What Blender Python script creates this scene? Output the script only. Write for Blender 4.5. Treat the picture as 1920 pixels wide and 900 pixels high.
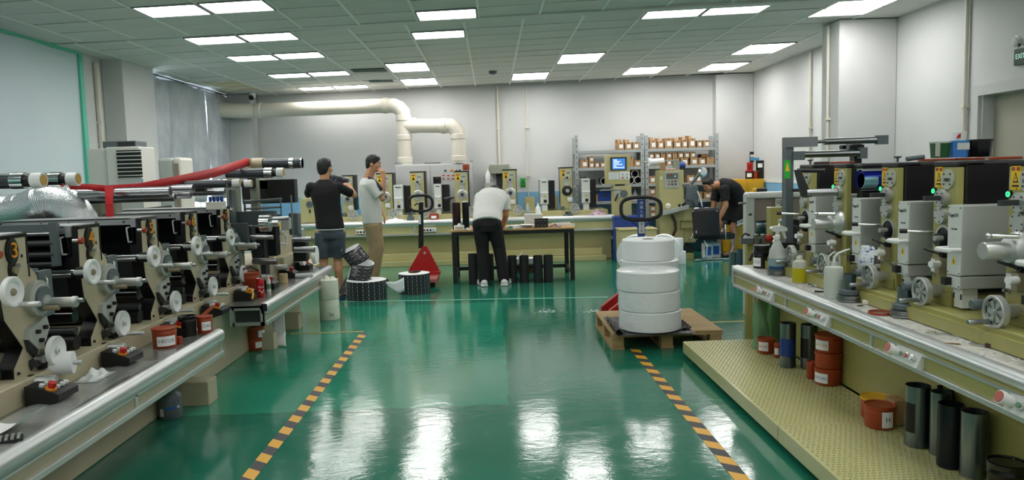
import bpy, bmesh, math, random
from mathutils import Vector, Matrix
random.seed(7)
SC = bpy.context.scene
for o in list(bpy.data.objects): bpy.data.objects.remove(o)
COL = SC.collection
# ---------------------------------------------------------------- camera
V = Vector
F_PX, CAM_H = 1400.0, 1.5
yc = V(((921-960)/F_PX, (450-323)/F_PX, -1.0)).normalized()      # room axis seen by the camera
dh = V((1, .028, 0)); xc = (dh - dh.dot(yc)*yc).normalized(); zc = xc.cross(yc)
RW = Matrix((xc, yc, zc))                                        # camera -> world
CAM = V((0, 0, CAM_H))
cd = bpy.data.cameras.new('camera'); cam = bpy.data.objects.new('camera', cd); COL.objects.link(cam)
cd.sensor_width = 36; cd.sensor_fit = 'HORIZONTAL'; cd.lens = F_PX/1920*36; cd.clip_start = .05
cam.matrix_world = Matrix.Translation(CAM) @ RW.to_4x4()
SC.camera = cam
# ---------------------------------------------------------------- light and exposure
wd = bpy.data.worlds.new('world'); SC.world = wd; wd.use_nodes = True
wd.node_tree.nodes['Background'].inputs[0].default_value = (.8, .9, 1, 1)
wd.node_tree.nodes['Background'].inputs[1].default_value = .3
LAMP = 14.0       # emission of the ceiling panels
SC.view_settings.view_transform = 'Standard'; SC.view_settings.look = 'None'
SC.view_settings.gamma = 1; SC.view_settings.use_curve_mapping = False
SC.view_settings.exposure = 0.0
# ---------------------------------------------------------------- measuring helpers (photograph -> point on a real plane)
def ray(x, y): return RW @ V(((x-960)/F_PX, (450-y)/F_PX, -1))
def flr(x, y, z=0): r = ray(x, y); return CAM + r*((z-CAM_H)/r.z)
def at(x, y, Y): r = ray(x, y); return CAM + r*(Y/r.y)
def side(x, y, X): r = ray(x, y); return CAM + r*(X/r.x)
def lin(h):
    h = h.lstrip('#'); c = [int(h[i:i+2], 16)/255 for i in (0, 2, 4)]
    return tuple(((v/12.92) if v <= .04045 else ((v+.055)/1.055)**2.4) for v in c) + (1,)
# ---------------------------------------------------------------- materials
def mat(name, hx, rough=.5, metal=0, hx2=None, scale=6, bump=0, bscale=60, emit=0, alpha=1, trans=0, coat=0, stretch=None, lo=.35, hi=.65, ior=None):
    m = bpy.data.materials.new(name); m.use_nodes = True
    nt = m.node_tree; b = nt.nodes['Principled BSDF']
    b.inputs['Base Color'].default_value = lin(hx); b.inputs['Roughness'].default_value = rough
    b.inputs['Metallic'].default_value = metal; b.inputs['Alpha'].default_value = alpha
    b.inputs['Transmission Weight'].default_value = trans; b.inputs['Coat Weight'].default_value = coat
    if ior: b.inputs['IOR'].default_value = ior
    if emit: b.inputs['Emission Color'].default_value = lin(hx); b.inputs['Emission Strength'].default_value = emit
    tc = nt.nodes.new('ShaderNodeTexCoord'); mp = nt.nodes.new('ShaderNodeMapping')
    nt.links.new(tc.outputs['Object'], mp.inputs[0])
    if stretch: mp.inputs['Scale'].default_value = stretch
    if hx2:
        n = nt.nodes.new('ShaderNodeTexNoise'); n.inputs['Scale'].default_value = scale; n.inputs['Detail'].default_value = 6
        r = nt.nodes.new('ShaderNodeValToRGB'); r.color_ramp.elements[0].color = lin(hx); r.color_ramp.elements[1].color = lin(hx2)
        r.color_ramp.elements[0].position = lo; r.color_ramp.elements[1].position = hi
        nt.links.new(mp.outputs[0], n.inputs[0]); nt.links.new(n.outputs[0], r.inputs[0]); nt.links.new(r.outputs[0], b.inputs['Base Color'])
    if bump:
        n = nt.nodes.new('ShaderNodeTexNoise'); n.inputs['Scale'].default_value = bscale; n.inputs['Detail'].default_value = 4
        bp = nt.nodes.new('ShaderNodeBump'); bp.inputs['Strength'].default_value = bump; bp.inputs['Distance'].default_value = .02
        nt.links.new(mp.outputs[0], n.inputs[0]); nt.links.new(n.outputs[0], bp.inputs['Height']); nt.links.new(bp.outputs[0], b.inputs['Normal'])
    return m
M = dict(
 wall=mat('wall_paint', '#cfd0d0', .85, hx2='#d5d6d6', scale=1.2, bump=.05, bscale=40),
 pillar=mat('pillar_paint', '#cbcccc', .85, hx2='#d1d2d2', scale=2),
 tile=mat('ceiling_tile_metal', '#d2d1cc', .6, hx2='#dad9d4', scale=1.3),
 grid=mat('ceiling_grid_dark', '#38423e', .6), gridl=mat('ceiling_grid_light', '#f2f2ee', .5),
 lamp=mat('panel_diffuser', '#fbf9f5', .5, emit=LAMP), lampf=mat('panel_frame', '#8f9294', .5),
 cream=mat('machine_cream', '#b3a98e', .5, hx2='#bdb498', scale=3, coat=.1),
 creamd=mat('machine_cream_dark', '#8d8268', .5, hx2='#978c72', scale=3),
 olive=mat('machine_olive', '#9d9957', .42, hx2='#a7a363', scale=2.5, coat=.2),
 black=mat('black_paint', '#0c0c0e', .45), blackr=mat('black_rubber', '#151618', .7), blackg=mat('black_gloss', '#08090b', .15),
 dark=mat('dark_grey_paint', '#2a2e30', .5), dgrey=mat('grey_blue_paint', '#5b6669', .45), grey=mat('light_grey_paint', '#b9bdb9', .5, hx2='#c3c7c3', scale=4),
 lbox=mat('lamp_box_grey', '#a8aca6', .45, hx2='#b1b5ae', scale=3), lface=mat('lamp_box_face', '#d4d8d4', .5),
 alu=mat('aluminium', '#d2d6d8', .38, .85, hx2='#d2d4d4', scale=8), brush=mat('brushed_steel', '#9ea2a4', .28, 1), chrome=mat('chrome', '#dfe2e4', .08, 1),
 cast=mat('cast_aluminium', '#b9bcba', .42, .7, hx2='#c9ccca', scale=10), steel=mat('steel_cylinder', '#a4acae', .28, .9, hx2='#46585f', scale=11, stretch=(1, 1, .04)),
 red=mat('red_paint', '#b41c1a', .4), redw=mat('red_worn', '#b86a60', .55, hx2='#9a3c36', scale=9), yel=mat('yellow_paint', '#e3b01c', .45, hx2='#d9a51a', scale=2),
 hyel=mat('hazard_yellow', '#e3a92f', .45), hblk=mat('hazard_black', '#3a3a40', .55),
 white=mat('white_plastic', '#e6e8e8', .4), paper=mat('white_paper', '#eef0f2', .7), offw=mat('off_white', '#d8d6cc', .6), wrap=mat('film_wrapped_paper', '#e4e8ea', .22, bump=.35, bscale=18),
 orange=mat('ink_can_orange', '#a8431f', .38, hx2='#94391a', scale=5), blue=mat('blue_paint', '#1c3f8e', .4), lblue=mat('light_blue', '#3f93c8', .4),
 wood=mat('pallet_wood', '#b5986a', .7, hx2='#9a7f54', scale=4, stretch=(1, 14, 14), bump=.2, bscale=30),
 ply=mat('table_top_wood', '#b38a55', .4, hx2='#c29a64', scale=4, stretch=(12, 1, 12)),
 olivep=mat('machine_olive_pale', '#b2ab78', .42, hx2='#bbb482', scale=2, coat=.2), carton=mat('cardboard', '#a5835c', .75, hx2='#ae8b62', scale=5), cartond=mat('cardboard_dark', '#7d5935', .8),
 pvc=mat('duct_pvc', '#d9d3c4', .35, hx2='#e0dace', scale=2), silver=mat('foil_duct', '#d4dade', .3, .85, bump=.25, bscale=90),
 curtain=mat('curtain_cloth', '#bcc3c8', .5, hx2='#a6aeb6', scale=3, bump=.2, bscale=25), sheet=mat('white_sheet', '#cfdfe8', .5, hx2='#d6e4ea', scale=.6),
 teal=mat('teal_edge_glow', '#5fc9ad', .5), ribbon=mat('red_ribbon', '#cc1f28', .5),
 ink=mat('ink_cylinder', '#20262b', .3, .6), glass=mat('clear_glass', '#ffffff', .02, trans=1, ior=1.2), screen=mat('screen_blue', '#3a76c4', .3, emit=.8),
 day=mat('daylight_glass', '#eaf4ff', .5, emit=5), green=mat('green_sign', '#39b54a', .5), skin=mat('skin', '#bd8a6a', .55, hx2='#b58060', scale=9), hair=mat('hair', '#0b0a0b', .6, bump=.25, bscale=220),
)
# ---------------------------------------------------------------- mesh builder
ORG = {}
class MB:
    def __init__(s): s.b = bmesh.new(); s.mi = 0; s.sm = False
    def _fin(s, vs, mi=None, smooth=None):
        fs = {f for v in vs for f in v.link_faces}
        for f in fs:
            f.material_index = s.mi if mi is None else mi
            f.smooth = bool(smooth)
        return vs
    def box(s, c, d, rot=None, mi=None, bev=0):
        r = bmesh.ops.create_cube(s.b, size=1)['verts']
        bmesh.ops.scale(s.b, vec=d, verts=r)
        if bev:
            es = list({e for v in r for e in v.link_edges})
            q = bmesh.ops.bevel(s.b, geom=es, offset=bev, segments=2, affect='EDGES', profile=.5)
            r = list({v for f in q['faces'] for v in f.verts} | {v for v in r if v.is_valid})
        if rot is not None: bmesh.ops.rotate(s.b, verts=r, cent=(0, 0, 0), matrix=rot if isinstance(rot, Matrix) else Matrix.Rotation(rot, 3, 'Z'))
        bmesh.ops.translate(s.b, verts=r, vec=c); s._fin(r, mi); return s
    def b2(s, a, b, mi=None, bev=0):      # box between two corners
        a, b = V(a), V(b); return s.box((a+b)/2, [max(abs(x), 1e-4) for x in (b-a)], mi=mi, bev=bev)
    def ring(s, c, ax, r, n, up=None, ry=None):
        ax = V(ax).normalized(); u = V((0, 0, 1)) if abs(ax.z) < .9 else V((1, 0, 0))
        if up is not None: u = V(up)
        e1 = ax.cross(u).normalized(); e2 = e1.cross(ax)
        ry = r if ry is None else ry
        return [s.b.verts.new(V(c)+e1*r*math.cos(2*math.pi*k/n)+e2*ry*math.sin(2*math.pi*k/n)) for k in range(n)]
    def loft(s, rings, mi=None, caps=True, smooth=True, capsm=False):
        n = len(rings[0]); mi = s.mi if mi is None else mi
        for a, b in zip(rings, rings[1:]):
            for k in range(n):
                f = s.b.faces.new((a[k], a[(k+1) % n], b[(k+1) % n], b[k])); f.smooth = smooth; f.material_index = mi
        if caps:
            for q, rev in ((rings[0], True), (rings[-1], False)):
                f = s.b.faces.new(q[::-1] if rev else q); f.material_index = mi; f.smooth = False
        return s
    def cyl(s, p0, p1, r0, r1=None, n=16, mi=None, caps=True):
        r1 = r0 if r1 is None else r1; ax = V(p1)-V(p0)
        return s.loft([s.ring(p0, ax, r0, n), s.ring(p1, ax, r1, n)], mi, caps)
    def tubec(s, p0, p1, r, ri, n=20, mi=None):      # open tube with wall
        ax = V(p1)-V(p0)
        rs = [s.ring(p0, ax, ri, n), s.ring(p0, ax, r, n), s.ring(p1, ax, r, n), s.ring(p1, ax, ri, n)]
        return s.loft(rs+[rs[0]], mi, False, False)
    def lathe(s, prof, c=(0, 0, 0), ax=(0, 0, 1), n=20, mi=None, caps=True, smooth=True, mis=None):
        ax = V(ax).normalized(); rs = [s.ring(V(c)+ax*h, ax, max(r, 1e-4), n) for r, h in prof]
        if mis:
            for k in range(len(rs)-1): s.loft(rs[k:k+2], mis[k], False, smooth)
            f = s.b.faces.new(rs[-1]); f.material_index = mis[-1]; f = s.b.faces.new(rs[0][::-1]); f.material_index = mis[0]
            return s
        return s.loft(rs, mi, caps, smooth)
    def tube(s, pts, r, n=10, mi=None, closed=False, rs=None):
        pts = [V(p) for p in pts]; N = len(pts); rings = []; up = None
        for i, p in enumerate(pts):
            a = pts[(i-1) % N] if (closed or i) else p; b = pts[(i+1) % N] if (closed or i < N-1) else p
            t = (b-a).normalized()
            if up is None: up = V((0, 0, 1)) if abs(t.z) < .9 else V((1, 0, 0))
            up = (up - up.dot(t)*t)
            up = up.normalized() if up.length > 1e-5 else V((1, 0, 0))
            rings.append(s.ring(p, t, rs[i] if rs else r, n, up))
        if closed: rings.append(rings[0])
        return s.loft(rings, mi, not closed)
    def prism(s, poly, a, b, axis='x', mi=None):     # polygon extruded; poly in the other two axes (yz, xz, xy)
        mk = {'x': lambda p, t: (t, p[0], p[1]), 'y': lambda p, t: (p[0], t, p[1]), 'z': lambda p, t: (p[0], p[1], t)}[axis]
        A = [s.b.verts.new(mk(p, a)) for p in poly]; B = [s.b.verts.new(mk(p, b)) for p in poly]
        return s.loft([A, B], mi, True, False)
    def quad(s, pts, mi=None):
        f = s.b.faces.new([s.b.verts.new(p) for p in pts]); f.material_index = s.mi if mi is None else mi; return s
    def sph(s, c, r, n=12, mi=None, sc=(1, 1, 1)):
        q = bmesh.ops.create_uvsphere(s.b, u_segments=n, v_segments=max(6, n*2//3), radius=r)['verts']
        bmesh.ops.scale(s.b, vec=sc, verts=q); bmesh.ops.translate(s.b, verts=q, vec=c); s._fin(q, mi, True); return s
    def grid(s, fn, nu, nv, mi=None, smooth=True):   # surface fn(u,v)
        vs = [[s.b.verts.new(fn(i/nu, j/nv)) for j in range(nv+1)] for i in range(nu+1)]
        for i in range(nu):
            for j in range(nv):
                f = s.b.faces.new((vs[i][j], vs[i+1][j], vs[i+1][j+1], vs[i][j+1])); f.smooth = smooth; f.material_index = s.mi if mi is None else mi
        return s
    def build(s, name, mats, parent=None, fix=True):
        if fix: bmesh.ops.recalc_face_normals(s.b, faces=s.b.faces[:])
        for e in s.b.edges:
            if len(e.link_faces) == 2 and e.calc_face_angle(0) > .75: e.smooth = False
        me = bpy.data.meshes.new(name)
        if parent is not None and parent.name in ORG: bmesh.ops.translate(s.b, verts=s.b.verts[:], vec=-ORG[parent.name])
        s.b.to_mesh(me); s.b.free()
        for m in (mats if isinstance(mats, (list, tuple)) else [mats]): me.materials.append(M[m] if isinstance(m, str) else m)
        o = bpy.data.objects.new(name, me); COL.objects.link(o)
        if parent is not None:
            o.parent = parent
            if parent.name in ORG: ORG[o.name] = ORG[parent.name]
        return o
def tag(o, label=None, cat=None, group=None, kind=None):
    if label: o['label'] = label
    if cat: o['category'] = cat
    if group: o['group'] = group
    if kind: o['kind'] = kind
    return o
def root(name, label, cat, loc=(0, 0, 0), group=None, world=True):
    o = bpy.data.objects.new(name, None); COL.objects.link(o); o.location = loc; o.empty_display_size = .1
    ORG[o.name] = V(loc) if world else V((0, 0, 0))
    return tag(o, label, cat, group)
def dup(o, loc=None, rz=None, label=None, parent=None, sc=None):
    c = o.copy(); COL.objects.link(c)
    if parent is not None: c.parent = parent
    if loc is not None: c.location = loc
    if rz is not None: c.rotation_euler = (0, 0, rz)
    if sc is not None: c.scale = sc if isinstance(sc, (tuple, list, Vector)) else (sc,)*3
    if label: c['label'] = label
    for ch in list(o.children): dup(ch, parent=c)
    return c
def text(body, size, loc, rot, m, parent, ext=.0006, name='lettering', align='CENTER', sx=1):
    cu = bpy.data.curves.new(name, 'FONT'); cu.body = body; cu.size = size; cu.extrude = ext; cu.align_x = align; cu.align_y = 'CENTER'
    cu.materials.append(M[m] if isinstance(m, str) else m)
    tmp = bpy.data.objects.new('tmp', cu); COL.objects.link(tmp); bpy.context.view_layer.update()
    me = bpy.data.meshes.new_from_object(tmp.evaluated_get(bpy.context.evaluated_depsgraph_get())); bpy.data.objects.remove(tmp)
    me.materials.clear(); me.materials.append(M[m] if isinstance(m, str) else m)
    o = bpy.data.objects.new(name, me); COL.objects.link(o)
    q = V(loc)
    if parent is not None:
        o.parent = parent
        if parent.name in ORG: q = q - ORG[parent.name]
    o.location = q; o.rotation_euler = rot; o.scale = (sx, 1, 1)
    return o
RX = math.pi/2
FACE_CAM = (RX, 0, 0)             # text read by someone looking along +Y
FACE_NX = (RX, 0, -RX)            # text on a face that looks to -X
FACE_PX = (RX, 0, RX)             # text on a face that looks to +X
def part(mats, name, parent, fn):
    m = MB(); fn(m); return m.build(name, mats, parent)
# ================================================================ the room
def struct(o): o['kind'] = 'structure'; return o
WY = lambda x: 13.95-.13*x                 # back wall runs a little askew
CZ = lambda x: 3.0975+.006*x               # ceiling height
XL, XR, YN = -4.95, 4.67, -2.6
# floor: green epoxy with a lighter repainted coat
fm = bpy.data.materials.new('green_epoxy'); fm.use_nodes = True; M['floor'] = fm
nt = fm.node_tree; bs = nt.nodes['Principled BSDF']; L = nt.links.new
def N(t, **k):
    n = nt.nodes.new(t)
    for a, b in k.items(): setattr(n, a, b)
    return n
tc = N('ShaderNodeTexCoord'); sp = N('ShaderNodeSeparateXYZ'); L(tc.outputs['Object'], sp.inputs[0])
nz = N('ShaderNodeTexNoise'); nz.inputs['Scale'].default_value = 5; nz.inputs['Detail'].default_value = 8; L(tc.outputs['Object'], nz.inputs[0])
nl = N('ShaderNodeTexNoise'); nl.inputs['Scale'].default_value = .55; nl.inputs['Detail'].default_value = 3; L(tc.outputs['Object'], nl.inputs[0])
def rmp(src, a, b, ca, cb):
    r = N('ShaderNodeValToRGB'); r.color_ramp.elements[0].position = a; r.color_ramp.elements[1].position = b
    r.color_ramp.elements[0].color = ca; r.color_ramp.elements[1].color = cb; L(src, r.inputs[0]); return r.outputs[0]
def math_(op, a, b=None):
    n = N('ShaderNodeMath', operation=op)
    for i, v in enumerate((a, b)):
        if v is None: continue
        if isinstance(v, (int, float)): n.inputs[i].default_value = v
        else: L(v, n.inputs[i])
    return n.outputs[0]
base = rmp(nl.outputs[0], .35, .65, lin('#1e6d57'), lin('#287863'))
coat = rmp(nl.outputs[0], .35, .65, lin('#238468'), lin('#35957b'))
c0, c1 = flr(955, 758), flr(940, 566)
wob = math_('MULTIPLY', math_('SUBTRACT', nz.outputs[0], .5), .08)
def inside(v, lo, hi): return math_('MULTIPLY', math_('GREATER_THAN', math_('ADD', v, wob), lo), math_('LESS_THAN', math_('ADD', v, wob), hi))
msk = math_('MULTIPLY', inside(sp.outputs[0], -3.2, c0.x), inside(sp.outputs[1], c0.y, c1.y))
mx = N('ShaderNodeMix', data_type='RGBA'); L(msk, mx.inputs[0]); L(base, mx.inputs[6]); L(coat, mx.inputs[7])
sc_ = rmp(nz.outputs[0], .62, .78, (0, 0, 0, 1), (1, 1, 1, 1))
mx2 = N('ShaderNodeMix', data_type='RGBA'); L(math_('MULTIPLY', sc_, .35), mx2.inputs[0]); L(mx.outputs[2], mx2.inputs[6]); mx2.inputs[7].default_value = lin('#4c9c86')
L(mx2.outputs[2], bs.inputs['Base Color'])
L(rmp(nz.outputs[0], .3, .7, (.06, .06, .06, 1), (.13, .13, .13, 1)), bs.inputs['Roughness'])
bs.inputs['IOR'].default_value = 1.6
n1 = N('ShaderNodeTexNoise'); n1.inputs['Scale'].default_value = 9; n1.inputs['Detail'].default_value = 5; n1.inputs['Distortion'].default_value = .6
mp = N('ShaderNodeMapping'); mp.inputs['Scale'].default_value = (1, 1.6, 1); L(tc.outputs['Object'], mp.inputs[0]); L(mp.outputs[0], n1.inputs[0])
n2 = N('ShaderNodeTexNoise'); n2.inputs['Scale'].default_value = 55; n2.inputs['Detail'].default_value = 3; L(mp.outputs[0], n2.inputs[0])
bp = N('ShaderNodeBump'); bp.inputs['Strength'].default_value = .055; bp.inputs['Distance'].default_value = .02
L(math_('ADD', n1.outputs[0], math_('MULTIPLY', n2.outputs[0], .25)), bp.inputs['Height']); L(bp.outputs[0], bs.inputs['Normal'])
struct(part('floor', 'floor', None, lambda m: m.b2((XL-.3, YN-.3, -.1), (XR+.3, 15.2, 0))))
# walls
wl = struct(part('wall', 'wall_left', None, lambda m: (m.b2((XL-.2, YN, 0), (XL, 10.95, 3.3)), m.b2((XL-.2, 10.95, 0), (XL, 14.1, .95)), m.b2((XL-.2, 10.95, 2.95), (XL, 14.1, 3.3)), m.b2((XL-.2, 14.1, 0), (XL, 15, 3.3)))))
wb = struct(part('wall', 'wall_back', None, lambda m: m.prism([(XL-.2, WY(XL-.2)), (XR+.2, WY(XR+.2)), (XR+.2, 15.2), (XL-.2, 15.2)], 0, 3.3, 'z')))
DY0, DY1, DZ = 5.4, side(1838, 240, XR).y, side(1850, 178, XR).z
wr = struct(part('wall', 'wall_right', None, lambda m: (m.b2((XR, YN, 0), (XR+.2, DY0, 3.3)), m.b2((XR, DY0, DZ), (XR+.2, DY1, 3.3)), m.b2((XR, DY1, 0), (XR+.2, 13.7, 3.3)))))
struct(part('wall', 'wall_front', None, lambda m: m.b2((XL, YN-.2, 0), (XR, YN, 3.3))))
# pillars
py0 = 9.85
struct(part('pillar', 'pillar', None, lambda m: m.b2((XL+.002, py0, .0), (-4.68, 10.75, 3.09), bev=.01)))
struct(part('pillar', 'pillar', None, lambda m: m.b2((4.0, 8.55, 0), (XR-.002, 9.0, 3.115), bev=.01)))
struct(part('pillar', 'pillar', None, lambda m: m.b2((4.0, WY(4.3)-.16, 0), (XR-.002, 13.7, 3.11), bev=.01)))
struct(part('pillar', 'pillar', None, lambda m: m.b2((XL+.002, 14.12, 0), (-4.42, WY(-4.4)-.01, 3.06), bev=.01)))
# pale blue dado paint
M['dado'] = mat('dado_paint', '#7cb6dc', .6, hx2='#86bde0', scale=2)
struct(part(['dado', 'pvc'], 'trim_1', wb, lambda m: (m.prism([(XL, WY(XL)-.006), (3.99, WY(3.99)-.006), (3.99, WY(3.99)), (XL, WY(XL))], 0, 1.12, 'z', 0))))
struct(part(['dado', 'white'], 'trim_2', wr, lambda m: (m.b2((XR-.006, DY1+.1, 0), (XR, 8.54, 1.2), mi=0), m.b2((XR-.006, 9.01, 0), (XR, 13.1, 1.2), mi=0), m.b2((XR-.012, 9.01, 1.2), (XR, 13.1, 1.25), mi=1))))
# conduits on the walls
def conduit(x, y, z0, z1, label, r=.022):
    o = part('pvc', 'wall_conduit', None, lambda m: (m.cyl((x, y, z0), (x, y, z1), r, n=10), *[m.b2((x-.03, y-.03, z), (x+.03, y+.03, z+.03)) for z in (z0+.5, (z0+z1)/2+.3)]))
    tag(o, label, 'conduit')
for px, z0, z1, lb in ((184, .9, 3.0, 'thick cream conduit running down the left wall, nearer the white sheet'), (208, .9, 3.0, 'thin cream conduit in the corner of the left grey pillar')):
    p = side(px, 180, XL+.03); conduit(XL+.03, p.y, z0, z1, lb, .035 if px == 184 else .016)
for px, py, lb in ((1519, 190, 'thin white conduit on right wall behind the pillar'), (1811, 120, 'white conduit on right wall between pillar and door')):
    p = side(px, py, XR-.03); conduit(XR-.03, p.y, .3, 3.1, lb, .02)
conduit(3.975, 8.78, .3, 3.1, 'white conduit on the left face of the right pillar', .018)
for px, lb, r in ((934, 'grey conduit dropping down the middle of the back wall', .025), (987, 'thin pale conduit on back wall right of the grey conduit', .012)):
    p = at(px, 220, WY(0)-.03); conduit(p.x, WY(p.x)-.03, .9, 3.08, lb, r)
# ceiling: slab, tiles, light panels
TW, TD, X0, KS = .628, .4445, -.869, -.15
SL = Matrix.Rotation(-.006, 3, 'Y')
ceil = struct(part('grid', 'ceiling', None, lambda m: m.b2((XL, YN, 3.13), (XR, 15.1, 3.25))))
def row_y(v, x, far=True): return 8.02+v*TD+KS*x if far else 7.86-(v)*TD+KS*x     # far rows count towards the back wall, near rows towards the camera
def tile_poly(x0, x1, ya, yb, z=0):
    return [(x0, ya+KS*x0), (x1, ya+KS*x1), (x1, yb+KS*x1), (x0, yb+KS*x0)]
lights = []     # (cx, cy, rows, label)
def L_(pts, rows, label): lights.append((pts, rows, label))
q = 'white square ceiling light panel, '
L_(((218,2),(360,0),(376,18),(266,22)),1,q+'nearest on the left, by the ceiling edge')
L_(((352,0),(490,-6),(505,11),(392,18)),1,q+'nearest on the left, right half of that pair')
L_(((328,68),(430,64),(450,74),(360,78)),1,q+'left half of the second pair from the front')
L_(((437,63),(535,58),(556,69),(465,73)),1,q+'right half of the second pair from the front')
L_(((421,108),(512,104),(525,112),(442,116)),1,q+'left half of the third pair on the left')
L_(((512,104),(600,100),(612,109),(530,111)),1,q+'right half of the third pair on the left')
L_(((488,135),(565,131),(573,138),(505,141)),1,q+'left half of the fourth pair on the left')
L_(((565,131),(640,128),(652,135),(577,138)),1,q+'right half of the fourth pair on the left')
L_(((552,162),(620,158),(625,164),(565,167)),1,q+'left half of the pair nearest the back duct')
L_(((620,159),(685,156),(691,161),(628,163)),1,q+'right half of the pair nearest the back duct')
L_(((783,20),(895,15),(896,33),(790,39)),1,q+'frontmost of the middle column')
L_(((773,62),(873,57),(875,71),(780,76)),1,q+'second from the front of the middle column')
q = 'white ceiling light panel split by a bar, '
L_(((717,116),(797,112),(806,128),(735,132)),2,q+'third of the middle column')
L_(((748,146),(817,144),(821,155),(760,158)),2,q+'last of the middle column above the duct')
L_(((963,137),(1031,133),(1023,145),(961,149)),2,q+'just right of the grey back wall conduit')
L_(((1060,99),(1140,95),(1122,114),(1048,117)),2,q+'right of centre in the ceiling')
L_(((1215,20),(1328,13),(1305,31),(1200,38)),1,'white square ceiling light panel, left half of the front right pair')
L_(((1335,12),(1445,7),(1415,27),(1310,32)),1,'white square ceiling light panel, right half of the front right pair')
L_(((1185,125),(1255,122),(1229,137),(1164,139)),2,q+'above the box shelves')
L_(((1414,82),(1500,76),(1446,97),(1373,101)),2,q+'beside the right pillar')
L_(((1331,120),(1405,115),(1370,129),(1303,133)),2,q+'nearest the back right corner')
L_(((1572,0),(1672,-6),(1606,31),(1502,36)),2,q+'nearest on the right above the pillar')
cells = set(); LS = []
for pts, rows, lab in lights:
    g = [flr(x, y, 3.1) for x, y in pts]; cx = sum(p.x for p in g)/4; cyy = sum(p.y-KS*p.x for p in g)/4
    far = cyy > 7.95; off = 0 if far else .157
    k = round((cx-X0-off-TW/2)/TW)
    if far: v = max(0, round((cyy-8.02)/TD-rows/2)); vs = [('f', k, v+i) for i in range(rows)]; y0 = 8.02+v*TD
    else: v = max(0, round((7.86-cyy)/TD-rows/2)); vs = [('n', k, v+i) for i in range(rows)]; y0 = 7.86-(v+rows)*TD
    cells.update(vs); LS.append((X0+off+k*TW, y0, rows, lab))
for v in (7, 12, 17, 22):           # the same pattern of panels goes on overhead and behind
    for k in (-5, -4, 0, 3, 4, 7):
        vs = [('n', k, v)]; cells.update(vs); LS.append((X0+.157+k*TW, 7.86-(v+1)*TD, 1, 'ceiling light panel overhead outside the picture, %s row behind the camera view, %s column' % (('first', 'second', 'third', 'last')[(v-7)//5], ('leftmost', 'second left', 'middle left', 'middle right', 'second right', 'rightmost')[(-5, -4, 0, 3, 4, 7).index(k)])))
for x, y0, rows, lab in LS:
    z = CZ(x+TW/2)
    if x+TW > XR-.02: x = XR-.02-TW
    t = root('ceiling_light', lab, 'light', (x+TW/2, y0+rows*TD/2+KS*(x+TW/2), z), 'ceiling light panels')
    part('lampf', 'frame', t, lambda m: [m.prism(tile_poly(a, b, c, d), z-.012, z+.02, 'z') for a, b, c, d in ((x+.004, x+.024, y0+.004, y0+rows*TD-.004), (x+TW-.024, x+TW-.004, y0+.004, y0+rows*TD-.004), (x+.02, x+TW-.02, y0+.004, y0+.02), (x+.02, x+TW-.02, y0+rows*TD-.02, y0+rows*TD-.004), *(((x+.02, x+TW-.02, y0+TD-.013, y0+TD+.013),) if rows == 2 else ()))])
    for i in range(rows):
        part('lamp', 'diffuser', t, lambda m: m.prism(tile_poly(x+.022, x+TW-.022, y0+i*TD+.014, y0+(i+1)*TD-.014), z-.004, z+.012, 'z'))
tm = MB(); tm.prism(tile_poly(-TW/2+.008, TW/2-.008, -TD/2+.011, TD/2-.011), 0, .018, 'z')
t0 = tm.build('ceiling_tile', 'tile', ceil); first = True
ntile = 0
def put_tile(cx, cy, sx=1):
    global t0, first, ntile
    o = t0 if first else t0.copy()
    if not first: COL.objects.link(o)
    first = False; o.location = (cx, cy+KS*cx, CZ(cx)+random.uniform(-.003, .003)); o.rotation_euler = (random.uniform(-.006, .006), -.006+random.uniform(-.004, .004), 0); ntile += 1
rest = MB()
for zone in 'fn':
    off = 0 if zone == 'f' else .157
    for k in range(-7, 9):
        cx = X0+off+(k+.5)*TW
        if cx-TW/2 < XL+.0 or cx+TW/2 > XR: 
            continue
        for v in range(0, 15 if zone == 'f' else 23):
            if (zone, k, v) in cells: continue
            cy = 8.02+(v+.5)*TD if zone == 'f' else 7.86-(v+.5)*TD
            if zone == 'f' and cy+KS*cx+TD/2 > WY(cx)+.2: continue
            if zone == 'n' and v > 4: rest.prism([(a, b) for a, b in tile_poly(cx-TW/2+.008, cx+TW/2-.008, cy-TD/2+.008, cy+TD/2-.008)], CZ(cx), CZ(cx)+.018, 'z')
            else: put_tile(cx, cy)
tag(rest.build('overhead_tiles', 'tile', ceil), kind='stuff')
# edge fillers beside the walls, cut strip at the change of level, pale T bars
def fill(m):
    for xa, xb, ya, yb in ((XL, X0-6*TW-.008, 8.02, 15.2), (X0+8*TW+.008, XR, 8.02, 14.0), (XL, X0+.157-6*TW-.008, YN, 7.86), (X0+.157+8*TW+.008, XR, YN, 7.86)):
        m.prism([(xa, ya+(KS*xa if ya > 0 else 0)), (xb, ya+(KS*xb if ya > 0 else 0)), (xb, yb+KS*xb), (xa, yb+KS*xa)], CZ(xa)+.002, CZ(xa)+.014, 'z')
    m.prism([(XL, 7.86+KS*XL), (XR, 7.86+KS*XR), (XR, 8.02+KS*XR), (XL, 8.02+KS*XL)], 3.085, 3.128, 'z', 0)
part(['tile'], 'edge_strip', ceil, fill)
def bars(m):
    for k in range(-6, 9):
        x = X0+k*TW; m.prism([(x-.013, 8.02+KS*x), (x+.013, 8.02+KS*x), (x+.013, WY(x)), (x-.013, WY(x))], CZ(x)-.008, CZ(x)+.02, 'z')
        x += .157
        if x < XR: m.prism([(x-.013, YN), (x+.013, YN), (x+.013, 7.86+KS*x), (x-.013, 7.86+KS*x)], CZ(x)-.008, CZ(x)+.02, 'z')
tag(part('gridl', 'ceiling_bars', ceil, bars), kind='stuff')
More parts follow.
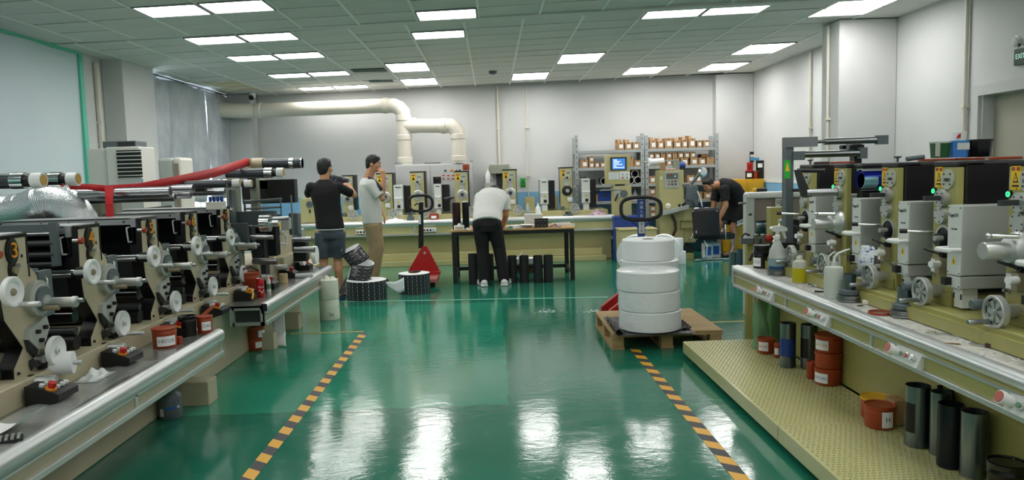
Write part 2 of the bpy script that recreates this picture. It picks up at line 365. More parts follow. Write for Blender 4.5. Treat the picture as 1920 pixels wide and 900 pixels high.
# vents, smoke detector, camera
def vent(x0, y0, x1, y1, lb):
    a, b = flr(x0, y0, 3.085), flr(x1, y1, 3.085); t = root('ceiling_vent', lb, 'vent', (a+b)/2, 'ceiling vents')
    w, d = abs(b.x-a.x), max(.2, abs(b.y-a.y)); c = (a+b)/2
    part('dark', 'backing', t, lambda m: m.box((c.x, c.y, 3.088), (w, d, .01)))
    for i in range(4): part('grey', 'slat', t, lambda m: m.box((c.x, c.y-d/2+(i+.5)*d/4, 3.078), (w, d/4*.5, .006), rot=Matrix.Rotation(.3, 3, 'X')))
vent(664, 135, 720, 128, 'small grey slotted vent in the ceiling beside the third middle light'); vent(695, 154, 735, 150, 'small grey slotted vent in the ceiling beside the last middle light')
c = flr(924, 136, 3.07); t = root('smoke_detector', 'round grey smoke detector under the middle of the ceiling', 'detector', c)
part('dgrey', 'body', t, lambda m: m.lathe([(.03, -.03), (.06, -.015), (.065, .02)], c)); part('grey', 'mount', t, lambda m: m.cyl(c+V((0, 0, .02)), c+V((0, 0, .028)), .075))
c = at(474, 180, 13.9); t = root('security_camera', 'small black and white security camera at the back left ceiling corner', 'camera', c)
part('white', 'bracket', t, lambda m: (m.cyl(c+V((0, 0, .02)), (c.x, c.y, 3.07), .025), m.cyl(c+V((0, 0, -.03)), c+V((0, 0, .05)), .055)))
part('blackg', 'lens_housing', t, lambda m: m.sph(c+V((-.02, -.03, -.03)), .05))
# hazard tape on the floor: yellow and black bands
def tape(name, a, b, w, n, lab, yel0=True, thin=False):
    a, b = V(a), V(b); d = (b-a); L0 = d.length; n = int(L0/.107); d.normalize(); s = V((-d.y, d.x, 0))*w/2; sk = d*w*.35
    def fn(m):
        for i in range(n):
            p, q = a+d*L0*i/n, a+d*L0*(i+1)/n
            mi = (i % 2) ^ (0 if yel0 else 1)
            m.loft([[m.b.verts.new(u+V((0, 0, z))) for u in (p-s-sk, p+s+sk, q+s+sk, q-s-sk)] for z in (.0004, .0022)], mi, True, False)
    tag(part(['hyel', 'hblk'], name, None, fn), lab, 'floor tape')
tape('floor_tape', flr(330, 1066), flr(683, 624), .075, 46, 'yellow and black hazard tape line on the left of the aisle')
tape('floor_tape', flr(1500, 1032), flr(1190, 655), .075, 42, 'yellow and black hazard tape line running up to the wooden pallet')
M['faded'] = mat('faded_tape', '#c9a548', .6, hx2='#8d8c52', scale=20)
M['pale'] = mat('pale_line', '#62a791', .5)
tag(part('faded', 'floor_tape', None, lambda m: (lambda a, b: m.b2((a.x, a.y-.02, .0004), (b.x, a.y+.02, .0016)))(flr(545, 626), flr(680, 624))), 'faded yellow tape line crossing to the left press bench', 'floor tape')
tag(part('faded', 'floor_tape', None, lambda m: (lambda a: m.b2((1.7, a.y-.02, .0004), (2.6, a.y+.02, .0016)))(flr(1345, 604))), 'faded yellow tape line right of the wooden pallet', 'floor tape')
tag(part('pale', 'floor_line', None, lambda m: (lambda a, b: m.prism([(a.x, a.y-.025), (b.x, b.y-.025), (b.x, b.y+.025), (a.x, a.y+.025)], .0004, .0014, 'z'))(flr(640, 566), flr(1140, 557))), 'pale scuffed line across the floor before the work table', 'floor tape')
for px, py, lb in ((1025, 584, 'white powder spill on the green floor, by the pale line'), (1116, 583, 'white powder spill on the green floor, by the pallet corner')):
    c = flr(px, py); o = MB()
    for i in range(70):
        a, r = random.uniform(0, 6.28), abs(random.gauss(0, .07)); s = random.uniform(.002, .008); p = c+V((math.cos(a)*r*1.3, math.sin(a)*r, .0))
        o.box((p.x, p.y, .0012), (s*2, s*2, .0018), rot=a)
    tag(o.build('powder_spill', 'paper'), lb, 'spill', kind='stuff')
# left side: white sheet over the window bay, curtain, window
sy1 = side(152, 170, XL+.06).y
sh = root('window_sheet', 'large white plastic sheet covering the near left wall', 'sheet', (XL+.06, 6, 0))
part('sheet', 'sheet', sh, lambda m: m.grid(lambda u, v: (XL+.05+.012*math.sin(u*55+v*3)+.015*math.sin(u*17), .5+(sy1-.5)*u, .75+2.31*v), 90, 8))
part('teal', 'edge_strip', sh, lambda m: (m.b2((XL+.03, sy1-.01, .75), (XL+.07, sy1+.07, 3.06)), m.b2((XL+.03, .5, 3.04), (XL+.08, sy1, 3.085))))  # turquoise glow at the sheet's edges, put in as coloured strips
M['tealw'] = mat('teal_lower_panel', '#35b39c', .4)
part('tealw', 'lower_panel', sh, lambda m: m.b2((XL+.02, .5, .3), (XL+.07, sy1, .75+.6)))
wn = struct(part('day', 'window_1', wl, lambda m: m.b2((XL-.12, 10.95, .95), (XL-.1, 14.1, 2.95))))
struct(part('white', 'window_frame', wl, lambda m: [m.b2((XL-.1, y, .95), (XL-.05, y+.05, 2.95)) for y in (10.95, 11.9, 12.95, 14.05)]+[m.b2((XL-.1, 10.95, z), (XL-.05, 14.1, z+.05)) for z in (.95, 1.95, 2.9)]))
def curtain(ya, yb, lb, fl=0):
    n = int((yb-ya)*60)
    o = part('curtain', 'curtain', None, lambda m: m.grid(lambda u, v: (XL+.11+(.03+.02*math.sin(u*7+v))*math.sin(u*(yb-ya)*25+2.6*math.sin(v*3.1+u*9)+1.3*math.sin(u*23))*(1.1-.5*v), ya+(yb-ya)*u+fl*(1-v)*.12*(u-.5)+.02*math.sin(v*6+u*11), 1.15+1.88*v-.02*math.sin(u*9)), n, 16))
    sd = o.modifiers.new('thickness', 'SOLIDIFY'); sd.thickness = .004
    tag(o, lb, 'curtain', 'curtains on the left window')
cy = lambda px: side(px, 200, XL+.11).y
curtain(cy(287), cy(382), 'wide grey curtain, nearer of the two on the left window', .2)
curtain(cy(384.5), cy(434), 'narrow grey curtain nearest the back left corner')
rl = part('dark', 'curtain_rail', None, lambda m: (m.cyl((XL+.11, cy(288), 3.05), (XL+.11, cy(436), 3.05), .012), *[m.b2((XL-.0, y, 3.04), (XL+.11, y+.02, 3.06)) for y in (cy(300), cy(384), cy(432))]))
tag(rl, 'dark curtain rail above the grey curtains', 'rail')
# door, exit sign and emergency lamp at the right
M['door'] = mat('door_beige', '#a9a797', .5, hx2='#afad9d', scale=2)
d = struct(part(['door'], 'door_1', wr, lambda m: m.b2((XR+.11, DY0, 0), (XR+.15, DY1, DZ))))
struct(part('pillar', 'door_frame', wr, lambda m: (m.b2((XR-.03, DY1, 0), (XR-.0, DY1+.09, DZ+.1)), m.b2((XR-.03, DY0-.1, DZ), (XR, DY1, DZ+.1)), m.b2((XR+.0, DY1-.03, 0), (XR+.11, DY1, DZ)), m.b2((XR-.03, DY0-.1, 0), (XR, DY0, DZ)))))
p = side(1914, 106, XR); e = root('exit_sign', 'dark green exit sign on the wall above the right door', 'sign', p)
ya, yb, za, zb = side(1907, 106, XR).y, side(1907, 106, XR).y-.36, side(1914, 122, XR).z, side(1914, 91, XR).z
M['exitg'] = mat('exit_green', '#12352a', .4)
part('exitg', 'body', e, lambda m: m.b2((XR-.03, yb, za), (XR, ya, zb), bev=.004)); M['glow'] = mat('exit_letters', '#bff0d8', .5, emit=.6)
text('EXIT', .06, (XR-.032, ya-.085, (za+zb)/2), FACE_NX, 'glow', e)
p = side(1917, 78, XR-.06); e = root('emergency_lamp', 'clear twin spot emergency lamp above the exit sign', 'light', p)
part('white', 'mount', e, lambda m: m.b2((XR-.08, p.y-.3, zb+.01), (XR, p.y-.02, zb+.06)))
part('chrome', 'spotlight', e, lambda m: m.lathe([(.02, 0), (.045, .02), (.055, .05)], p+V((-.0, 0, 0)), (-.8, .2, 0))); part('lface', 'lens', e, lambda m: m.sph(p+V((-.045, .012, 0)), .05, sc=(.5, 1, 1)))

M['stain'] = mat('ceiling_tile_stained', '#cbb06a', .7, hx2='#d6d6cc', scale=3)
for px, py in ((384, 160), (345, 152), (410, 166)):
    q = flr(px, py, 3.09); o = min((x for x in ceil.children if x.name.startswith('ceiling_tile')), key=lambda x: (x.location-q).length)
    o.material_slots[0].link = 'OBJECT'; o.material_slots[0].material = M['stain']
# ================================================================ right-hand printing press (olive)
FX = 2.1                                    # plane of the tower faces
pr = root('printing_press', 'olive label printing press along the right side with five towers', 'machine', (2.4, 3.5, 0))
BT = .74                                    # bench top
BED = 2.0
YF_, YE = 5.62, 1.2
def fascia(m):
    pass
part('olive', 'base', pr, lambda m: (m.b2((2.14, YE, .13), (3.1, 5.5, .6), bev=.006), m.b2((2.2, 5.785, .0), (3.0, 5.86, .55))))
part('olive', 'bed', pr, lambda m: (m.b2((BED, YE, .605), (3.1, 5.62, .825), bev=.006), m.b2((BED-.02, YE, .745), (BED+.02, 5.6, .80))))
M['benchtop'] = mat('worn_bench_top', '#c9c9c4', .45, hx2='#8f8d84', scale=7, bump=.15, bscale=25, lo=.45, hi=.8)
part('benchtop', 'bench_top', pr, lambda m: m.b2((1.86, YE, BT-.03), (BED+.02, YF_, BT), bev=.004))
def rail(m, x, s, z, ya, yb, k=1):               # rounded aluminium nosing; s = +1 when the aisle lies towards -x
    poly = [(x+s*.05, z+.002), (x+s*.03, z+.002), (x+s*.014, z-.004), (x+s*.004, z-.012), (x, z-.024), (x+s*.003, z-.042), (x+s*.012, z-.052), (x+s*.05, z-.056)]
    poly = [(p[0], z+(p[1]-z)*k) for p in poly]
    A = [m.b.verts.new((p[0], ya, p[1])) for p in poly]; B = [m.b.verts.new((p[0], yb, p[1])) for p in poly]
    m.loft([A, B], None, True, True)
part('alu', 'rail', pr, lambda m: rail(m, 1.82, 1, BT, YE, YF_))
part('olive', 'fascia_panel', pr, lambda m: m.b2((1.842, YE, .6), (1.86, YF_, .69)))
part('alu', 'lower_trim', pr, lambda m: (m.b2((1.828, YE, .575), (1.856, YF_, .60), bev=.004), m.b2((1.832, YE, .668-.01), (1.86, YF_, .67))))
for y in (4.62, 3.55, 2.45): part('alu', 'divider', pr, lambda m: m.b2((1.834, y-.012, .6), (1.858, y+.012, .668)))
part(['alu', 'benchtop'], 'end_panel', pr, lambda m: (m.b2((1.83, YF_, .575), (2.0, YF_+.02, .73), mi=1), m.b2((1.825, YF_-.01, .6), (1.85, YF_+.03, .735), mi=0)))
M['film'] = mat('green_film', '#9fd6b0', .15, trans=.6, ior=1.1)
for x, y in ((1.98, 5.45), (2.12, 5.55)):
    g = part('olive', 'leg', pr, lambda m: m.b2((x-.03, y-.03, .128), (x+.03, y+.03, .58)))
    part('film', 'plastic_film', g, lambda m: m.grid(lambda u, v: (x+(.05+.012*math.sin(u*18.85+v*9))*math.cos(u*6.283), y+(.05+.012*math.sin(u*18.85+v*9))*math.sin(u*6.283), (.132+.36*v)), 24, 8))
# checker plate step with its own feet
M['stepm'] = mat('step_plate_olive', '#c6c492', .34, hx2='#bcb985', scale=2, coat=.15)
step = root('step_platform', 'olive checker plate step platform along the right press', 'platform', (1.9, 3.6, 0))
def plat(y0, y1):
    o = part('stepm', 'plate', step, lambda m: m.b2((1.475, y0+.003, .035), (2.136, y1-.003, .125), bev=.006))
    t = MB(); nx = 24; ny = int((y1-y0)/.027)
    for j in range(ny):
        for i in range(nx):
            x, y = 1.495+i*.0265+(j % 2)*.013, y0+.02+j*.027
            a = .6 if (i+j) % 2 else -.6; c, s = math.cos(a), math.sin(a)
            q = [(x+u*c-w*s, y+u*s+w*c) for u, w in ((-.0105, 0), (0, -.0032), (.0105, 0), (0, .0032))]
            t.loft([[t.b.verts.new((px, py, .125)) for px, py in q], [t.b.verts.new((x+(px-x)*.6, y+(py-y)*.6, .1278)) for px, py in q]], 0, True, False)
    tag(t.build('tread', 'olive', o), kind='stuff')
    for yy in (y0+.15, y1-.15):
        part('black', 'foot', step, lambda m: (m.cyl((1.54, yy, 0), (1.54, yy, .04), .03), m.cyl((2.07, yy, 0), (2.07, yy, .04), .03)))
ysm = flr(1455, 797, .125).y
plat(ysm, 5.78); plat(1.3, ysm)
# ---- towers
TY = [(5.05, 4.845), (4.54, 4.375), (3.98, 3.815), (3.50, 3.318), (2.986, 2.80)]
Zt = 1.465
zz = lambda x, y: side(x, y, FX).z
M['warn'] = mat('warning_yellow', '#f0c419', .5); M['dial'] = mat('dial_plate', '#b9bcb0', .4, .3); M['dkind'] = mat('lcd_grey', '#6b6f6a', .5)
M['lit'] = mat('green_lamp', '#2fe07a', .3, emit=2.5)
def xdisc(m, y, z, r, x0, x1, mi=0, n=22): m.cyl((x1, y, z), (x0, y, z), r, n=n, mi=mi)      # disc on a face looking to -x: outer face at x0
def warn_label(par, y, z, w, h, x=FX, sgn=-1):
    o = part(['warn', 'orange', 'black'], 'warning_label', par, lambda m: (m.b2((x, y-w/2, z-h/2), (x+sgn*.002, y+w/2, z+h/2), 0), m.b2((x, y-w*.45, z+h*.3), (x+sgn*.0028, y-w*.08, z+h*.46), 1), m.b2((x, y+w*.08, z+h*.3), (x+sgn*.0028, y+w*.45, z+h*.46), 1),
        m.prism([(y-w*.3, z-h*.2), (y+w*.3, z-h*.2), (y, z+h*.25)], x, x+sgn*.003, 'x', 2), m.prism([(y-w*.19, z-h*.14), (y+w*.19, z-h*.14), (y, z+h*.14)], x, x+sgn*.0035, 'x', 0), m.b2((x, y-w*.02, z-h*.1), (x+sgn*.004, y+w*.02, z+h*.05), 2), m.b2((x, y-w*.35, z-h*.38), (x+sgn*.003, y+w*.35, z-h*.3), 2)))
    return o
def screws(m, y, z, r, x0, mi, n=4, s=.004):
    for k in range(n):
        a = math.pi/4+k*2*math.pi/n; xdisc(m, y+r*math.cos(a), z+r*math.sin(a), s, x0-.0015, x0+.001, mi, 8)
def handwheel(par, c, r, ax, hnd, spoke=True):
    """rim, web with holes, hub, turning handle; ax = unit vector out of the machine"""
    c, ax = V(c), V(ax); e1 = V((0, 1, 0)); e2 = V((0, 0, 1))
    w = part('cast', 'handwheel', par, lambda m: (m.lathe([(r*.8, -.012), (r, -.012), (r, .012), (r*.92, .016), (r*.8, .012), (r*.8, -.012)], c, ax, 32, caps=False), m.cyl(c-ax*.06, c+ax*.02, r*.16, n=14),
        *( [m.cyl(c-ax*.004, c+ax*.004, r*.8, n=32)] if not spoke else [m.loft([[m.b.verts.new(c+(e1*math.cos(a+t)+e2*math.sin(a+t))*q+ax*h) for t, q in ((-.36, r*.14), (-.3, r*.82), (.3, r*.82), (.36, r*.14))] for h in (-.005, .005)], None, True, False) for a in [k*math.pi/3 for k in range(6)]]+[m.lathe([(r*.7, -.005), (r*.82, -.005), (r*.82, .005), (r*.7, .005), (r*.7, -.005)], c, ax, 28, caps=False)])))
    h = c+(e1*hnd[0]+e2*hnd[1])*r*.86
    part('brush', 'turning_handle', w, lambda m: (m.cyl(h, h+ax*.012, .006, n=10), m.lathe([(.009, .01), (.011, .03), (.011, .095), (.009, .1)], h, ax, 14)))
    return w
M['led'] = M['lit']
for i, (yf, yn) in enumerate(TY):
    w = yf-yn; Y = lambda f: yf-f*w            # f: 0 far (left) edge .. 1 near edge
    bev = .004
    tw = part('olive', 'tower', pr, lambda m: (m.b2((FX, yn, .825), (FX+.03, yf, Zt), bev=bev), m.b2((FX-.012, yn+.01, .825), (FX, yf-.0, .885), bev=.003)))
    part('black', 'hood', tw, lambda m: (m.b2((FX+.031, yn-.004-(.0 if i != 1 else .12), 1.11 if i != 1 else 1.462), (FX+.85, yf-.01, 1.49), bev=.012), m.b2((FX-.003, yn-.004, Zt), (FX+.12, yf+.002, 1.492), bev=.008)))
    warn_label(tw, Y(.23), zz(1761, 332), .054, .095)
    part(['dial', 'black', 'dkind'], 'dial_plate', tw, lambda m: (xdisc(m, Y(.62), zz(1777, 336), .046, FX-.008, FX), screws(m, Y(.62), zz(1777, 336), .033, FX-.008, 1, s=.005), m.b2((FX-.009, Y(.62)-.026, zz(1777, 337)-.008), (FX-.0082, Y(.62)+.026, zz(1777, 337)+.008), 2)))
    text('0.00', .017, (FX-.0095, Y(.62), zz(1777, 337)), FACE_NX, 'black', tw)
    z2 = zz(1772, 371)
    part(['cast', 'black'], 'bearing_cover', tw, lambda m: (xdisc(m, Y(.5), z2, .04, FX-.028, FX), xdisc(m, Y(.33), z2+.012, .02, FX-.012, FX), screws(m, Y(.5), z2, .03, FX-.028, 1), *( [xdisc(m, Y(.27), zz(1758, 349), .004, FX-.002, FX, 1, 8), xdisc(m, Y(.42), zz(1767, 349), .004, FX-.002, FX, 1, 8)])))
    sh = part('dark', 'square_shaft', tw, lambda m: m.b2((FX-.10, Y(.5)-.011, z2-.011), (FX-.02, Y(.5)+.011, z2+.011)))
    part(['blackg', 'lit'], 'indicator_lamp', tw, lambda m: (xdisc(m, Y(.07), zz(1754, 358), .016, FX-.01, FX, 0), m.lathe([(.006, -.001), (.011, -.001), (.011, .003), (.006, .003), (.006, -.001)], (FX-.01, Y(.07), zz(1754, 358)), (-1, 0, 0), 16, 1, False)))
    part(['cast', 'dark'], 'round_cover', tw, lambda m: (xdisc(m, Y(.44), zz(1767, 403), .041, FX-.022, FX), screws(m, Y(.44), zz(1767, 403), .032, FX-.022, 1, 5)))
    z4 = zz(1769, 447)
    if i in (1, 4):
        part(['cast', 'black'], 'drive_flange', tw, lambda m: (m.lathe([(.082, 0), (.082, .012), (.07, .03), (.052, .045), (.05, .06), (.036, .066), (.036, .155), (.033, .16)], (FX, Y(.48), z4), (-1, 0, 0), 28), screws(m, Y(.48), z4, .07, FX-.026, 1, 6)))
        part('chrome', 'clamp_lever', tw, lambda m: (m.cyl((FX-.05, Y(.75), z4+.06), (FX-.14, Y(.6), z4+.062), .01, n=10), m.sph((FX-.15, Y(.58), z4+.062), .012, 8)))
    else:
        part(['cast', 'black', 'dark'], 'drive_opening', tw, lambda m: (m.lathe([(.052, 0), (.064, 0), (.064, .006), (.052, .006), (.052, 0)], (FX, Y(.5), z4), (-1, 0, 0), 26, 0, False), xdisc(m, Y(.5), z4, .055, FX-.002, FX, 1), xdisc(m, Y(.45), z4-.006, .03, FX-.03, FX, 2), m.cyl((FX-.02, Y(.6), z4+.004), (FX-.06, Y(.62), z4+.004), .012, mi=0)))
        part(['chrome', 'black'], 'clamp_lever', tw, lambda m: (m.cyl((FX-.01, Y(.1), z4+.024), (FX-.12, Y(-.06), z4+.03), .008, n=10, mi=0), m.cyl((FX-.12, Y(-.06), z4+.03), (FX-.15, Y(-.1), z4+.031), .011, n=10, mi=1)))
    z5 = zz(1768, 497)
    M.setdefault('bluedot', mat('blue_dot', '#2456a8', .5))
    part(['creamd', 'white', 'bluedot'], 'valve_block', tw, lambda m: (m.b2((FX-.04, Y(.68), z5-.036), (FX, Y(.3), z5+.036), 0, .003), m.b2((FX-.042, Y(.49), z5-.03), (FX-.04, Y(.33), z5+.03), 1), xdisc(m, Y(.41), z5, .011, FX-.0435, FX-.041, 2, 14), m.cyl((FX-.04, Y(.66), z5+.01), (FX-.085, Y(.72), z5+.012), .016, mi=1)))
    part('black', 'black_lever', tw, lambda m: (m.cyl((FX, Y(.62), z5+.05), (FX-.03, Y(.62), z5+.055), .014, n=10), m.cyl((FX-.03, Y(.62), z5+.055), (FX-.06, Y(.2), z5+.075), .007, n=8)))
    part(['cast', 'brush'], 'bolt', tw, lambda m: [(xdisc(m, Y(f), zz(*q), .014, FX-.006, FX, 0), m.cyl((FX, Y(f), zz(*q)), (FX-.022, Y(f), zz(*q)), .008, n=6, mi=1)) for f, q in ((.1, (1749, 512)), (.85, (1778, 519)))])
    # handwheel and knob on the bed
    zw = side(1757, 554, FX-.09).z
    handwheel(tw, (FX-.09, Y(.42), zw), .068, (-1, 0, 0), (.35, -.75))
    part('cast', 'wheel_shaft', tw, lambda m: (m.cyl((FX-.08, Y(.42), zw), (FX, Y(.42), zw), .014), m.cyl((FX-.06, Y(.42), zw), (FX, Y(.42), zw), .03)))
    part('dgrey', 'knob', tw, lambda m: m.lathe([(.022, 0), (.022, .1), (.018, .106)], (FX-.02, Y(-.12), zw+.012), (-1, 0, 0), 18))
    # lamp box in front of the tower
    if True:
        bx = FX-.045; y1 = yn-(.05, .165, .088, .006, .006)[i]; y0 = y1-.1
        lb = part('lbox', 'lamp_box', pr, lambda m: (m.b2((bx+.004, y0, .985), (FX+.52, y1, 1.297), bev=.005), m.b2((bx+.004, y0, .925), (FX+.52, y1, .981), bev=.005)))
        part(['lface', 'black'], 'face_plate', lb, lambda m: (m.b2((bx, y0+.002, .985), (bx+.004, y1-.002, 1.296), 0), m.b2((bx, y0+.002, .928), (bx+.004, y1-.002, .98), 0), *[m.cyl((bx-.002, yy, z), (bx+.001, yy, z), .003, n=8, mi=1) for yy in (y0+.01, y1-.01) for z in (.995, 1.286, .936)]))
        text('TugeUV', .022, (bx-.001, (y0+y1)/2+.01, 1.252), FACE_NX, 'dark', lb); text('IST LAMP', .01, (bx-.001, (y0+y1)/2, 1.19), FACE_NX, 'dark', lb); text('- - -\n- - - -', .01, (bx-.001, (y0+y1)/2, 1.15), FACE_NX, 'dkind', lb)
        part(['warn', 'black'], 'warning_triangle', lb, lambda m: (m.prism([((y0+y1)/2-.016, 1.032), ((y0+y1)/2+.016, 1.032), ((y0+y1)/2, 1.072)], bx, bx-.001, 'x', 0), m.b2((bx-.0015, (y0+y1)/2-.002, 1.038), (bx, (y0+y1)/2+.002, 1.055), 1)))
        part('white', 'handle', lb, lambda m: m.tube([(bx, y1-.004, 1.1), (bx-.045, y1-.002, 1.1), (bx-.06, y1-.02, 1.1), (bx-.06, y0+.02, 1.1), (bx-.045, y0+.004, 1.1), (bx, y0+.004, 1.1)], .0105, 8))
        part('black', 'switch', lb, lambda m: m.b2((bx-.03, y1-.04, .937), (bx, y1-.004, .972), bev=.002))
        if i == 3: part('black', 'socket_plate', lb, lambda m: (m.b2((2.42, y0-.02, .93), (2.62, y0, 1.02), bev=.004)))
        po = part('lface', 'lamp_post', pr, lambda m: (m.b2((FX-.02, y0+.02, .835), (FX+.05, y1-.02, .925), bev=.003), m.b2((FX-.022, y0+.018, .87), (FX-.018, y1-.018, .92))))
        part('dark', 'hinge', po, lambda m: [m.b2((FX-.026, y-.003, .875), (FX-.02, y+.003, .90)) for y in (y0+.024, y1-.024)])
    # rollers between this tower and the next
    for z, r, mt in ((.86, .02, 'brush'), (.90, .014, 'dark'), (1.02, .025, 'dark'), (1.06, .012, 'brush')):
        part(mt, 'roller', tw, lambda m: m.cyl((FX+.1, yn+.02-.12*(z < .88), z), (FX+.85, yn+.02-.12*(z < .88), z), r, n=14))
M['web'] = mat('blue_web', '#1c2fa8', .18, .35); M['webl'] = mat('pale_web', '#8fc3cf', .25, .3)
b1 = TY[1][1]
for z, r, mt in ((1.40, .055, 'web'), (1.30, .035, 'black'), (1.24, .03, 'web'), (1.17, .03, 'blackg')):
    part(mt, 'web_roller', pr, lambda m: m.cyl((FX+.05, b1-.06, z), (FX+.85, b1-.06, z), r, n=20))
part('webl', 'web_edge', pr, lambda m: m.cyl((FX+.05, b1-.075, 1.39), (FX+.13, b1-.075, 1.39), .045, n=16)); part('white', 'web_strip', pr, lambda m: m.b2((FX+.05, b1-.1, 1.447), (FX+.85, b1-.02, 1.461)))
part('dark', 'rear_frame', pr, lambda m: m.b2((FX+.86, 2.6, .825), (FX+.9, 5.2, 1.45)))
c2 = V((FX-.03, (TY[1][0]+TY[1][1])/2-.02, zz(1772, 371)))
part(['brush', 'dark', 'black'], 'crank', pr, lambda m: (m.cyl(c2, c2+V((-.17, .03, 0)), .022, mi=0), m.loft([[m.b.verts.new(c2+V((-.17, .03+s, 0))+V((x*1., 0, z))) for x, z in ((-.03, -.025), (.03, -.025), (-.04, .14), (-.075, .14))] for s in (-.012, .012)], 1, True, False), m.cyl(c2+V((-.058, .03, .13)), c2+V((-.2, .1, .135)), .013, mi=2)))
# control pods on the bench front
M['rosy'] = mat('worn_red_button', '#a9584c', .5); M['podg'] = mat('green_button', '#5c8a6a', .4)
def pod(y, lab=None):
    x, z = 1.835, .64
    t = part('lface', 'control_pod', pr, lambda m: m.prism([(x, z+.03), (x-.03, z-.035), (x-.005, z-.05), (x+.01, z-.03), (x+.01, z+.03)], y-.1, y+.1, 'y'))
    d = V((-.9, 0, .42)).normalized(); c = V((x-.016, y, z-.002))
    part(['white', 'rosy'], 'stop_button', t, lambda m: (m.cyl(c+V((0, .075, 0)), c+V((0, .075, 0))+d*.035, .02, mi=0), m.cyl(c+V((0, .075, 0))+d*.03, c+V((0, .075, 0))+d*.05, .025, mi=0), m.cyl(c+V((0, .075, 0))+d*.05, c+V((0, .075, 0))+d*.053, .021, mi=1)))
    for k, mt in enumerate(('podg', 'rosy', 'cast')): part(['chrome', mt], 'push_button', t, lambda m: (m.cyl(c+V((0, .02-k*.04, 0)), c+V((0, .02-k*.04, 0))+d*.016, .014, mi=0), m.cyl(c+V((0, .02-k*.04, 0))+d*.016, c+V((0, .02-k*.04, 0))+d*.019, .01, mi=1)))
for px, py in ((1437, 548), (1537, 594), (1700, 668), (1925, 775)):
    pod(side(px, py, 1.82).y)
# ---- steel portal at the far end
g = root('roller_portal', 'grey steel portal frame with two guide rollers at the far end of the right press', 'frame', (2.4, 5.35, 0))
Yg = 5.35; G = lambda x, y: at(x, y, Yg); a, b = G(1468, 262), G(1487, 468)
part('dgrey', 'post', g, lambda m: (m.b2((a.x+.024, Yg, .83), (b.x-.0, Yg+.075, G(1475, 264).z)), m.b2((a.x-.02, Yg-.02, .825), (b.x+.05, Yg+.1, .85)))); part('blackr', 'post_foot', g, lambda m: m.b2((a.x-.012, Yg-.012, .85), (b.x+.012, Yg+.09, .93)))
p1, p2 = G(1466, 258), G(1532, 275); part('brush', 'top_bracket', g, lambda m: m.b2((p1.x, Yg-.012, p2.z), (p2.x, Yg, p1.z)))
p1, p2 = G(1490, 284), G(1506, 300); part('dgrey', 'side_bracket', g, lambda m: m.b2((p1.x-.02, Yg-.03, p2.z), (p2.x, Yg+.02, p1.z)))
q1, q2 = G(1532, 266), G(1662, 262); part(['brush', 'dgrey'], 'upper_roller', g, lambda m: (m.cyl(q1, q1+V((.05, 0, .002)), .012, mi=0), m.cyl(q1+V((.05, 0, 0)), q2-V((.08, 0, 0)), .024, mi=0, n=18), m.box(q2-V((.035, 0, 0)), (.08, .04, .065), mi=1)))
q1, q2 = G(1504, 290), G(1614, 287); part(['brush', 'dgrey'], 'lower_roller', g, lambda m: (m.cyl(q1, q2, .024, mi=0, n=18), m.box(q2+V((.01, 0, 0)), (.05, .06, .08), mi=1)))
p1 = G(1611, 270); part('dark', 'rear_post', g, lambda m: m.b2((p1.x-.02, Yg+.03, .83), (p1.x+.035, Yg+.1, p1.z))); part('black', 'top_clamp', g, lambda m: m.box((p1.x-.03, Yg+.05, p1.z-.02), (.16, .05, .03)))
p1 = G(1590, 278); part('brush', 'oil_nozzle', g, lambda m: m.lathe([(.004, -.035), (.012, -.015), (.012, .015), (.018, .02), (.018, .03)], p1))
part(['green', 'warn'], 'safety_sticker', g, lambda m: (m.b2((a.x+.01, Yg-.002, G(1473, 335).z), (a.x+.055, Yg, G(1473, 300).z), 0), m.prism([(a.x+.018, G(1473, 321).z), (a.x+.048, G(1473, 321).z), (a.x+.033, G(1473, 304).z)], Yg-.003, Yg-.002, 'y', 1)))
# ---- loose objects helper set
def can(label, c, r, h, body='orange', lid='orange', band=None, group=None, logo=None, az=None, cat='can', name='ink_can', lidon=True, lw=.6, lh=.45, lz=.45, wire=False):
    """squat ink can: body, lid, optional paper label facing azimuth az (radians, 0=+x)"""
    t = root(name, label, cat, c, group, world=False)
    part(body, 'body', t, lambda m: m.lathe([(r*.94, 0), (r*.97, .004), (r*.98, h*.72), (r, h*.73), (r, h*.76), (r*.985, h*.77), (r*.985, h*.94)], n=28))
    if lidon: part(lid, 'lid', t, lambda m: m.lathe([(r*1.02, h*.86), (r*1.03, h*.9), (r*1.03, h*.985), (r*.98, h), (r*.94, h), (r*.92, h*.965), (.001, h*.96)], n=28, caps=False))
    else: part(lid, 'rim', t, lambda m: m.lathe([(r*.95, h*.9), (r*1.02, h*.9), (r*1.02, h), (r*.95, h), (r*.95, h*.9)], n=28, caps=False))
    if logo is not None:
        k = az if az is not None else -math.pi*.6
        lo = part('paper', 'paper_label', t, lambda m: m.grid(lambda u, v: (math.cos(k+(u-.5)*lw*2)*r*1.006, math.sin(k+(u-.5)*lw*2)*r*1.006, h*(lz+(v-.5)*lh)), 10, 1))
        if logo[0]: ctext(logo[0], logo[1], k, r*1.012, h*lz, lo if False else t, logo[2] if len(logo) > 2 else h*.24, lw)
    if band: part(band, 'band', t, lambda m: m.lathe([(r*1.0, h*.3), (r*1.004, h*.31), (r*1.004, h*.66), (r, h*.67)], n=28, caps=False))
    return t
def ctext(body, m, k, r, z, par, size, lw):
    """lettering wrapped round a cylinder"""
    o = text(body, size, (0, 0, 0), (0, 0, 0), m, None, ext=0)
    xs = [v.co.x for v in o.data.vertices]; w = max(xs)-min(xs); s = min(1, lw*1.7*r/w)
    for v in o.data.vertices:
        a = k+v.co.x*s/r; v.co = V((r*math.cos(a), r*math.sin(a), z+v.co.y))
    o.parent = par; return o
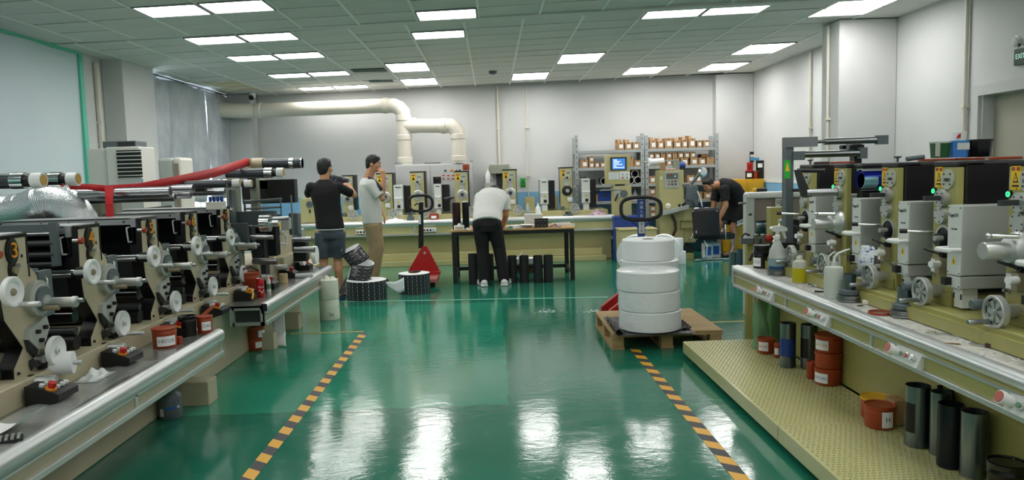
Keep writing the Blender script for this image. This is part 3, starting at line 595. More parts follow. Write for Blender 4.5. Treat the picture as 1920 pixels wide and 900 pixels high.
def steel_tube(label, c, r, h, mt='steel', group=None, band=None, name='plate_cylinder'):
    t = root(name, label, 'cylinder', c, group, world=False)
    part([mt, 'black'], 'sleeve', t, lambda m: (m.lathe([(r*.93, 0), (r, 0), (r, h), (r*.93, h), (r*.93, 0)], n=32, caps=False), m.cyl((0, 0, .004), (0, 0, .008), r*.93, mi=1)))
    if band:
        bm_, z0, z1, a0, a1 = band
        part(bm_, 'printing_plate', t, lambda m: m.grid(lambda u, v: (math.cos(a0+(a1-a0)*u)*r*1.008, math.sin(a0+(a1-a0)*u)*r*1.008, h*(z0+(z1-z0)*v)), 18, 1))
    return t
PZ = .128
def on_step(px, pb, w, h):                  # base-front pixel, width/height in pixels -> centre, radius, height
    p = flr(px, pb, PZ); k = p.y/F_PX; r = w*k/2; d = V((p.x, p.y, 0)).normalized()
    return V((p.x, p.y, PZ))+d*r*.9, r, h*k
FC = -math.pi*.72                            # azimuth that looks back at the camera from the right side
def scan(px, pb, w, h, *a, **k):
    c, r, hh = on_step(px, pb, w, h); k.setdefault('az', FC); return can(a[0], c, r, hh-.0, **k)
M['lred'] = mat('label_red', '#b0203a', .5); M['lblu'] = mat('label_blue', '#1f62b8', .5); M['lyel'] = mat('label_yellow', '#d8b400', .5)
scan(1436, 664, 33, 29, 'small brown ink can with red label print on the step, front of the two farthest', logo=('UVCURE', 'lred'), lz=.5, lh=.6)
scan(1435, 637, 25, 17, 'small brown ink can on the step, rear of the two farthest', logo=('', 'lred'))
scan(1458, 671, 14, 28, 'narrow brown ink can half hidden behind the blue banded steel cylinder', logo=('', 'lred'))
c, r, h = on_step(1552, 724, 50, 32)
can('brown ink can with blue label print, bottom of the stack of three on the step', c, r, h, logo=('UVCURE', 'lblu'), az=FC-.35, lz=.45, lh=.6)
can('brown ink can without front label, middle of the stack of three on the step', c+V((.002, 0, h+.002)), r, h*.96)
can('brown ink can with yellow label print, top of the stack of three on the step', c+V((.004, .002, h*1.97+.002)), r, h*1.08, logo=('UVCURE', 'lyel'), az=FC-.35, lz=.45, lh=.55)
scan(1521, 711, 18, 33, 'narrow brown ink can beside the stack of three on the step')
c, r, h = on_step(1649, 806, 57, 45)
can('brown ink can with white label at its right, in front near the steel cylinders', c, r, h, logo=('H', 'black', h*.3), az=FC+.75, lw=.4, lz=.45, lh=.7)
can('brown ink can with yellow rim behind the front one near the steel cylinders', c+V((.05, .14, .0)), r, h*.98, lid='yel', logo=('', 'black'))
bx_ = flr(1686, 792, PZ); tag(part('carton', 'carton_box', None, lambda m: m.box((2.09, bx_.y+.0, PZ+.066), (.07, .1, .13), bev=.003)), 'small plain brown carton against the press base on the step', 'box')
M['blueband'] = mat('blue_plate', '#1b3c86', .35)
c, r, h = on_step(1462, 637, 32, 57); steel_tube('black sleeve cylinder standing on the step, farthest of the row', c, r, h, 'ink')
c, r, h = on_step(1477, 690, 30, 86); steel_tube('steel plate cylinder with a blue band on the step', c, r, h, band=('blueband', .25, .66, FC-1.3, FC+1.3))
c, r, h = on_step(1517, 693, 32, 86); steel_tube('steel plate cylinder with black plate, beside the stack of three ink cans', c, r, h, band=('black', .25, .7, FC-1.2, FC+.2))
c, r, h = on_step(1719, 840, 46, 121); steel_tube('tall steel plate cylinder with a black square plate, first of the near group', c, r, h, band=('black', .24, .73, FC-1.0, FC+.0))
c, r, h = on_step(1762, 856, 39, 126); steel_tube('tall tarnished steel plate cylinder, second of the near group', c, r, h); c2_ = c
steel_tube('tall dark plate cylinder half hidden behind the tarnished one', c+V((.075, .07, 0)), r, h*.99, 'ink')
c, r, h = on_step(1824, 898, 49, 131); steel_tube('tall streaked steel plate cylinder nearest the black bucket', c, r, h)
steel_tube('tall black plate cylinder just behind the streaked one', c+V((-.035, .11, 0)), r, h*1.0, 'ink')
c, r, h = on_step(1886, 955, 72, 88); can('black plastic ink bucket at the bottom right corner on the step', c, r, h, body='blackg', lid='blackg', name='ink_bucket', cat='bucket', logo=('', 'black'), az=FC-.4, lz=.3)
# ================================================================ things on the right bench
def ob(px, pb, w, h, z=BT):                 # bench item: base-front pixel, pixel size -> centre, radius, height
    p = flr(px, pb, z); k = p.y/F_PX; r = w*k/2; d = V((p.x, p.y, 0)).normalized()
    return V((p.x, p.y, z+.001))+d*r*.85, r, h*k
M['pclear'] = mat('cloudy_plastic', '#d5dcd2', .3, hx2='#dfe4dc', scale=3, trans=.25)
M['yliq'] = mat('yellow_liquid', '#d9cf2a', .15, trans=.35, ior=1.3); M['clearp'] = mat('clear_plastic', '#eef2ee', .12, trans=.55, ior=1.2)
M['bliq'] = mat('blue_grey_liquid', '#8fa4aa', .15, .2); M['dblue'] = mat('dark_blue_ring', '#22486e', .3)
c, r, h = ob(1427, 504, 30, 33)
can('black ink jar with white label at the far end of the bench', c, r, h, body='blackg', lid='black', name='ink_jar', cat='jar', logo=('UVCURE', 'dkind'), az=FC-.3, lz=.38, lh=.5)
t = can('dark grey jar lid stacked on the black ink jar', c+V((.003, 0, h+.002)), r*.98, h*.32, body='black', lid='dark', name='jar_lid', cat='lid')
can('second black ink jar behind the labelled one', c+V((.075, .03, 0)), r*.9, h*.9, body='blackg', lid='black', name='ink_jar', cat='jar')
# flange rings and what stands on them
def flange(label, c, r, hub, hh=.0):
    t = root('cylinder_flange', label, 'flange', c, world=False)
    part('brush', 'ring', t, lambda m: m.lathe([(r*.9, 0), (r, .004), (r, .012), (r*.88, .015), (r*.88, .02), (r*.98, .023), (r*.98, .034), (r*.8, .037)], n=28))
    if hub:
        part('dgrey', 'collar', t, lambda m: m.lathe([(r*.74, .037), (r*.82, .042), (r*.82, .062), (r*.7, .066)], n=28))
        part('steel', 'sleeve', t, lambda m: m.lathe([(r*.4, .066), (r*.52, .066), (r*.52, .066+hh), (r*.44, .066+hh), (r*.44, .07)], n=28, caps=False))
    return t
c, r, h = ob(1457, 518, 38, 12); flange('flat steel flange ring under the spray bottle', c, r, False)
rz = c.z+.037
t = root('spray_bottle', 'white trigger spray bottle with grey blue liquid at far bench end', 'bottle', V((c.x, c.y, rz+.001)), world=False); rb = .058
part('clearp', 'bottle', t, lambda m: m.lathe([(rb*.95, 0), (rb, .008), (rb, .09), (rb*.9, .13), (rb*.45, .185), (rb*.3, .2), (rb*.3, .215)], n=24))
part(['bliq', 'dblue'], 'liquid', t, lambda m: m.lathe([(rb*1.01, .004), (rb*1.015, .028), (rb*1.01, .03), (rb*1.01, .082)], n=24, mis=[1, 0, 0, 0]))
part('white', 'trigger_head', t, lambda m: (m.lathe([(.019, .21), (.019, .235), (.013, .24), (.012, .26)], n=14), m.prism([(-.075, .262), (-.075, .285), (-.03, .302), (.05, .298), (.056, .285), (.03, .262)], -.013, .013, 'x'), m.prism([(-.055, .262), (-.075, .21), (-.066, .208), (-.036, .262)], -.006, .006, 'x')))
t.rotation_euler = (0, 0, -1.2); t.rotation_euler = (0, 0, 1.9)
c, r, h = ob(1499, 532, 27, 52); t = root('squeeze_bottle', 'plastic bottle of yellow liquid on the right bench', 'bottle', c, world=False)
part('clearp', 'bottle', t, lambda m: m.lathe([(r*.95, 0), (r, .006), (r, h*.72), (r*.92, h*.8), (r*.5, h*.86), (r*.42, h*.87), (r*.42, h*.9)], n=22)); part('yliq', 'liquid', t, lambda m: m.lathe([(r*.97, .003), (r*1.005, .008), (r*1.005, h*.56), (.001, h*.57)], n=22, caps=False)); part('offw', 'cap', t, lambda m: m.cyl((0, 0, h*.89), (0, 0, h), r*.45, r*.42))
c, r, h = ob(1563, 561, 36, 70); t = root('wash_bottle', 'cloudy wash bottle with a bent spout on the right bench', 'bottle', c, world=False)
part('pclear', 'bottle', t, lambda m: m.lathe([(r*.96, 0), (r, .008), (r, h*.8), (r*.92, h*.86), (r*.5, h*.9)], n=24)); part('pclear', 'cap', t, lambda m: m.cyl((0, 0, h*.9), (0, 0, h*1.0), r*.42, n=16))
part('white', 'spout', t, lambda m: m.tube([(0, 0, h*.98), (.004, 0, h*1.14), (.02, -.01, h*1.24), (.05, -.025, h*1.32), (.075, -.03, h*1.36)], .006, 8, rs=[.009, .008, .007, .006, .003]))
part('pclear', 'carry_loop', t, lambda m: m.tube([(-.032, 0, h*.9), (-.03, 0, h*1.15), (0, 0, h*1.28), (.03, 0, h*1.15), (.032, 0, h*.9)], .006, 8))
M['bscreen'] = mat('tub_print', '#9fb6c4', .5, hx2='#5e7686', scale=60)
c, r, h = ob(1545, 497, 31, 37, .826); t = can('white plastic tub with blue grey lid standing on the press bed', c, r, h, body='white', lid='bliq', name='plastic_tub', cat='tub')
part('bscreen', 'printed_label', t, lambda m: m.grid(lambda u, v: (math.cos(FC+(u-.5)*1.6)*r*1.005, math.sin(FC+(u-.5)*1.6)*r*1.005, h*(.18+.5*v)), 10, 1))
c, r, h = ob(1592, 568, 46, 10); flange('steel flange with short sleeve beside the wash bottle', c, r, True, .085)
c, r, h = ob(1696, 598, 54, 10); flange('steel flange with short sleeve near the orange lid', c, r, True, .085)
def lidring(label, c, r, mt='orange', mi2='brush'):
    t = root('can_lid', label, 'lid', c, world=False)
    part(mt, 'rim', t, lambda m: m.lathe([(r*.92, 0), (r, .003), (r, .011), (r*.93, .013), (r*.93, .006)], n=26, caps=False)); part(mi2, 'disc', t, lambda m: m.cyl((0, 0, .002), (0, 0, .006), r*.93, n=26)); return t
c, r, h = ob(1650, 592, 44, 8); lidring('orange ring lid lying on the bench beside the second flange', c, r)
def loose(name, label, cat, px, py, fn, mats, z=BT, rz=0, kind=None):
    p = flr(px, py, z); t = tag(part(mats, name, None, fn), label, cat, kind=kind); t.location = p+V((0, 0, .001)); t.rotation_euler = (0, 0, rz); return t
loose('soap_block', 'cream rectangular block lying at the back of the bench', 'block', 1642, 572, lambda m: m.box((0, 0, .012), (.13, .04, .022), bev=.004), 'offw', rz=-.5)
loose('open_wrench', 'steel open end wrench lying on the bench', 'wrench', 1783, 630, lambda m: (m.b2((-.07, -.007, 0), (.07, .007, .006), bev=.002), m.prism([(.06, -.01), (.085, -.02), (.1, -.014), (.085, -.004), (.085, .006), (.102, .012), (.086, .022), (.06, .012)], 0, .007, 'z'), m.prism([(-.06, .01), (-.08, .017), (-.098, .012), (-.08, .004), (-.08, -.006), (-.098, -.013), (-.08, -.018), (-.06, -.01)], 0, .007, 'z')), 'chrome', rz=-.85)
t = root('scraper_knife', 'long white scraper with black grip at the bed edge', 'knife', flr(1850, 636, BT)+V((0, 0, .002)), world=False)
part('black', 'grip', t, lambda m: m.b2((-.075, -.012, 0), (-.03, .012, .018), bev=.006)); part('white', 'blade', t, lambda m: m.b2((-.03, -.01, .004), (.09, .01, .01))); t.rotation_euler = (0, 0, -1.2)
t = root('utility_knife', 'dark brown handled knife lying near the bench edge', 'knife', flr(1880, 656, BT)+V((0, 0, .002)), world=False)
M['brown'] = mat('brown_handle', '#3a2620', .4)
part('brown', 'handle', t, lambda m: m.prism([(-.06, -.008), (.03, -.014), (.06, -.004), (.055, .012), (-.02, .011), (-.06, .006)], 0, .016, 'z')); part('brush', 'blade', t, lambda m: m.b2((-.12, -.006, .005), (-.06, .006, .008))); t.rotation_euler = (0, 0, -.9)
M['ragb'] = mat('blue_white_rag', '#c9d2da', .8, hx2='#2b4a8a', scale=26, lo=.5, hi=.58)
loose('cleaning_rag', 'small crumpled blue and white rag on the bench', 'rag', 1535, 537, lambda m: m.grid(lambda u, v: (-.05+.1*u, -.03+.06*v, .004+.012*abs(math.sin(u*9+v*4))*math.sin(v*3.1)), 14, 8), 'ragb', rz=.3)
loose('rubber_roller', 'dark grey rubber roller bar lying against the bed', 'roller', 1525, 524, lambda m: m.cyl((-.1, 0, .018), (.1, 0, .018), .016), 'dark', rz=-1.1)
loose('marker_pen', 'black marker lying on the bench before the wash bottle', 'pen', 1539, 549, lambda m: m.cyl((-.035, 0, .007), (.035, 0, .007), .006, .004), 'black', rz=-.4)
loose('black_scrap', 'black scrap of film on the bench near the orange lid', 'scrap', 1613, 574, lambda m: m.box((0, 0, .002), (.03, .015, .004)), 'black', rz=.4)
loose('brown_scrap', 'brown paper scrap on the bench near the wrench', 'scrap', 1786, 645, lambda m: m.prism([(-.03, -.008), (.03, -.01), (.026, .008), (-.01, .012)], 0, .002, 'z'), 'cartond', rz=-.5)
deb = MB()
for i in range(420):
    y = random.uniform(2.6, 5.4); x = random.uniform(1.87, 1.985); s = random.uniform(.002, .008); a = random.uniform(0, 3.14)
    deb.box((x, y, BT+.0012), (s*2.2, s*.5, .001), rot=a, mi=random.choice((0, 0, 0, 0, 1, 2)))
tag(deb.build('bench_litter', ['paper', 'dkind', 'offw']), 'scattered paper shreds on the right bench top', 'litter', kind='stuff')
p = side(1909, 690, 1.94); t = root('solvent_bottle', 'white bottle with red hazard diamond at the right picture edge', 'bottle', (1.95, flr(1913, 692, BT).y, BT+.001), world=False)
part('pclear', 'bottle', t, lambda m: m.lathe([(.038, 0), (.04, .006), (.04, .13), (.03, .15), (.016, .158), (.016, .17)], n=22)); part('white', 'cap', t, lambda m: m.cyl((0, 0, .165), (0, 0, .185), .019)); lbp = part('white', 'paper_label', t, lambda m: m.grid(lambda u, v: (math.cos(-2.2+(u-.5)*1.8)*.0408, math.sin(-2.2+(u-.5)*1.8)*.0408, .03+.09*v), 10, 1))
part('red', 'hazard_diamond', t, lambda m: m.grid(lambda u, v: (math.cos(-2.1+(u-.5)*.5*(1-abs(2*v-1)))*.0413, math.sin(-2.1+(u-.5)*.5*(1-abs(2*v-1)))*.0413, .06+.035*v), 4, 4))
# glove-wrapped paper on the lamp post
M['bluescr'] = mat('scribbled_paper', '#dfe5ec', .7, hx2='#3b66a8', scale=30, lo=.58, hi=.62, stretch=(1, 1, 3))
q = side(1619, 484, 2.05); yy = TY[2][0]+.32
o = part('bluescr', 'wiping_paper', None, lambda m: m.grid(lambda u, v: (2.068-.012*math.sin(u*6)-.006*math.sin(v*5), q.y+.08-.16*u+(.02*(v-.5)), q.z-.06+.12*v+.01*math.sin(u*3)), 10, 8))
sd = o.modifiers.new('thickness', 'SOLIDIFY'); sd.thickness = .003; tag(o, 'crumpled blue printed wiping paper stuck to a lamp post', 'paper')
# ---- on top of the hoods
hz = 1.493
def top(px, py, X): p = side(px, py, X); return V((X, p.y, hz))
def tub(label, px0, px1, ptop, X, mt, mrim, yy, extra=None):
    a, b = at(px0, 290, yy), at(px1, 290, yy); w = (b.x-a.x); h = at(px0, ptop, yy).z-hz-.016
    t = root('ink_tub', label, 'tub', (a.x+w/2, yy, hz+.016), world=False)
    part(mt, 'bucket', t, lambda m: m.loft([[m.b.verts.new((sx*w/2*k, sy*w*.38*k, z)) for sx, sy in ((-1, -.6), (-.6, -1), (.6, -1), (1, -.6), (1, .6), (.6, 1), (-.6, 1), (-1, .6))] for k, z in ((.84, 0), (.96, h*.92))], None, True, False))
    part(mrim, 'rim', t, lambda m: m.loft([[m.b.verts.new((sx*w/2*k, sy*w*.38*k, z)) for sx, sy in ((-1, -.6), (-.6, -1), (.6, -1), (1, -.6), (1, .6), (.6, 1), (-.6, 1), (-1, .6))] for k, z in ((.97, h*.9), (1.02, h*.91), (1.02, h))], None, True, False))
    return t, w, h
M['gpaint'] = mat('green_ink', '#1f5a2c', .4); M['bpaint'] = mat('blue_tub', '#3f86d8', .35)
yt = (TY[2][0]+TY[2][1])/2
for px0, px1, lb in ((1735, 1780, 'brown can lid on the press hood under the green tub'), (1790, 1838, 'brown can lid on the press hood under the blue tub')):
    pass
ta, w, h = tub('clear tub with green ink on top of the press hood', 1746, 1778, 266, 0, 'gpaint', 'clearp', yt); part('clearp', 'clear_patch', ta, lambda m: m.b2((-w*.49, -w*.37, h*.1), (-w*.2, -w*.36, h*.9)))
tb, w, h = tub('blue tub with white label on top of the press hood', 1780.5, 1813, 264, 0, 'bpaint', 'lblue', yt); part('lface', 'paper_label', tb, lambda m: m.b2((-w*.3, -w*.385, h*.45), (w*.4, -w*.365, h*.85)))
zb = hz+.016+h
tcup = root('paper_cup', 'small white and red paper tub stacked on the blue tub', 'cup', (tb.location.x+.002, yt, zb+.001), world=False)
part('white', 'cup', tcup, lambda m: m.lathe([(.031, 0), (.036, .044), (.033, .045), (.03, .03)], n=20, caps=False)); part('red', 'red_mark', tcup, lambda m: m.prism([(-.03, .01), (-.012, .012), (-.012, .036), (-.022, .03)], -.033, -.02, 'y'))
tub('black tub at right on top of the press hood', 1814, 1856, 262, 0, 'blackg', 'black', yt)
for px0, px1, i, lb in ((1725, 1786, 2, 'brown can lid under the green tub on the hood'), (1790, 1842, 2, 'brown can lid under the blue and black tubs on the hood'), (1858, 1912, 3, 'brown can lid lying on the hood of the fourth tower'), (1557, 1600, 0, 'brown can lid lying on the hood of the farthest tower')):
    ym = (TY[i][0]+TY[i][1])/2; a, b = at(px0, 300, ym), at(px1, 300, ym); t = lidring(lb, V(((a.x+b.x)/2, ym, hz)), min(.092, (b.x-a.x)/2), 'orange', 'orange')
for px, i, lb in ((1683, 2, 'grey hood knob on the third tower'), (1519, 0, 'grey hood knob on the farthest tower')):
    ym = (TY[i][0]+TY[i][1])/2+.03; a = at(px, 300, ym); tag(part('dgrey', 'hood_handle_nut', None, lambda m: m.lathe([(.006, 0), (.006, .02), (.02, .026), (.02, .032)], (a.x, ym, hz))), lb, 'knob')
tag(part('dgrey', 'hood_bar', None, lambda m: m.cyl((at(1692, 300, yt).x, yt-.04, hz+.015), (at(1724, 300, yt).x, yt-.04, hz+.024), .012)), 'short grey bar lying on the third tower hood', 'bar')
tag(part('brown', 'ink_paddle', None, lambda m: m.b2((at(1527, 300, 4.95).x, 4.93, hz+.0), (at(1554, 300, 4.95).x, 4.97, hz+.016), bev=.006)), 'flat brown ink paddle on the farthest tower hood', 'paddle')
# ---- machine behind: pale winder with brown panel
Yw = 7.3; W = lambda x, y: at(x, y, Yw); t = root('winder_machine', 'grey winder machine with brown panel behind the portal post', 'machine', (2.9, Yw, 0))
M['taupe'] = mat('taupe_panel', '#8d8178', .5)
a, b = W(1399, 364), W(1415, 560); part('grey', 'side_post', t, lambda m: m.b2((a.x, Yw, 0), (b.x, Yw+.1, a.z), bev=.01))
a, b = W(1399, 361), W(1560, 368); part('white', 'top_rail', t, lambda m: m.b2((a.x+.01, Yw-.02, b.z), (b.x, Yw+.12, a.z), bev=.02))
a, b = W(1415, 369), W(1560, 410); part('taupe', 'front_panel', t, lambda m: m.b2((a.x, Yw+.03, b.z), (b.x, Yw+.06, a.z)))
a, b = W(1420, 426), W(1475, 426); part('steel', 'roll', t, lambda m: m.cyl((a.x, Yw+.12, a.z), (b.x, Yw+.12, a.z), .095, n=24)); part('dark', 'housing', t, lambda m: m.b2((W(1415, 410).x, Yw+.25, .3), (W(1560, 410).x, Yw+.3, W(1415, 410).z)))
part('dgrey', 'base', t, lambda m: m.b2((W(1420, 400).x+.02, Yw, 0), (W(1560, 400).x, Yw+.3, .5)))
a = W(1400, 381); part('brush', 'arm', t, lambda m: m.cyl((a.x-.08, Yw+.0, a.z), (a.x+.05, Yw+.03, a.z), .01, n=10)); part('black', 'arch_hole', t, lambda m: m.prism([(W(1402, 404).x, W(1402, 404).z), (W(1411, 404).x, W(1411, 404).z), (W(1407, 400).x, W(1406, 399).z)], Yw-.002, Yw+.01, 'y'))
a, b = W(1452, 372), W(1470, 389); part(['lface', 'black'], 'plate_sign', t, lambda m: (m.b2((a.x, Yw-.03, b.z), (b.x, Yw-.022, a.z), 0), m.b2((a.x+.05, Yw-.032, b.z-.0+.02), (b.x-.01, Yw-.03, b.z+.035), 1))); text('G8', .05, ((a.x+b.x)/2-.01, Yw-.032, (a.z*.6+b.z*.4)), FACE_CAM, 'black', t)
# unwinding bracket between winder and press
Yu = 6.1; U = lambda x, y: at(x, y, Yu); t = root('unwind_bracket', 'olive bracket post with crank levers and a red knob', 'machine', (2.3, Yu, 0))
a, b = U(1445, 389), U(1470, 520); part('olive', 'post', t, lambda m: m.b2((a.x, Yu, 0), (b.x, Yu+.1, a.z), bev=.006)); a, b = U(1401, 455), U(1412, 560); part('olive', 'side_post', t, lambda m: m.b2((a.x, Yu, 0), (b.x, Yu+.06, a.z)))
a, b = U(1386, 446), U(1450, 455); part('dgrey', 'cross_bar', t, lambda m: m.b2((a.x, Yu-.05, b.z), (b.x, Yu+.0, a.z), bev=.004))
a = U(1434, 445); part('red', 'red_knob', t, lambda m: m.sph(a+V((0, -.09, 0)), .032, 12))
for x in (1411, 1424): a, b = U(x-3, 438), U(x+4, 458); part('brush', 'clamp_block', t, lambda m: m.b2((a.x, Yu-.1, b.z), (b.x, Yu-.05, a.z), bev=.004))
def lever(p, q, nm='lever'):
    p, q = U(*p), U(*q); d = (q-p)
    part(['chrome', 'black'], nm, t, lambda m: (m.cyl(p+V((0, -.12, 0)), p+d*.5+V((0, -.14, 0)), .008, n=10, mi=0), m.cyl(p+d*.5+V((0, -.14, 0)), q+V((0, -.16, 0)), .013, .012, n=12, mi=1), m.sph(p+V((0, -.12, 0)), .018, 10, 0)))
lever((1453, 413), (1438, 438)); lever((1408, 459), (1393, 484)); lever((1442, 444), (1430, 460)); a = U(1453, 413); part('cast', 'lever_hub', t, lambda m: m.cyl(a+V((-.02, -.13, 0)), a+V((.09, -.1, .005)), .014))
a = U(1396, 440); part('black', 'hook', t, lambda m: m.tube([U(1386, 446)+V((0, -.06, 0)), U(1388, 440)+V((0, -.06, 0)), U(1393, 437)+V((0, -.06, 0)), U(1401, 440)+V((0, -.06, 0))], .008, 8))
# ---- yellow cabinet by the right wall with ink cans
Yb = 12.6; B_ = lambda x, y: at(x, y, Yb); t = root('yellow_cabinet', 'yellow steel cabinet by the right wall beyond the bending man', 'cabinet', (4.3, Yb, 0))
a, b = B_(1368, 337), B_(1441, 470); b.x = min(b.x, XR-.04)
part('yel', 'body', t, lambda m: m.b2((a.x, Yb, 0), (b.x, Yb+.45, a.z), bev=.008))
for s in (0, 1): part('yel', 'door', t, lambda m: m.b2((a.x+.02+s*(b.x-a.x)/2, Yb-.015, .08), (a.x+s*(b.x-a.x)/2+(b.x-a.x)/2-.02, Yb, a.z-.05), bev=.004))
zc = a.z
def ccan(px, w, ptop, pbot, label, body, lid, base=None, nm='ink_can', **k):
    kx = Yb+.18; p = at(px, pbot, kx); z0 = zc if base is None else base; h = (pbot-ptop)/F_PX*kx
    can(label, V((p.x, kx, z0+.001)), w/2/F_PX*kx, h, body=body, lid=lid, az=-math.pi*.6, name=nm, **k); return z0+h+.001
z1 = ccan(1405, 15, 321, 337, 'red lidded dark can on the yellow cabinet, lower left', 'blackr', 'red', logo=('', 'black'))
ccan(1406, 11, 306, 321, 'small red can standing on the red lidded can', 'red', 'red', base=z1, logo=None)
z1 = ccan(1425, 15, 320, 337, 'black can on the yellow cabinet, lower right', 'black', 'black')
z1 = ccan(1425, 15, 303, 320, 'black can with pale label stacked at the right on the yellow cabinet', 'black', 'black', base=z1, logo=('', 'black'))
ccan(1416, 10, 322, 337, 'orange can between the two black cans on the yellow cabinet', 'orange', 'orange')
z2 = z1; p = at(1416, 295, Yb+.18); tag(part('lblue', 'blue_box', None, lambda m: m.box((p.x, Yb+.2, z2+.025), (.12, .1, .045))), 'small blue box topping the cans on the yellow cabinet', 'box')
p = at(1411, 295, WY(4.3)-.17); tag(part(['blackr', 'lface'], 'wall_notice', None, lambda m: (m.b2((p.x-.05, WY(4.3)-.172, p.z-.08), (p.x+.05, WY(4.3)-.166, p.z+.1), 0), m.b2((p.x-.04, WY(4.3)-.174, p.z+.0), (p.x+.04, WY(4.3)-.172, p.z+.05), 1))), 'small dark notice on the back right pillar', 'notice')
p = at(1440, 352, 12.3)
tag(part(['black', 'yel'], 'hand_tool', None, lambda m: (m.cyl((W(1424, 358).x, Yw+.1, W(1420, 361).z+.02), (W(1444, 358).x, Yw+.1, W(1420, 361).z+.02), .02, mi=0), m.cyl((W(1418, 358).x, Yw+.1, W(1420, 361).z+.02), (W(1424, 358).x, Yw+.1, W(1420, 361).z+.02), .022, mi=1))), 'black and yellow tool lying on the grey winder', 'tool')
c = flr(1379, 516)
steel_tube('steel cylinder standing on the floor before the bending man, left of two', flr(1378, 517)+V((0, .08, 0)), .055, .31, name='floor_cylinder'); steel_tube('steel cylinder standing on the floor before the bending man, right of two', flr(1391, 512)+V((.03, .2, 0)), .05, .31, name='floor_cylinder')
# ================================================================ left-hand printing press (cream)
PX = -2.2
lp = root('printing_press', 'cream label printing press along the left side with numbered plates', 'machine', (-2.6, 5.5, 0))
XA, LZ = -1.8, .51                     # bench nosing and bench top height
R1, R2 = (1.3, 4.93), (5.88, 8.32)
part('cream', 'base', lp, lambda m: (m.b2((-3.2, 1.0, .0), (-2.17, 8.3, .45), bev=.01)))
part('cream', 'bed', lp, lambda m: m.b2((-3.2, 1.0, .45), (-2.14, 8.3, .62), bev=.006))
part('black', 'wiring_opening', lp, lambda m: m.b2((-2.18, 5.0, .17), (-2.168, 5.62, .44)))
M['metaltop'] = mat('metal_bench_top', '#8d908c', .22, .6, hx2='#a7a9a4', scale=5)
M['pcream'] = mat('fascia_cream', '#a39c86', .4, .2)
for ra, rb in (R1, R2):
    part('metaltop', 'bench_top', lp, lambda m: m.b2((-2.14, ra, LZ-.025), (XA-.03, rb, LZ)))
    part('alu', 'rail', lp, lambda m: rail(m, XA, -1, LZ+.006, ra, rb, 1.42))
    part('pcream', 'fascia_panel', lp, lambda m: m.b2((XA-.04, ra, .37), (XA-.022, rb, LZ-.07)))
    part('alu', 'lower_trim', lp, lambda m: (m.b2((XA-.035, ra, .343), (XA-.008, rb, .373), bev=.004), m.b2((XA-.03, ra, LZ-.084), (XA-.016, rb, LZ-.072))))
    for y in ([2.6, 3.72, 4.9] if ra < 2 else [5.9, 7.0, 8.2]): part('alu', 'divider', lp, lambda m: m.b2((XA-.03, y-.012, .373), (XA-.016, y+.012, LZ-.075)))
    part(['alu', 'dark'], 'end_frame', lp, lambda m: (m.b2((-2.08, ra, .343), (XA-.03, ra+.02, .37), 0), m.b2((-2.08, ra, LZ-.045), (XA-.03, ra+.02, LZ-.01), 0), m.b2((-2.1, ra, .343), (-2.065, ra+.02, LZ-.01), 0), m.b2((XA-.06, ra, .343), (XA-.028, ra+.02, LZ-.01), 0), m.b2((-2.06, ra+.022, .365), (XA-.06, ra+.03, LZ-.04), 1)) if ra > 2 else m.b2((-2.08, rb-.02, .345), (XA-.03, rb, LZ-.03), 0))
    part('blackr', 'rail_cap', lp, lambda m: m.prism([(XA-.002, LZ+.006), (XA-.002, LZ-.05), (XA-.03, LZ-.055), (XA-.04, LZ+.006)], ra-.006, ra, 'y') if ra > 2 else m.b2((XA-.04, ra-.005, LZ-.03), (XA-.02, ra, LZ)))
fy = flr(352, 762).y
part('cream', 'foot', lp, lambda m: m.b2((-2.17, fy, .0), (-1.93, fy+.16, .16), bev=.004)); part('cream', 'foot', lp, lambda m: m.b2((-2.17, 7.35, 0), (-1.95, 7.5, .15), bev=.004)); part('cream', 'foot', lp, lambda m: m.b2((-2.17, 6.5, 0), (-1.95, 6.62, .15), bev=.004))
S = lambda x, y, X=PX: side(x, y, X)
tone = {}
OUT = [(146, 425), (184, 421), (187, 467), (200, 486), (205, 520), (211, 560), (212, 631), (172, 651), (171, 634), (183, 600), (158, 556), (154, 531), (150, 500)]
OUT = [(S(*p).y, S(*p).z) for p in OUT]
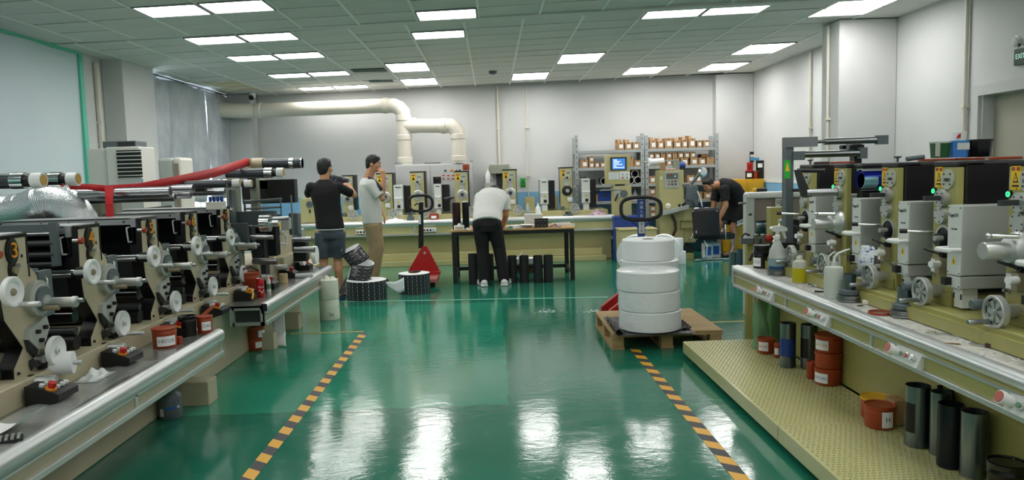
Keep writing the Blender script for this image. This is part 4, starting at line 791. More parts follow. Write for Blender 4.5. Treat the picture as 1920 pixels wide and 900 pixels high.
def unit(i, num, dY):
    sh = lambda p: (p[0]+dY, p[1])
    def s(x, y, X=PX): p = side(x, y, X); p.y += dY; return p
    pl = part(['cream', 'black'], 'unit_plate', lp, lambda m: m.prism([sh(p) for p in OUT], PX-.03, PX, 'x'))
    # dark edge of the plate seen from the front, and stepped blocks under it
    part('black', 'plate_edge', pl, lambda m: [m.loft([[m.b.verts.new((x, sh(a)[0]-d, sh(a)[1])) for x, d in ((PX-.075, 0), (PX-.002, 0), (PX-.002, .004), (PX-.075, .004))], [m.b.verts.new((x, sh(b)[0]-d, sh(b)[1])) for x, d in ((PX-.075, 0), (PX-.002, 0), (PX-.002, .004), (PX-.075, .004))]], 0, True, False) for a, b in zip(OUT[7:], OUT[8:]+OUT[:1])])
    zb = s(172, 651).z; y0, y1 = s(172, 651).y, s(212, 631).y
    part('cream', 'base_block', pl, lambda m: (m.b2((PX-.8, y0+.0, zb-.065), (PX+.015, y1+.03, zb-.003), bev=.003), m.b2((PX-.8, y0+.03, .6), (PX+.03, y1+.03, zb-.068), bev=.003)))
    zt = s(184, 421).z; yn, yf = s(146, 425).y, s(184, 421).y
    part('blackg', 'hood', pl, lambda m: (m.b2((PX-.85, yn-.012, zt-.23), (PX-.035, yn, zt-.032)), m.b2((PX-.036, yn-.004, zt-.012), (PX+.004, yf+.01, zt+.008), bev=.003), m.b2((PX-.034, yf+.001, zt-.2), (PX+.002, yf+.012, zt))))
    part('alu', 'hood_top', pl, lambda m: (m.b2((PX-.85, yn-.016, zt-.034), (PX-.036, yn-.001, zt+.006)), m.b2((PX-.85, yn-.016, zt+.0), (PX-.036, yf+.03, zt+.01)), m.b2((PX-.06, yn-.02, zt-.05), (PX-.03, yn-.001, zt+.008))))
    part('dark', 'hood_bolt', pl, lambda m: [m.cyl((PX-.1-k*.17, yn-.02, zt-.015), (PX-.1-k*.17, yn-.012, zt-.015), .007, n=8) for k in range(4)])
    part('grey', 'hood_handle', pl, lambda m: m.tube([(PX-.075, yn-.012, zt-.05), (PX-.075, yn-.04, zt-.052), (PX-.075, yn-.042, zt-.06), (PX-.07, yn-.042, zt-.13), (PX-.07, yn-.04, zt-.14), (PX-.065, yn-.012, zt-.142)], .005, 8))
    # number badge
    c = s(165, 447); bd = part(['black', 'cast'], 'number_badge', pl, lambda m: (m.loft([[m.b.verts.new((x, c.y+.045*math.cos(a)*.92, c.z+.06*math.sin(a))) for a in [k*math.pi/12 for k in range(24)]] for x in (PX, PX+.012)], 0, True, False), m.loft([[m.b.verts.new((x, c.y+.032*math.cos(a), c.z+.048*math.sin(a))) for a in [k*math.pi/12 for k in range(24)]] for x in (PX+.012, PX+.014)], 0, True, False)))
    M.setdefault('numo', mat('number_orange', '#e89a1e', .4))
    text(str(num), .1, (PX+.017, c.y+.003, c.z), FACE_PX, 'numo', bd, ext=.003)
    k = s(151, 451, PX+.04); part(['orange', 'cast'], 'knob', pl, lambda m: (m.cyl((PX, k.y, k.z), (PX+.03, k.y, k.z), .009, mi=1), m.lathe([(.012, .03), (.02, .035), (.02, .05), (.014, .055)], (PX, k.y, k.z), (1, 0, 0), 14, 0)))
    h = s(180, 455); part('black', 'hole', pl, lambda m: m.cyl((PX, h.y, h.z), (PX+.001, h.y, h.z), .009, n=12))
    b = s(167, 477); part(['black', 'creamd', 'cast'], 'lock_plate', pl, lambda m: (m.loft([[m.b.verts.new((x, b.y+.03*math.cos(a), b.z+.045*math.sin(a))) for a in [q*math.pi/10 for q in range(20)]] for x in (PX, PX+.008)], 0, True, False), m.cyl((PX+.008, b.y+.005, b.z), (PX+.02, b.y+.005, b.z), .018, mi=1), m.cyl((PX+.01, b.y+.02, b.z+.02), (PX+.035, b.y+.02, b.z+.02), .009, mi=2)))
    # white handwheel on its shaft
    X = PX+.09; c = s(172, 510, X); r = .068
    w = part(['white', 'grey', 'creamd'], 'handwheel', pl, lambda m: (m.lathe([(r*.55, -.004), (r*.94, -.012), (r, -.008), (r, .012), (r*.94, .016), (r*.72, .014), (r*.6, .006), (r*.2, .006)], c, (1, 0, 0), 30, 0), m.lathe([(r*.24, .006), (r*.24, .012), (r*.12, .02)], c, (1, 0, 0), 16, 2), m.cyl((PX, c.y, c.z), c, .014, mi=1)))
    hd = s(179, 530, X); part('alu', 'turning_handle', w, lambda m: m.lathe([(.009, 0), (.012, .02), (.012, .1), (.01, .103)], hd, (1, 0, 0), 14))
    part(['dark', 'chrome'], 'clamp', pl, lambda m: (m.cyl((PX-.25, s(150, 508).y-.02, c.z+.004), (PX+.03, s(150, 508).y-.02, c.z+.004), .01, mi=1), m.box((PX+.02, s(150, 508).y-.02, c.z-.005), (.05, .04, .06), mi=0, bev=.006), m.box((PX+.035, s(150, 508).y+.005, c.z+.01), (.03, .03, .035), mi=1, bev=.003)))
    # register gear disc and motor
    X = PX+.03; g = s(207, 522, X); R = .085
    gd = part(['lbox', 'dgrey', 'cast'], 'register_disc', pl, lambda m: (m.cyl((PX-.02, g.y, g.z), (X, g.y, g.z), R, n=36, mi=0), m.lathe([(R*.99, X-PX), (R*.98, X-PX+.004), (R*.76, X-PX+.004), (R*.72, X-PX+.008), (R*.3, X-PX+.008)], (PX, g.y, g.z), (1, 0, 0), 36, 0), m.cyl((X, g.y+.004, g.z-.004), (X+.02, g.y+.004, g.z-.004), R*.7, n=32, mi=1), m.cyl((X+.02, g.y+.005, g.z-.02), (X+.03, g.y+.005, g.z-.02), .034, mi=2)))
    part('cast', 'motor', gd, lambda m: m.lathe([(.02, .0), (.02, .02), (.024, .025), (.024, .115), (.027, .118), (.027, .135), (.02, .14)], (X+.03, g.y+.005, g.z-.024), (1, 0, 0), 20)); part('creamd', 'pin', gd, lambda m: m.cyl((X+.03, g.y-.03, g.z-.045), (X+.1, g.y-.03, g.z-.045), .012, n=12)); part('brush', 'motor_knob', gd, lambda m: m.cyl((X+.16, g.y+.02, g.z-.02), (X+.19, g.y+.02, g.z-.02), .011))
    # bracket below
    q = s(205, 580, PX+.02); part(['lbox', 'dark', 'black'], 'bracket', pl, lambda m: (m.prism([(q.y-.075, q.z+.04), (q.y+.06, q.z+.08), (q.y+.075, q.z+.02), (q.y+.035, q.z-.04), (q.y-.02, q.z-.07), (q.y-.09, q.z-.005)], PX, PX+.028, 'x', 0), m.prism([(q.y-.09, q.z-.005), (q.y-.02, q.z-.07), (q.y-.03, q.z-.105), (q.y-.075, q.z-.06)], PX, PX+.02, 'x', 1), *[m.cyl((PX+.028, q.y+a, q.z+b_), (PX+.045, q.y+a, q.z+b_), .011, n=6, mi=2) for a, b_ in ((-.03, .02), (-.01, -.025), (.03, .03))]))
    part(['dark', 'brush', 'black'], 'clutch', pl, lambda m: (m.box((PX+.02, q.y-.04, q.z-.125), (.04, .06, .035), mi=0, bev=.005), m.cyl((PX+.02, q.y-.04, q.z-.11), (PX+.06, q.y-.04, q.z-.11), .02, mi=1, n=8), m.box((PX+.03, q.y+.0, q.z-.13), (.04, .035, .07), mi=2, bev=.006), m.cyl((PX+.03, q.y+.03, q.z-.09), (PX+.06, q.y+.03, q.z-.09), .012, mi=1, n=8)))
    # lower handwheel
    X = PX+.07; c = s(230, 606, X); r = .072
    w = part(['white', 'cast'], 'lower_handwheel', pl, lambda m: (m.lathe([(r*.9, -.012), (r, -.01), (r, .008), (r*.95, .012), (r*.86, .006), (r*.2, .005), (r*.2, .014), (r*.08, .016)], c, (1, 0, 0), 32, 0), m.cyl((PX-.02, c.y, c.z), c, .011, mi=1), m.lathe([(r*.22, .005), (r*.22, .012), (r*.1, .018)], c, (1, 0, 0), 14, 1)))
    hd = s(236, 626, X); part('alu', 'turning_handle', w, lambda m: m.lathe([(.009, 0), (.011, .02), (.011, .1), (.009, .103)], hd, (1, 0, 0), 14))
    k = s(195, 653, PX+.035); part(['black', 'cast'], 'spindle', pl, lambda m: (m.cyl((PX+.03, k.y, k.z), (PX+.045, k.y, k.z), .033, mi=0, n=20), m.lathe([(.02, .045), (.02, .06), (.026, .062), (.026, .145), (.022, .15)], (PX, k.y, k.z), (1, 0, 0), 20, 1)))
    part('dark', 'bolt', pl, lambda m: [m.cyl((PX, s(*p).y, s(*p).z), (PX+.008, s(*p).y, s(*p).z), .008, n=6) for p in ((176, 640), (193, 634), (207, 627))])
    # push-button pod on the bench
    p = s(234, 678, PX+.17); zq = LZ
    pd = part('black', 'control_pod', pl, lambda m: m.prism([(PX+.08, zq), (PX+.08, zq+.09), (PX+.13, zq+.085), (PX+.23, zq+.05), (PX+.23, zq+.02), (PX+.18, zq+.005), (PX+.17, zq)], p.y-.07, p.y+.09, 'y'))
    d = V((.33, 0, .94)); c0 = V((PX+.18, p.y, zq+.068)); M.setdefault('ering', mat('emergency_ring', '#d98b2c', .4))
    part(['ering', 'red'], 'emergency_stop', pd, lambda m: (m.cyl(c0+V((0, -.04, 0)), c0+V((0, -.04, 0))+d*.01, .024, mi=0), m.cyl(c0+V((0, -.04, 0))+d*.01, c0+V((0, -.04, 0))+d*.035, .016, .019, mi=1)))
    part('lface', 'push_button', pd, lambda m: [m.cyl(c0+V((a, b_, -.35*a)), c0+V((a, b_, -.35*a))+d*.012, .012, n=12) for a, b_ in ((.005, .0), (.005, .04), (-.04, .0), (-.04, .04), (-.04, -.04), (.005, .07))])
    # rollers and doctor housing left of the plate's back, in front of the next unit
    a = s(203, 482); b = s(240, 546)
    part('dgrey', 'doctor_housing', pl, lambda m: (m.b2((PX-.8, a.y+.04, b.z), (PX-.06, a.y+.1, a.z+.01)), m.b2((PX-.06, a.y+.03, b.z-.0), (PX-.02, a.y+.14, a.z+.0), bev=.003), m.b2((PX-.05, a.y+.022, b.z+.02), (PX-.03, a.y+.03, a.z-.02))))
    part('chrome', 'housing_handle', pl, lambda m: m.tube([(PX-.03, a.y+.06, a.z-.03), (PX-.005, a.y+.06, a.z-.03), (PX-.0, a.y+.06, a.z-.04), (PX-.0, a.y+.06, b.z+.05), (PX-.005, a.y+.06, b.z+.04), (PX-.03, a.y+.06, b.z+.04)], .005, 8))
    for dz, rr, mt in ((.0, .012, 'brush'), (-.16, .03, 'black'), (-.22, .035, 'blackg'), (-.30, .022, 'dark'), (-.36, .04, 'black')):
        part(mt, 'roller', pl, lambda m: m.cyl((PX-.8, yn-.04, zt-.25+dz), (PX-.03, yn-.04, zt-.25+dz), rr, n=16))
    return pl
for i, (num, dY) in enumerate(((3, -.658), (4, 0), (5, .719), (6, 1.392), (7, 2.09))):
    unit(i, num, dY)
part('dark', 'rear_frame', lp, lambda m: m.b2((-3.1, 2.4, .6), (-3.05, 7.2, 1.27))); 
# slatted roller frame in front of unit 4
q = 3.965; FA = lambda y: at(104, y, 3.965).z; FXp = at(112, 450, 3.965).x
fr = part('dgrey', 'roller_frame', lp, lambda m: (m.b2((FXp-.035, q-.03, FA(498)), (FXp, q+.0, FA(416))), m.b2((FXp-.8, q-.03, FA(498)), (FXp-.76, q, FA(416))), m.b2((FXp-.8, q-.0, FA(433)), (FXp, q+.01, FA(420)))))
for yy_, rr in ((438, .011), (456, .016), (477, .016), (495, .015)):
    part('brush' if rr < .012 else 'dark', 'roller', fr, lambda m: m.cyl((FXp-.77, q-.015, FA(yy_)), (FXp-.02, q-.015, FA(yy_)), rr, n=14))
# ---- rewinding end (beyond plate 7)
rw = part('cream', 'rewind_post', lp, lambda m: (lambda a, b: m.b2((PX-.03, a.y, .6), (PX, b.y, a.z)))(S(516, 419), S(545, 419)))
YR = S(530, 419).y
def rz_(x, y, X=PX): return side(x, y, X)
M['gateg'] = mat('grey_green_gate', '#4c5557', .4, .2)
a, b = at(455, 338+0, 7.55), at(556, 374, 7.55)
part('black', 'black_cover', lp, lambda m: m.b2((a.x, 7.5, b.z-.03), (b.x, 7.62, a.z+.0), bev=.006))
for y, r in ((378, .014), (392, .01), (407, .01), (411, .018)):
    p1, p2 = at(457, y, 7.2), at(528, y-4, 7.2); part('dgrey', 'guide_bar', lp, lambda m: m.cyl(p1, p2, r, n=12))
for x, y0, y1 in ((457, 374, 408), (525, 370, 430), (546, 366, 455)):
    p1, p2 = at(x, y0, 7.2), at(x+4, y1, 7.2); part('dgrey', 'guide_post', lp, lambda m: m.b2((p1.x, 7.18, min(p2.z, 1.0)), (p2.x, 7.22, p1.z)))
p1, p2 = at(432, 397, 6.75), at(520, 420, 6.75); part('gateg', 'sheet_tray', lp, lambda m: (m.b2((p1.x, 6.7, p2.z), (p2.x, 6.76, p1.z)), m.b2((at(430, 418, 6.55).x, 6.5, at(430, 460, 6.55).z), (at(466, 418, 6.55).x, 6.56, at(466, 418, 6.55).z))))
c = at(500, 418, 6.5); part(['chrome', 'black'], 'steel_drum', lp, lambda m: (m.cyl(c+V((-.05, 0, 0)), c+V((.03, 0, 0)), .075, n=28, mi=0), m.cyl(c+V((.03, 0, 0)), c+V((.1, 0, 0)), .02, mi=0)))
p1 = at(529, 410, 6.6); part('brush', 'shaft', lp, lambda m: m.cyl(p1+V((-.08, 0, 0)), p1+V((.06, 0, .003)), .018)); p1 = at(410, 395, 6.45); part('brush', 'shaft', lp, lambda m: m.cyl(p1+V((-.06, 0, 0)), p1+V((.12, 0, .002)), .02))
p1, p2 = at(527, 409, 6.72), at(543, 430, 6.72); part('lbox', 'switch_box', lp, lambda m: m.b2((p1.x, 6.7, p2.z), (p2.x, 6.8, p1.z), bev=.005))
p1, p2 = S(526, 418), S(526, 428); part(['warn', 'cast', 'black'], 'post_fittings', rw, lambda m: (m.b2((PX, p1.y-.05, p2.z-.01), (PX+.004, p1.y+.04, p1.z), 0), m.cyl((PX, p1.y-.06, S(522, 435).z), (PX+.02, p1.y-.06, S(522, 435).z), .03, mi=1), m.cyl((PX, p1.y+.04, S(522, 435).z), (PX+.03, p1.y+.04, S(522, 435).z), .03, mi=1)))
h1, h2 = S(530, 434, PX+.04), S(537, 458, PX+.06); part('white', 'crank', rw, lambda m: (m.tube([h1, (h1+h2)/2+V((.01, .03, .02)), h2], .012, 10), m.cyl(h2, h2+V((-.05, -.04, .012)), .011)))
for px, py in ((478, 428), (555, 442), (540, 440), (572, 446)):
    a = S(px, py, PX+.0); part('black', 'slitter_arm', lp, lambda m: m.prism([(a.y-.04, a.z), (a.y+.04, a.z+.02), (a.y+.14, .72), (a.y+.05, .62), (a.y-.02, .66), (a.y+.06, .76)], PX-.06, PX-.02, 'x'))
a = S(500, 470); M['peach'] = mat('peach_plate', '#b89a7c', .5); part(['peach', 'warn'], 'side_plate', lp, lambda m: (m.prism([(S(497, 470).y, S(497, 469).z), (S(508, 470).y, S(508, 466).z), (S(508, 500).y+.05, S(508, 500).z), (S(498, 502).y, S(498, 505).z), (S(496, 480).y, S(496, 480).z)], PX-.01, PX+.02, 'x', 0), m.b2((PX+.021, S(502, 475).y-.02, S(502, 480).z), (PX+.022, S(506, 475).y+.01, S(502, 472).z), 1)))
a = S(558, 452, PX); part('dgrey', 'blade_disc', lp, lambda m: m.cyl((PX-.02, a.y-.1, a.z-.02), (PX+.0, a.y-.1, a.z-.02), .11, n=28)); part('cream', 'bed_block', lp, lambda m: (m.b2((PX-.5, 6.8, .6), (PX+.05, 7.5, .72)), m.b2((PX-.5, 7.55, .6), (PX+.08, 8.1, .7))))
for yy_ in (6.75, 7.45, 8.05):
    part(['black', 'red', 'ering'], 'control_pod', lp, lambda m: (m.prism([(PX+.08, LZ), (PX+.08, LZ+.1), (PX+.13, LZ+.09), (PX+.23, LZ+.05), (PX+.23, LZ)], yy_-.08, yy_+.08, 'y', 0), m.cyl((PX+.18, yy_-.02, LZ+.07), (PX+.19, yy_-.02, LZ+.105), .02, mi=1)))
    part(['black', 'cast'], 'spindle', lp, lambda m: (m.cyl((PX+.03, yy_-.12, LZ+.12), (PX+.045, yy_-.12, LZ+.12), .033, mi=0, n=20), m.lathe([(.026, .045), (.026, .17), (.022, .175)], (PX, yy_-.12, LZ+.12), (1, 0, 0), 20, 1)))
for (x0, x1, y0, y1, Y, mt) in ((434, 474, 425, 470, 6.75, 'dark'), (470, 520, 426, 480, 7.0, 'black'), (540, 560, 400, 440, 7.3, 'dgrey'), (548, 575, 452, 490, 7.4, 'black'), (470, 500, 440, 520, 6.9, 'dark'), (555, 568, 430, 470, 7.45, 'cast')):
    a, b = at(x0, y0, Y), at(x1, y1, Y); part(mt, 'rewind_housing', lp, lambda m: m.b2((a.x, Y, b.z), (b.x, Y+.12, a.z), bev=.008))
for x0, x1, y, Y, r in ((470, 512, 445, 6.6, .02), (548, 584, 449, 7.2, .025), (552, 590, 468, 7.2, .03), (475, 520, 490, 6.7, .03)):
    a, b = at(x0, y, Y), at(x1, y, Y); part('brush', 'rewind_shaft', lp, lambda m: m.cyl(a, b, r, n=16))
# ---- overhead web path: posts, rollers, air shafts, ribbon, foil duct
M['postg'] = mat('post_grey_green', '#8f9484', .5, hx2='#989d8c', scale=3)
def shaftx(nm, lab_px, Y, x0, x1, y, r, mats, fn=None):
    a, b = at(x0, y, Y), at(x1, y, Y); b.z = a.z = (a.z+b.z)/2
    return part(mats, nm, lp, (lambda m: m.cyl(a, b, r, n=20)) if fn is None else (lambda m: fn(m, a, b)))
M['goldend'] = mat('gold_cap_label', '#c99a3a', .4)
M['shaftb'] = mat('air_shaft_dark', '#3a4046', .35, .3)
def airshaft(Y, x0, x1, y, r):
    def fn(m, a, b):
        L_ = b.x-a.x; m.cyl(a, b+V((-.17, 0, 0)), r, n=22, mi=0); m.cyl(b+V((-.17, 0, 0)), b+V((-.1, 0, 0)), r*1.08, n=22, mi=1); m.cyl(b+V((-.1, 0, 0)), b+V((-.06, 0, 0)), r*.8, mi=2); m.cyl(b+V((-.06, 0, 0)), b, r, n=22, mi=3); m.cyl(b, b+V((.002, 0, 0)), r*.75, n=22, mi=4)
    shaftx('air_shaft', None, Y, x0, x1, y, r, ['shaftb', 'chrome', 'black', 'white', 'goldend'], fn)
airshaft(4.3, -80, 82, 340, .043); airshaft(4.75, -20, 147, 338, .043)
for Y, x0, x1, y, r, mt in ((5.1, 150, 320, 362, .038, 'brush'), (5.3, 150, 329, 372, .03, 'brush'), (5.5, 300, 363, 354, .03, 'brush'), (5.6, 290, 358, 366, .028, 'brush'), (5.9, 330, 386, 352, .032, 'dark'), (6.0, 360, 422, 360, .03, 'brush'), (5.7, 320, 425, 346, .03, 'shaftb')):
    shaftx('web_roller', None, Y, x0, x1, y, r, ['%s' % mt, 'black'], lambda m, a, b: (m.cyl(a, b, r, n=20, mi=0), m.cyl(b, b+V((.001, 0, 0)), r*.6, mi=1)))
airshaft(6.3, 360, 450, 344, .032); airshaft(6.5, 395, 472, 345, .032); airshaft(6.9, 425, 532, 325, .045); 
shaftx('air_shaft', None, 7.2, 484, 567, 307, .052, ['shaftb', 'chrome', 'cream'], lambda m, a, b: (m.cyl(a, b, .048, n=24, mi=0), m.cyl(b-V((.12, 0, 0)), b-V((.08, 0, 0)), .052, mi=1), m.cyl(a-V((.05, 0, 0)), a+V((.05, 0, 0)), .06, mi=2), m.cyl(b-V((.01, 0, 0)), b, .05, mi=1)))
def post(nm, px0, px1, ptop, Y, zlo, mt='postg', d=.1):
    a, b = at(px0, ptop, Y), at(px1, ptop, Y); return part(mt, nm, lp, lambda m: m.b2((a.x, Y, zlo), (b.x, Y+d, a.z), bev=.004))
post('frame_post', 168, 186, 357, 5.35, .62); post('frame_post', 190, 214, 358, 5.45, .62); post('frame_post', 422, 443, 334, 6.75, .62); post('frame_post', 465, 478, 298, 7.25, .62); post('frame_post', 428, 434, 355, 6.6, .62, 'dgrey')
a, b = at(465, 298, 7.2), at(495, 320, 7.2); part('cream', 'shaft_block', lp, lambda m: m.b2((a.x, 7.17, b.z), (b.x, 7.3, a.z+.0), bev=.004)); a, b = at(470, 335, 7.3), at(482, 352, 7.3); part('black', 'bearing_arm', lp, lambda m: m.b2((a.x, 7.2, b.z), (b.x, 7.25, a.z+.1)))
a, b = at(485, 338, 7.5), at(500, 352, 7.5); part('offw', 'motor_cover', lp, lambda m: m.b2((a.x, 7.5, b.z-.02), (b.x+.02, 7.62, a.z+.05), bev=.01))
a, b = at(385, 379, 5.9), at(416, 388, 5.9); part(['offw', 'blue'], 'terminal_box', lp, lambda m: (m.b2((a.x, 5.9, b.z-.02), (b.x, 6.0, a.z), 0, .004), *[m.cyl((a.x+.02+i*.03, 5.95, a.z), (a.x+.02+i*.03, 5.95, a.z+.04), .012, mi=1) for i in range(4)]))
# red ribbon
rb = MB()
path = [at(128, 351, 4.72), at(160, 350, 4.9), at(200, 354, 5.05), at(260, 350, 5.2), at(330, 338, 5.6), at(400, 324, 6.2), at(466, 303, 7.15)]
wd_ = [.03, .04, .045, .045, .06, .075, .075]
A = [rb.b.verts.new(p+V((0, 0, w_/2))) for p, w_ in zip(path, wd_)]; B = [rb.b.verts.new(p+V((0, .02, -w_/2))) for p, w_ in zip(path, wd_)]
for i in range(len(path)-1): f = rb.b.faces.new((A[i], A[i+1], B[i+1], B[i])); f.smooth = True
a, b = at(204, 352, 5.05), at(221, 352, 5.05); bot = at(212, 412, 5.0).z
g = [[rb.b.verts.new(p) for p in ((a.x, 5.0, a.z+.01), (b.x, 5.0, a.z+.01))], [rb.b.verts.new(p) for p in ((a.x+.012, 4.97, (a.z+bot)/2), (b.x+.0, 4.97, (a.z+bot)/2))], [rb.b.verts.new(p) for p in ((a.x+.006, 4.98, bot), (b.x-.004, 4.98, bot))]]
for i in range(2): rb.b.faces.new((g[i][0], g[i][1], g[i+1][1], g[i+1][0]))
rb = rb.build('red_ribbon', 'ribbon'); rb.modifiers.new('thickness', 'SOLIDIFY').thickness = .004
tag(rb, 'long red cloth ribbon strung over the rollers of the left press', 'ribbon')
# foil duct
pp = [(-60, 372), (0, 392), (40, 390), (75, 378), (100, 372), (125, 382), (146, 405), (150, 425)]
pts = [at(x, y+6, 5.1) for x, y in pp]
def catmull(P, n=8):
    o = []
    for i in range(len(P)-1):
        p0, p1, p2, p3 = P[max(0, i-1)], P[i], P[i+1], P[min(len(P)-1, i+2)]
        for k in range(n):
            t = k/n; o.append(.5*((2*p1)+(p2-p0)*t+(2*p0-5*p1+4*p2-p3)*t*t+(3*p1-p0-3*p2+p3)*t**3))
    return o+[P[-1]]
cp = catmull(pts, 14)
fd = part('silver', 'foil_duct', None, lambda m: m.tube(cp, .12, 22, rs=[.1215 if i % 2 else .1185 for i in range(len(cp))])); tag(fd, 'crinkled silver foil air duct arching behind the left press', 'duct')
# ================================================================ left wall equipment
Ya = 7.6; A_ = lambda x, y, Y=Ya: at(x, y, Y)
t = root('air_conditioner', 'tall white floor air conditioner by the left wall behind the press', 'air conditioner', (-4.1, Ya, 0))
M['acw'] = mat('ac_white', '#d9dad4', .5); M['acs'] = mat('ac_side', '#b8bfbc', .5)
a, b = A_(197, 276), A_(270, 420)
part('acw', 'body', t, lambda m: (m.b2((a.x, Ya, 0), (b.x, Ya+.36, a.z), bev=.012), m.b2((A_(160, 278).x, Ya+.02, 0), (a.x-.002, Ya+.34, a.z-.01), bev=.01, mi=0)))
g0, g1 = A_(218, 282), A_(268, 332)
part('black', 'grille_recess', t, lambda m: m.b2((g0.x, Ya-.006, g1.z), (g1.x, Ya-.001, g0.z)))
for k in range(7):
    z = g1.z+(g0.z-g1.z)*(k+.5)/7; part('acw', 'slat', t, lambda m: m.box(((g0.x+g1.x)/2, Ya-.012, z), (g1.x-g0.x, .012, .007), rot=Matrix.Rotation(.3, 3, 'X')))
part('lblue', 'display', t, lambda m: m.b2((A_(262, 336).x, Ya-.004, A_(262, 343).z), (A_(268, 336).x, Ya-.001, A_(262, 335).z))); part('grey', 'front_panel', t, lambda m: m.b2((A_(222, 330).x, Ya-.005, A_(222, 420).z), (A_(266, 330).x, Ya-.001, A_(222, 334).z), bev=.002))
a, b = A_(186, 265), A_(250, 276.5); tag(part(['dgrey', 'dark'], 'metal_tray', None, lambda m: (m.b2((a.x, Ya+.06, b.z+.003), (b.x, Ya+.3, a.z), 0, .005), m.b2((A_(215, 265).x, Ya+.05, b.z+.01), (b.x-.01, Ya+.06, a.z-.008), 1))), 'grey metal tray on top of the air conditioner', 'tray')
Yc = 8.4; a, b = at(294, 297, Yc), at(345, 400, Yc); t = root('air_cooler', 'cream rounded air cooler cabinet before the grey curtain', 'cooler', ((a.x+b.x)/2, Yc, 0))
part('acs', 'body', t, lambda m: m.b2((a.x, Yc, 0), (b.x-.09, Yc+.35, a.z), bev=.03)); part('offw', 'side_cowl', t, lambda m: m.b2((b.x-.088, Yc-.01, 0), (b.x, Yc+.36, a.z+.005), bev=.03)); part('taupe', 'vent_panel', t, lambda m: m.b2((b.x-.07, Yc-.014, .9), (b.x-.02, Yc-.009, a.z-.06)))
# ================================================================ exhaust duct on the back wall
Yd = lambda x: 13.36-.13*x
dq = root('exhaust_duct', 'large cream plastic exhaust duct along the back wall with two drops', 'duct', (-3, 13.7, 2.4))
D = lambda x, y: (lambda p: V((p.x, Yd(p.x), at(x, y, Yd(p.x)).z)))(at(x, y, 13.75))
rd = .127
pA, pB = D(470, 208), D(728, 198)
part('pvc', 'pipe', dq, lambda m: m.cyl(pA, pB, rd, n=24))
p1 = D(760, 198); e = D(754, 222); part('pvc', 'elbow', dq, lambda m: m.tube([pB, pB+(p1-pB)*.4, V((p1.x-.1, p1.y, p1.z-.035)), V((p1.x-.025, p1.y, p1.z-.12)), V((p1.x-.02, p1.y, e.z))], rd*1.04, 22))
b1_ = D(755, 311); zc_ = at(740, 309, 13.35).z+.002; b1_.z = zc_; part('pvc', 'drop_pipe', dq, lambda m: m.cyl((p1.x-.02, p1.y, e.z), (p1.x-.02, p1.y, b1_.z), rd, n=24))
h0, h1 = D(757, 236), D(838, 236); part('pvc', 'branch_pipe', dq, lambda m: m.cyl((p1.x-.02, p1.y, h0.z), h1, rd*.98, n=24)); q1 = D(860, 236)
part('pvc', 'elbow', dq, lambda m: m.tube([h1, h1+(q1-h1)*.45, V((q1.x-.07, q1.y, q1.z-.035)), V((q1.x-.01, q1.y, q1.z-.11)), V((q1.x, q1.y, q1.z-.19))], rd*1.03, 22))
b2_ = D(860, 308); b2_.z = zc_; part('pvc', 'drop_pipe', dq, lambda m: m.cyl((q1.x, q1.y, q1.z-.19), (q1.x, q1.y, b2_.z), rd, n=24))
def collar(p, d, r=rd*1.1, w=.05): part('pvc', 'collar', dq, lambda m: m.lathe([(r*.9, -w), (r, -w*.8), (r, w*.8), (r*.9, w)], p, d, 24))
dx = (pB-pA).normalized()
for p in (pA+dx*.12, pB-dx*.03): collar(p, dx)
for p in (V((p1.x-.02, p1.y, e.z)), V((p1.x-.02, p1.y, D(755, 258).z)), V((p1.x-.02, p1.y, D(755, 300).z)), V((q1.x, q1.y, q1.z-.19)), V((q1.x, q1.y, D(860, 297).z))): collar(p, (0, 0, 1))
for p in (h0+V((.2, 0, 0)), h1-V((.04, 0, 0))): collar(p, dx)
part('pvc', 'elbow', dq, lambda m: m.tube([V((-4.94, pA.y-.2, pA.z+.02)), V((-4.75, pA.y-.16, pA.z+.01)), V((-4.55, pA.y-.05, pA.z)), pA], rd*1.05, 22))
# ================================================================ grey electrical cabinet behind the back press
Ye = 13.35; E_ = lambda x, y, Y=Ye: at(x, y, Y)
a, b = E_(740, 309), E_(889, 400); t = root('electrical_cabinet', 'grey two door electrical cabinet under the duct drops', 'cabinet', ((a.x+b.x)/2, Ye, 0))
M['ecab'] = mat('cabinet_grey', '#c4c6c6', .5)
part('ecab', 'body', t, lambda m: m.b2((a.x, Ye, 0), (b.x, Ye+.35, a.z), bev=.006)); xm = E_(806, 309).x
for x0, x1 in ((a.x+.01, xm-.006), (xm+.006, b.x-.01)): part('ecab', 'door', t, lambda m: m.b2((x0, Ye-.018, .1), (x1, Ye-.001, a.z-.02), bev=.004))
for x, y, mt, r in ((835, 320, 'black', .018), (847, 319, 'ering', .024), (856, 320, 'black', .016), (862, 320, 'blackr', .02)): p = E_(x, y); part(mt, 'switch', t, lambda m: m.lathe([(r, 0), (r, .015), (r*.7, .03)], (p.x, Ye-.018, p.z), (0, -1, 0), 14))
for x in (832, 841, 850, 859):
    for y in (329, 335): p = E_(x, y); part(['red', 'lface'], 'meter', t, lambda m: (m.b2((p.x-.035, Ye-.024, p.z-.02), (p.x+.03, Ye-.018, p.z+.022), 1), m.b2((p.x-.024, Ye-.026, p.z-.01), (p.x+.02, Ye-.024, p.z+.012), 0)))
p = E_(773, 308); tag(part('dgrey', 'cable_plate', None, lambda m: m.b2((E_(795, 308).x, Ye+.05, a.z+.003), (E_(825, 308).x, Ye+.25, a.z+.02))), 'thin grey plate lying on the electrical cabinet', 'plate')
part('dgrey', 'lifting_eye', t, lambda m: [m.tube([(x+.02*math.cos(k*.785), Ye+.05, a.z+.02+.02*math.sin(k*.785)) for k in range(8)], .005, 6, closed=True) for x in (E_(742, 308).x, E_(749, 308).x, E_(884, 306).x)])
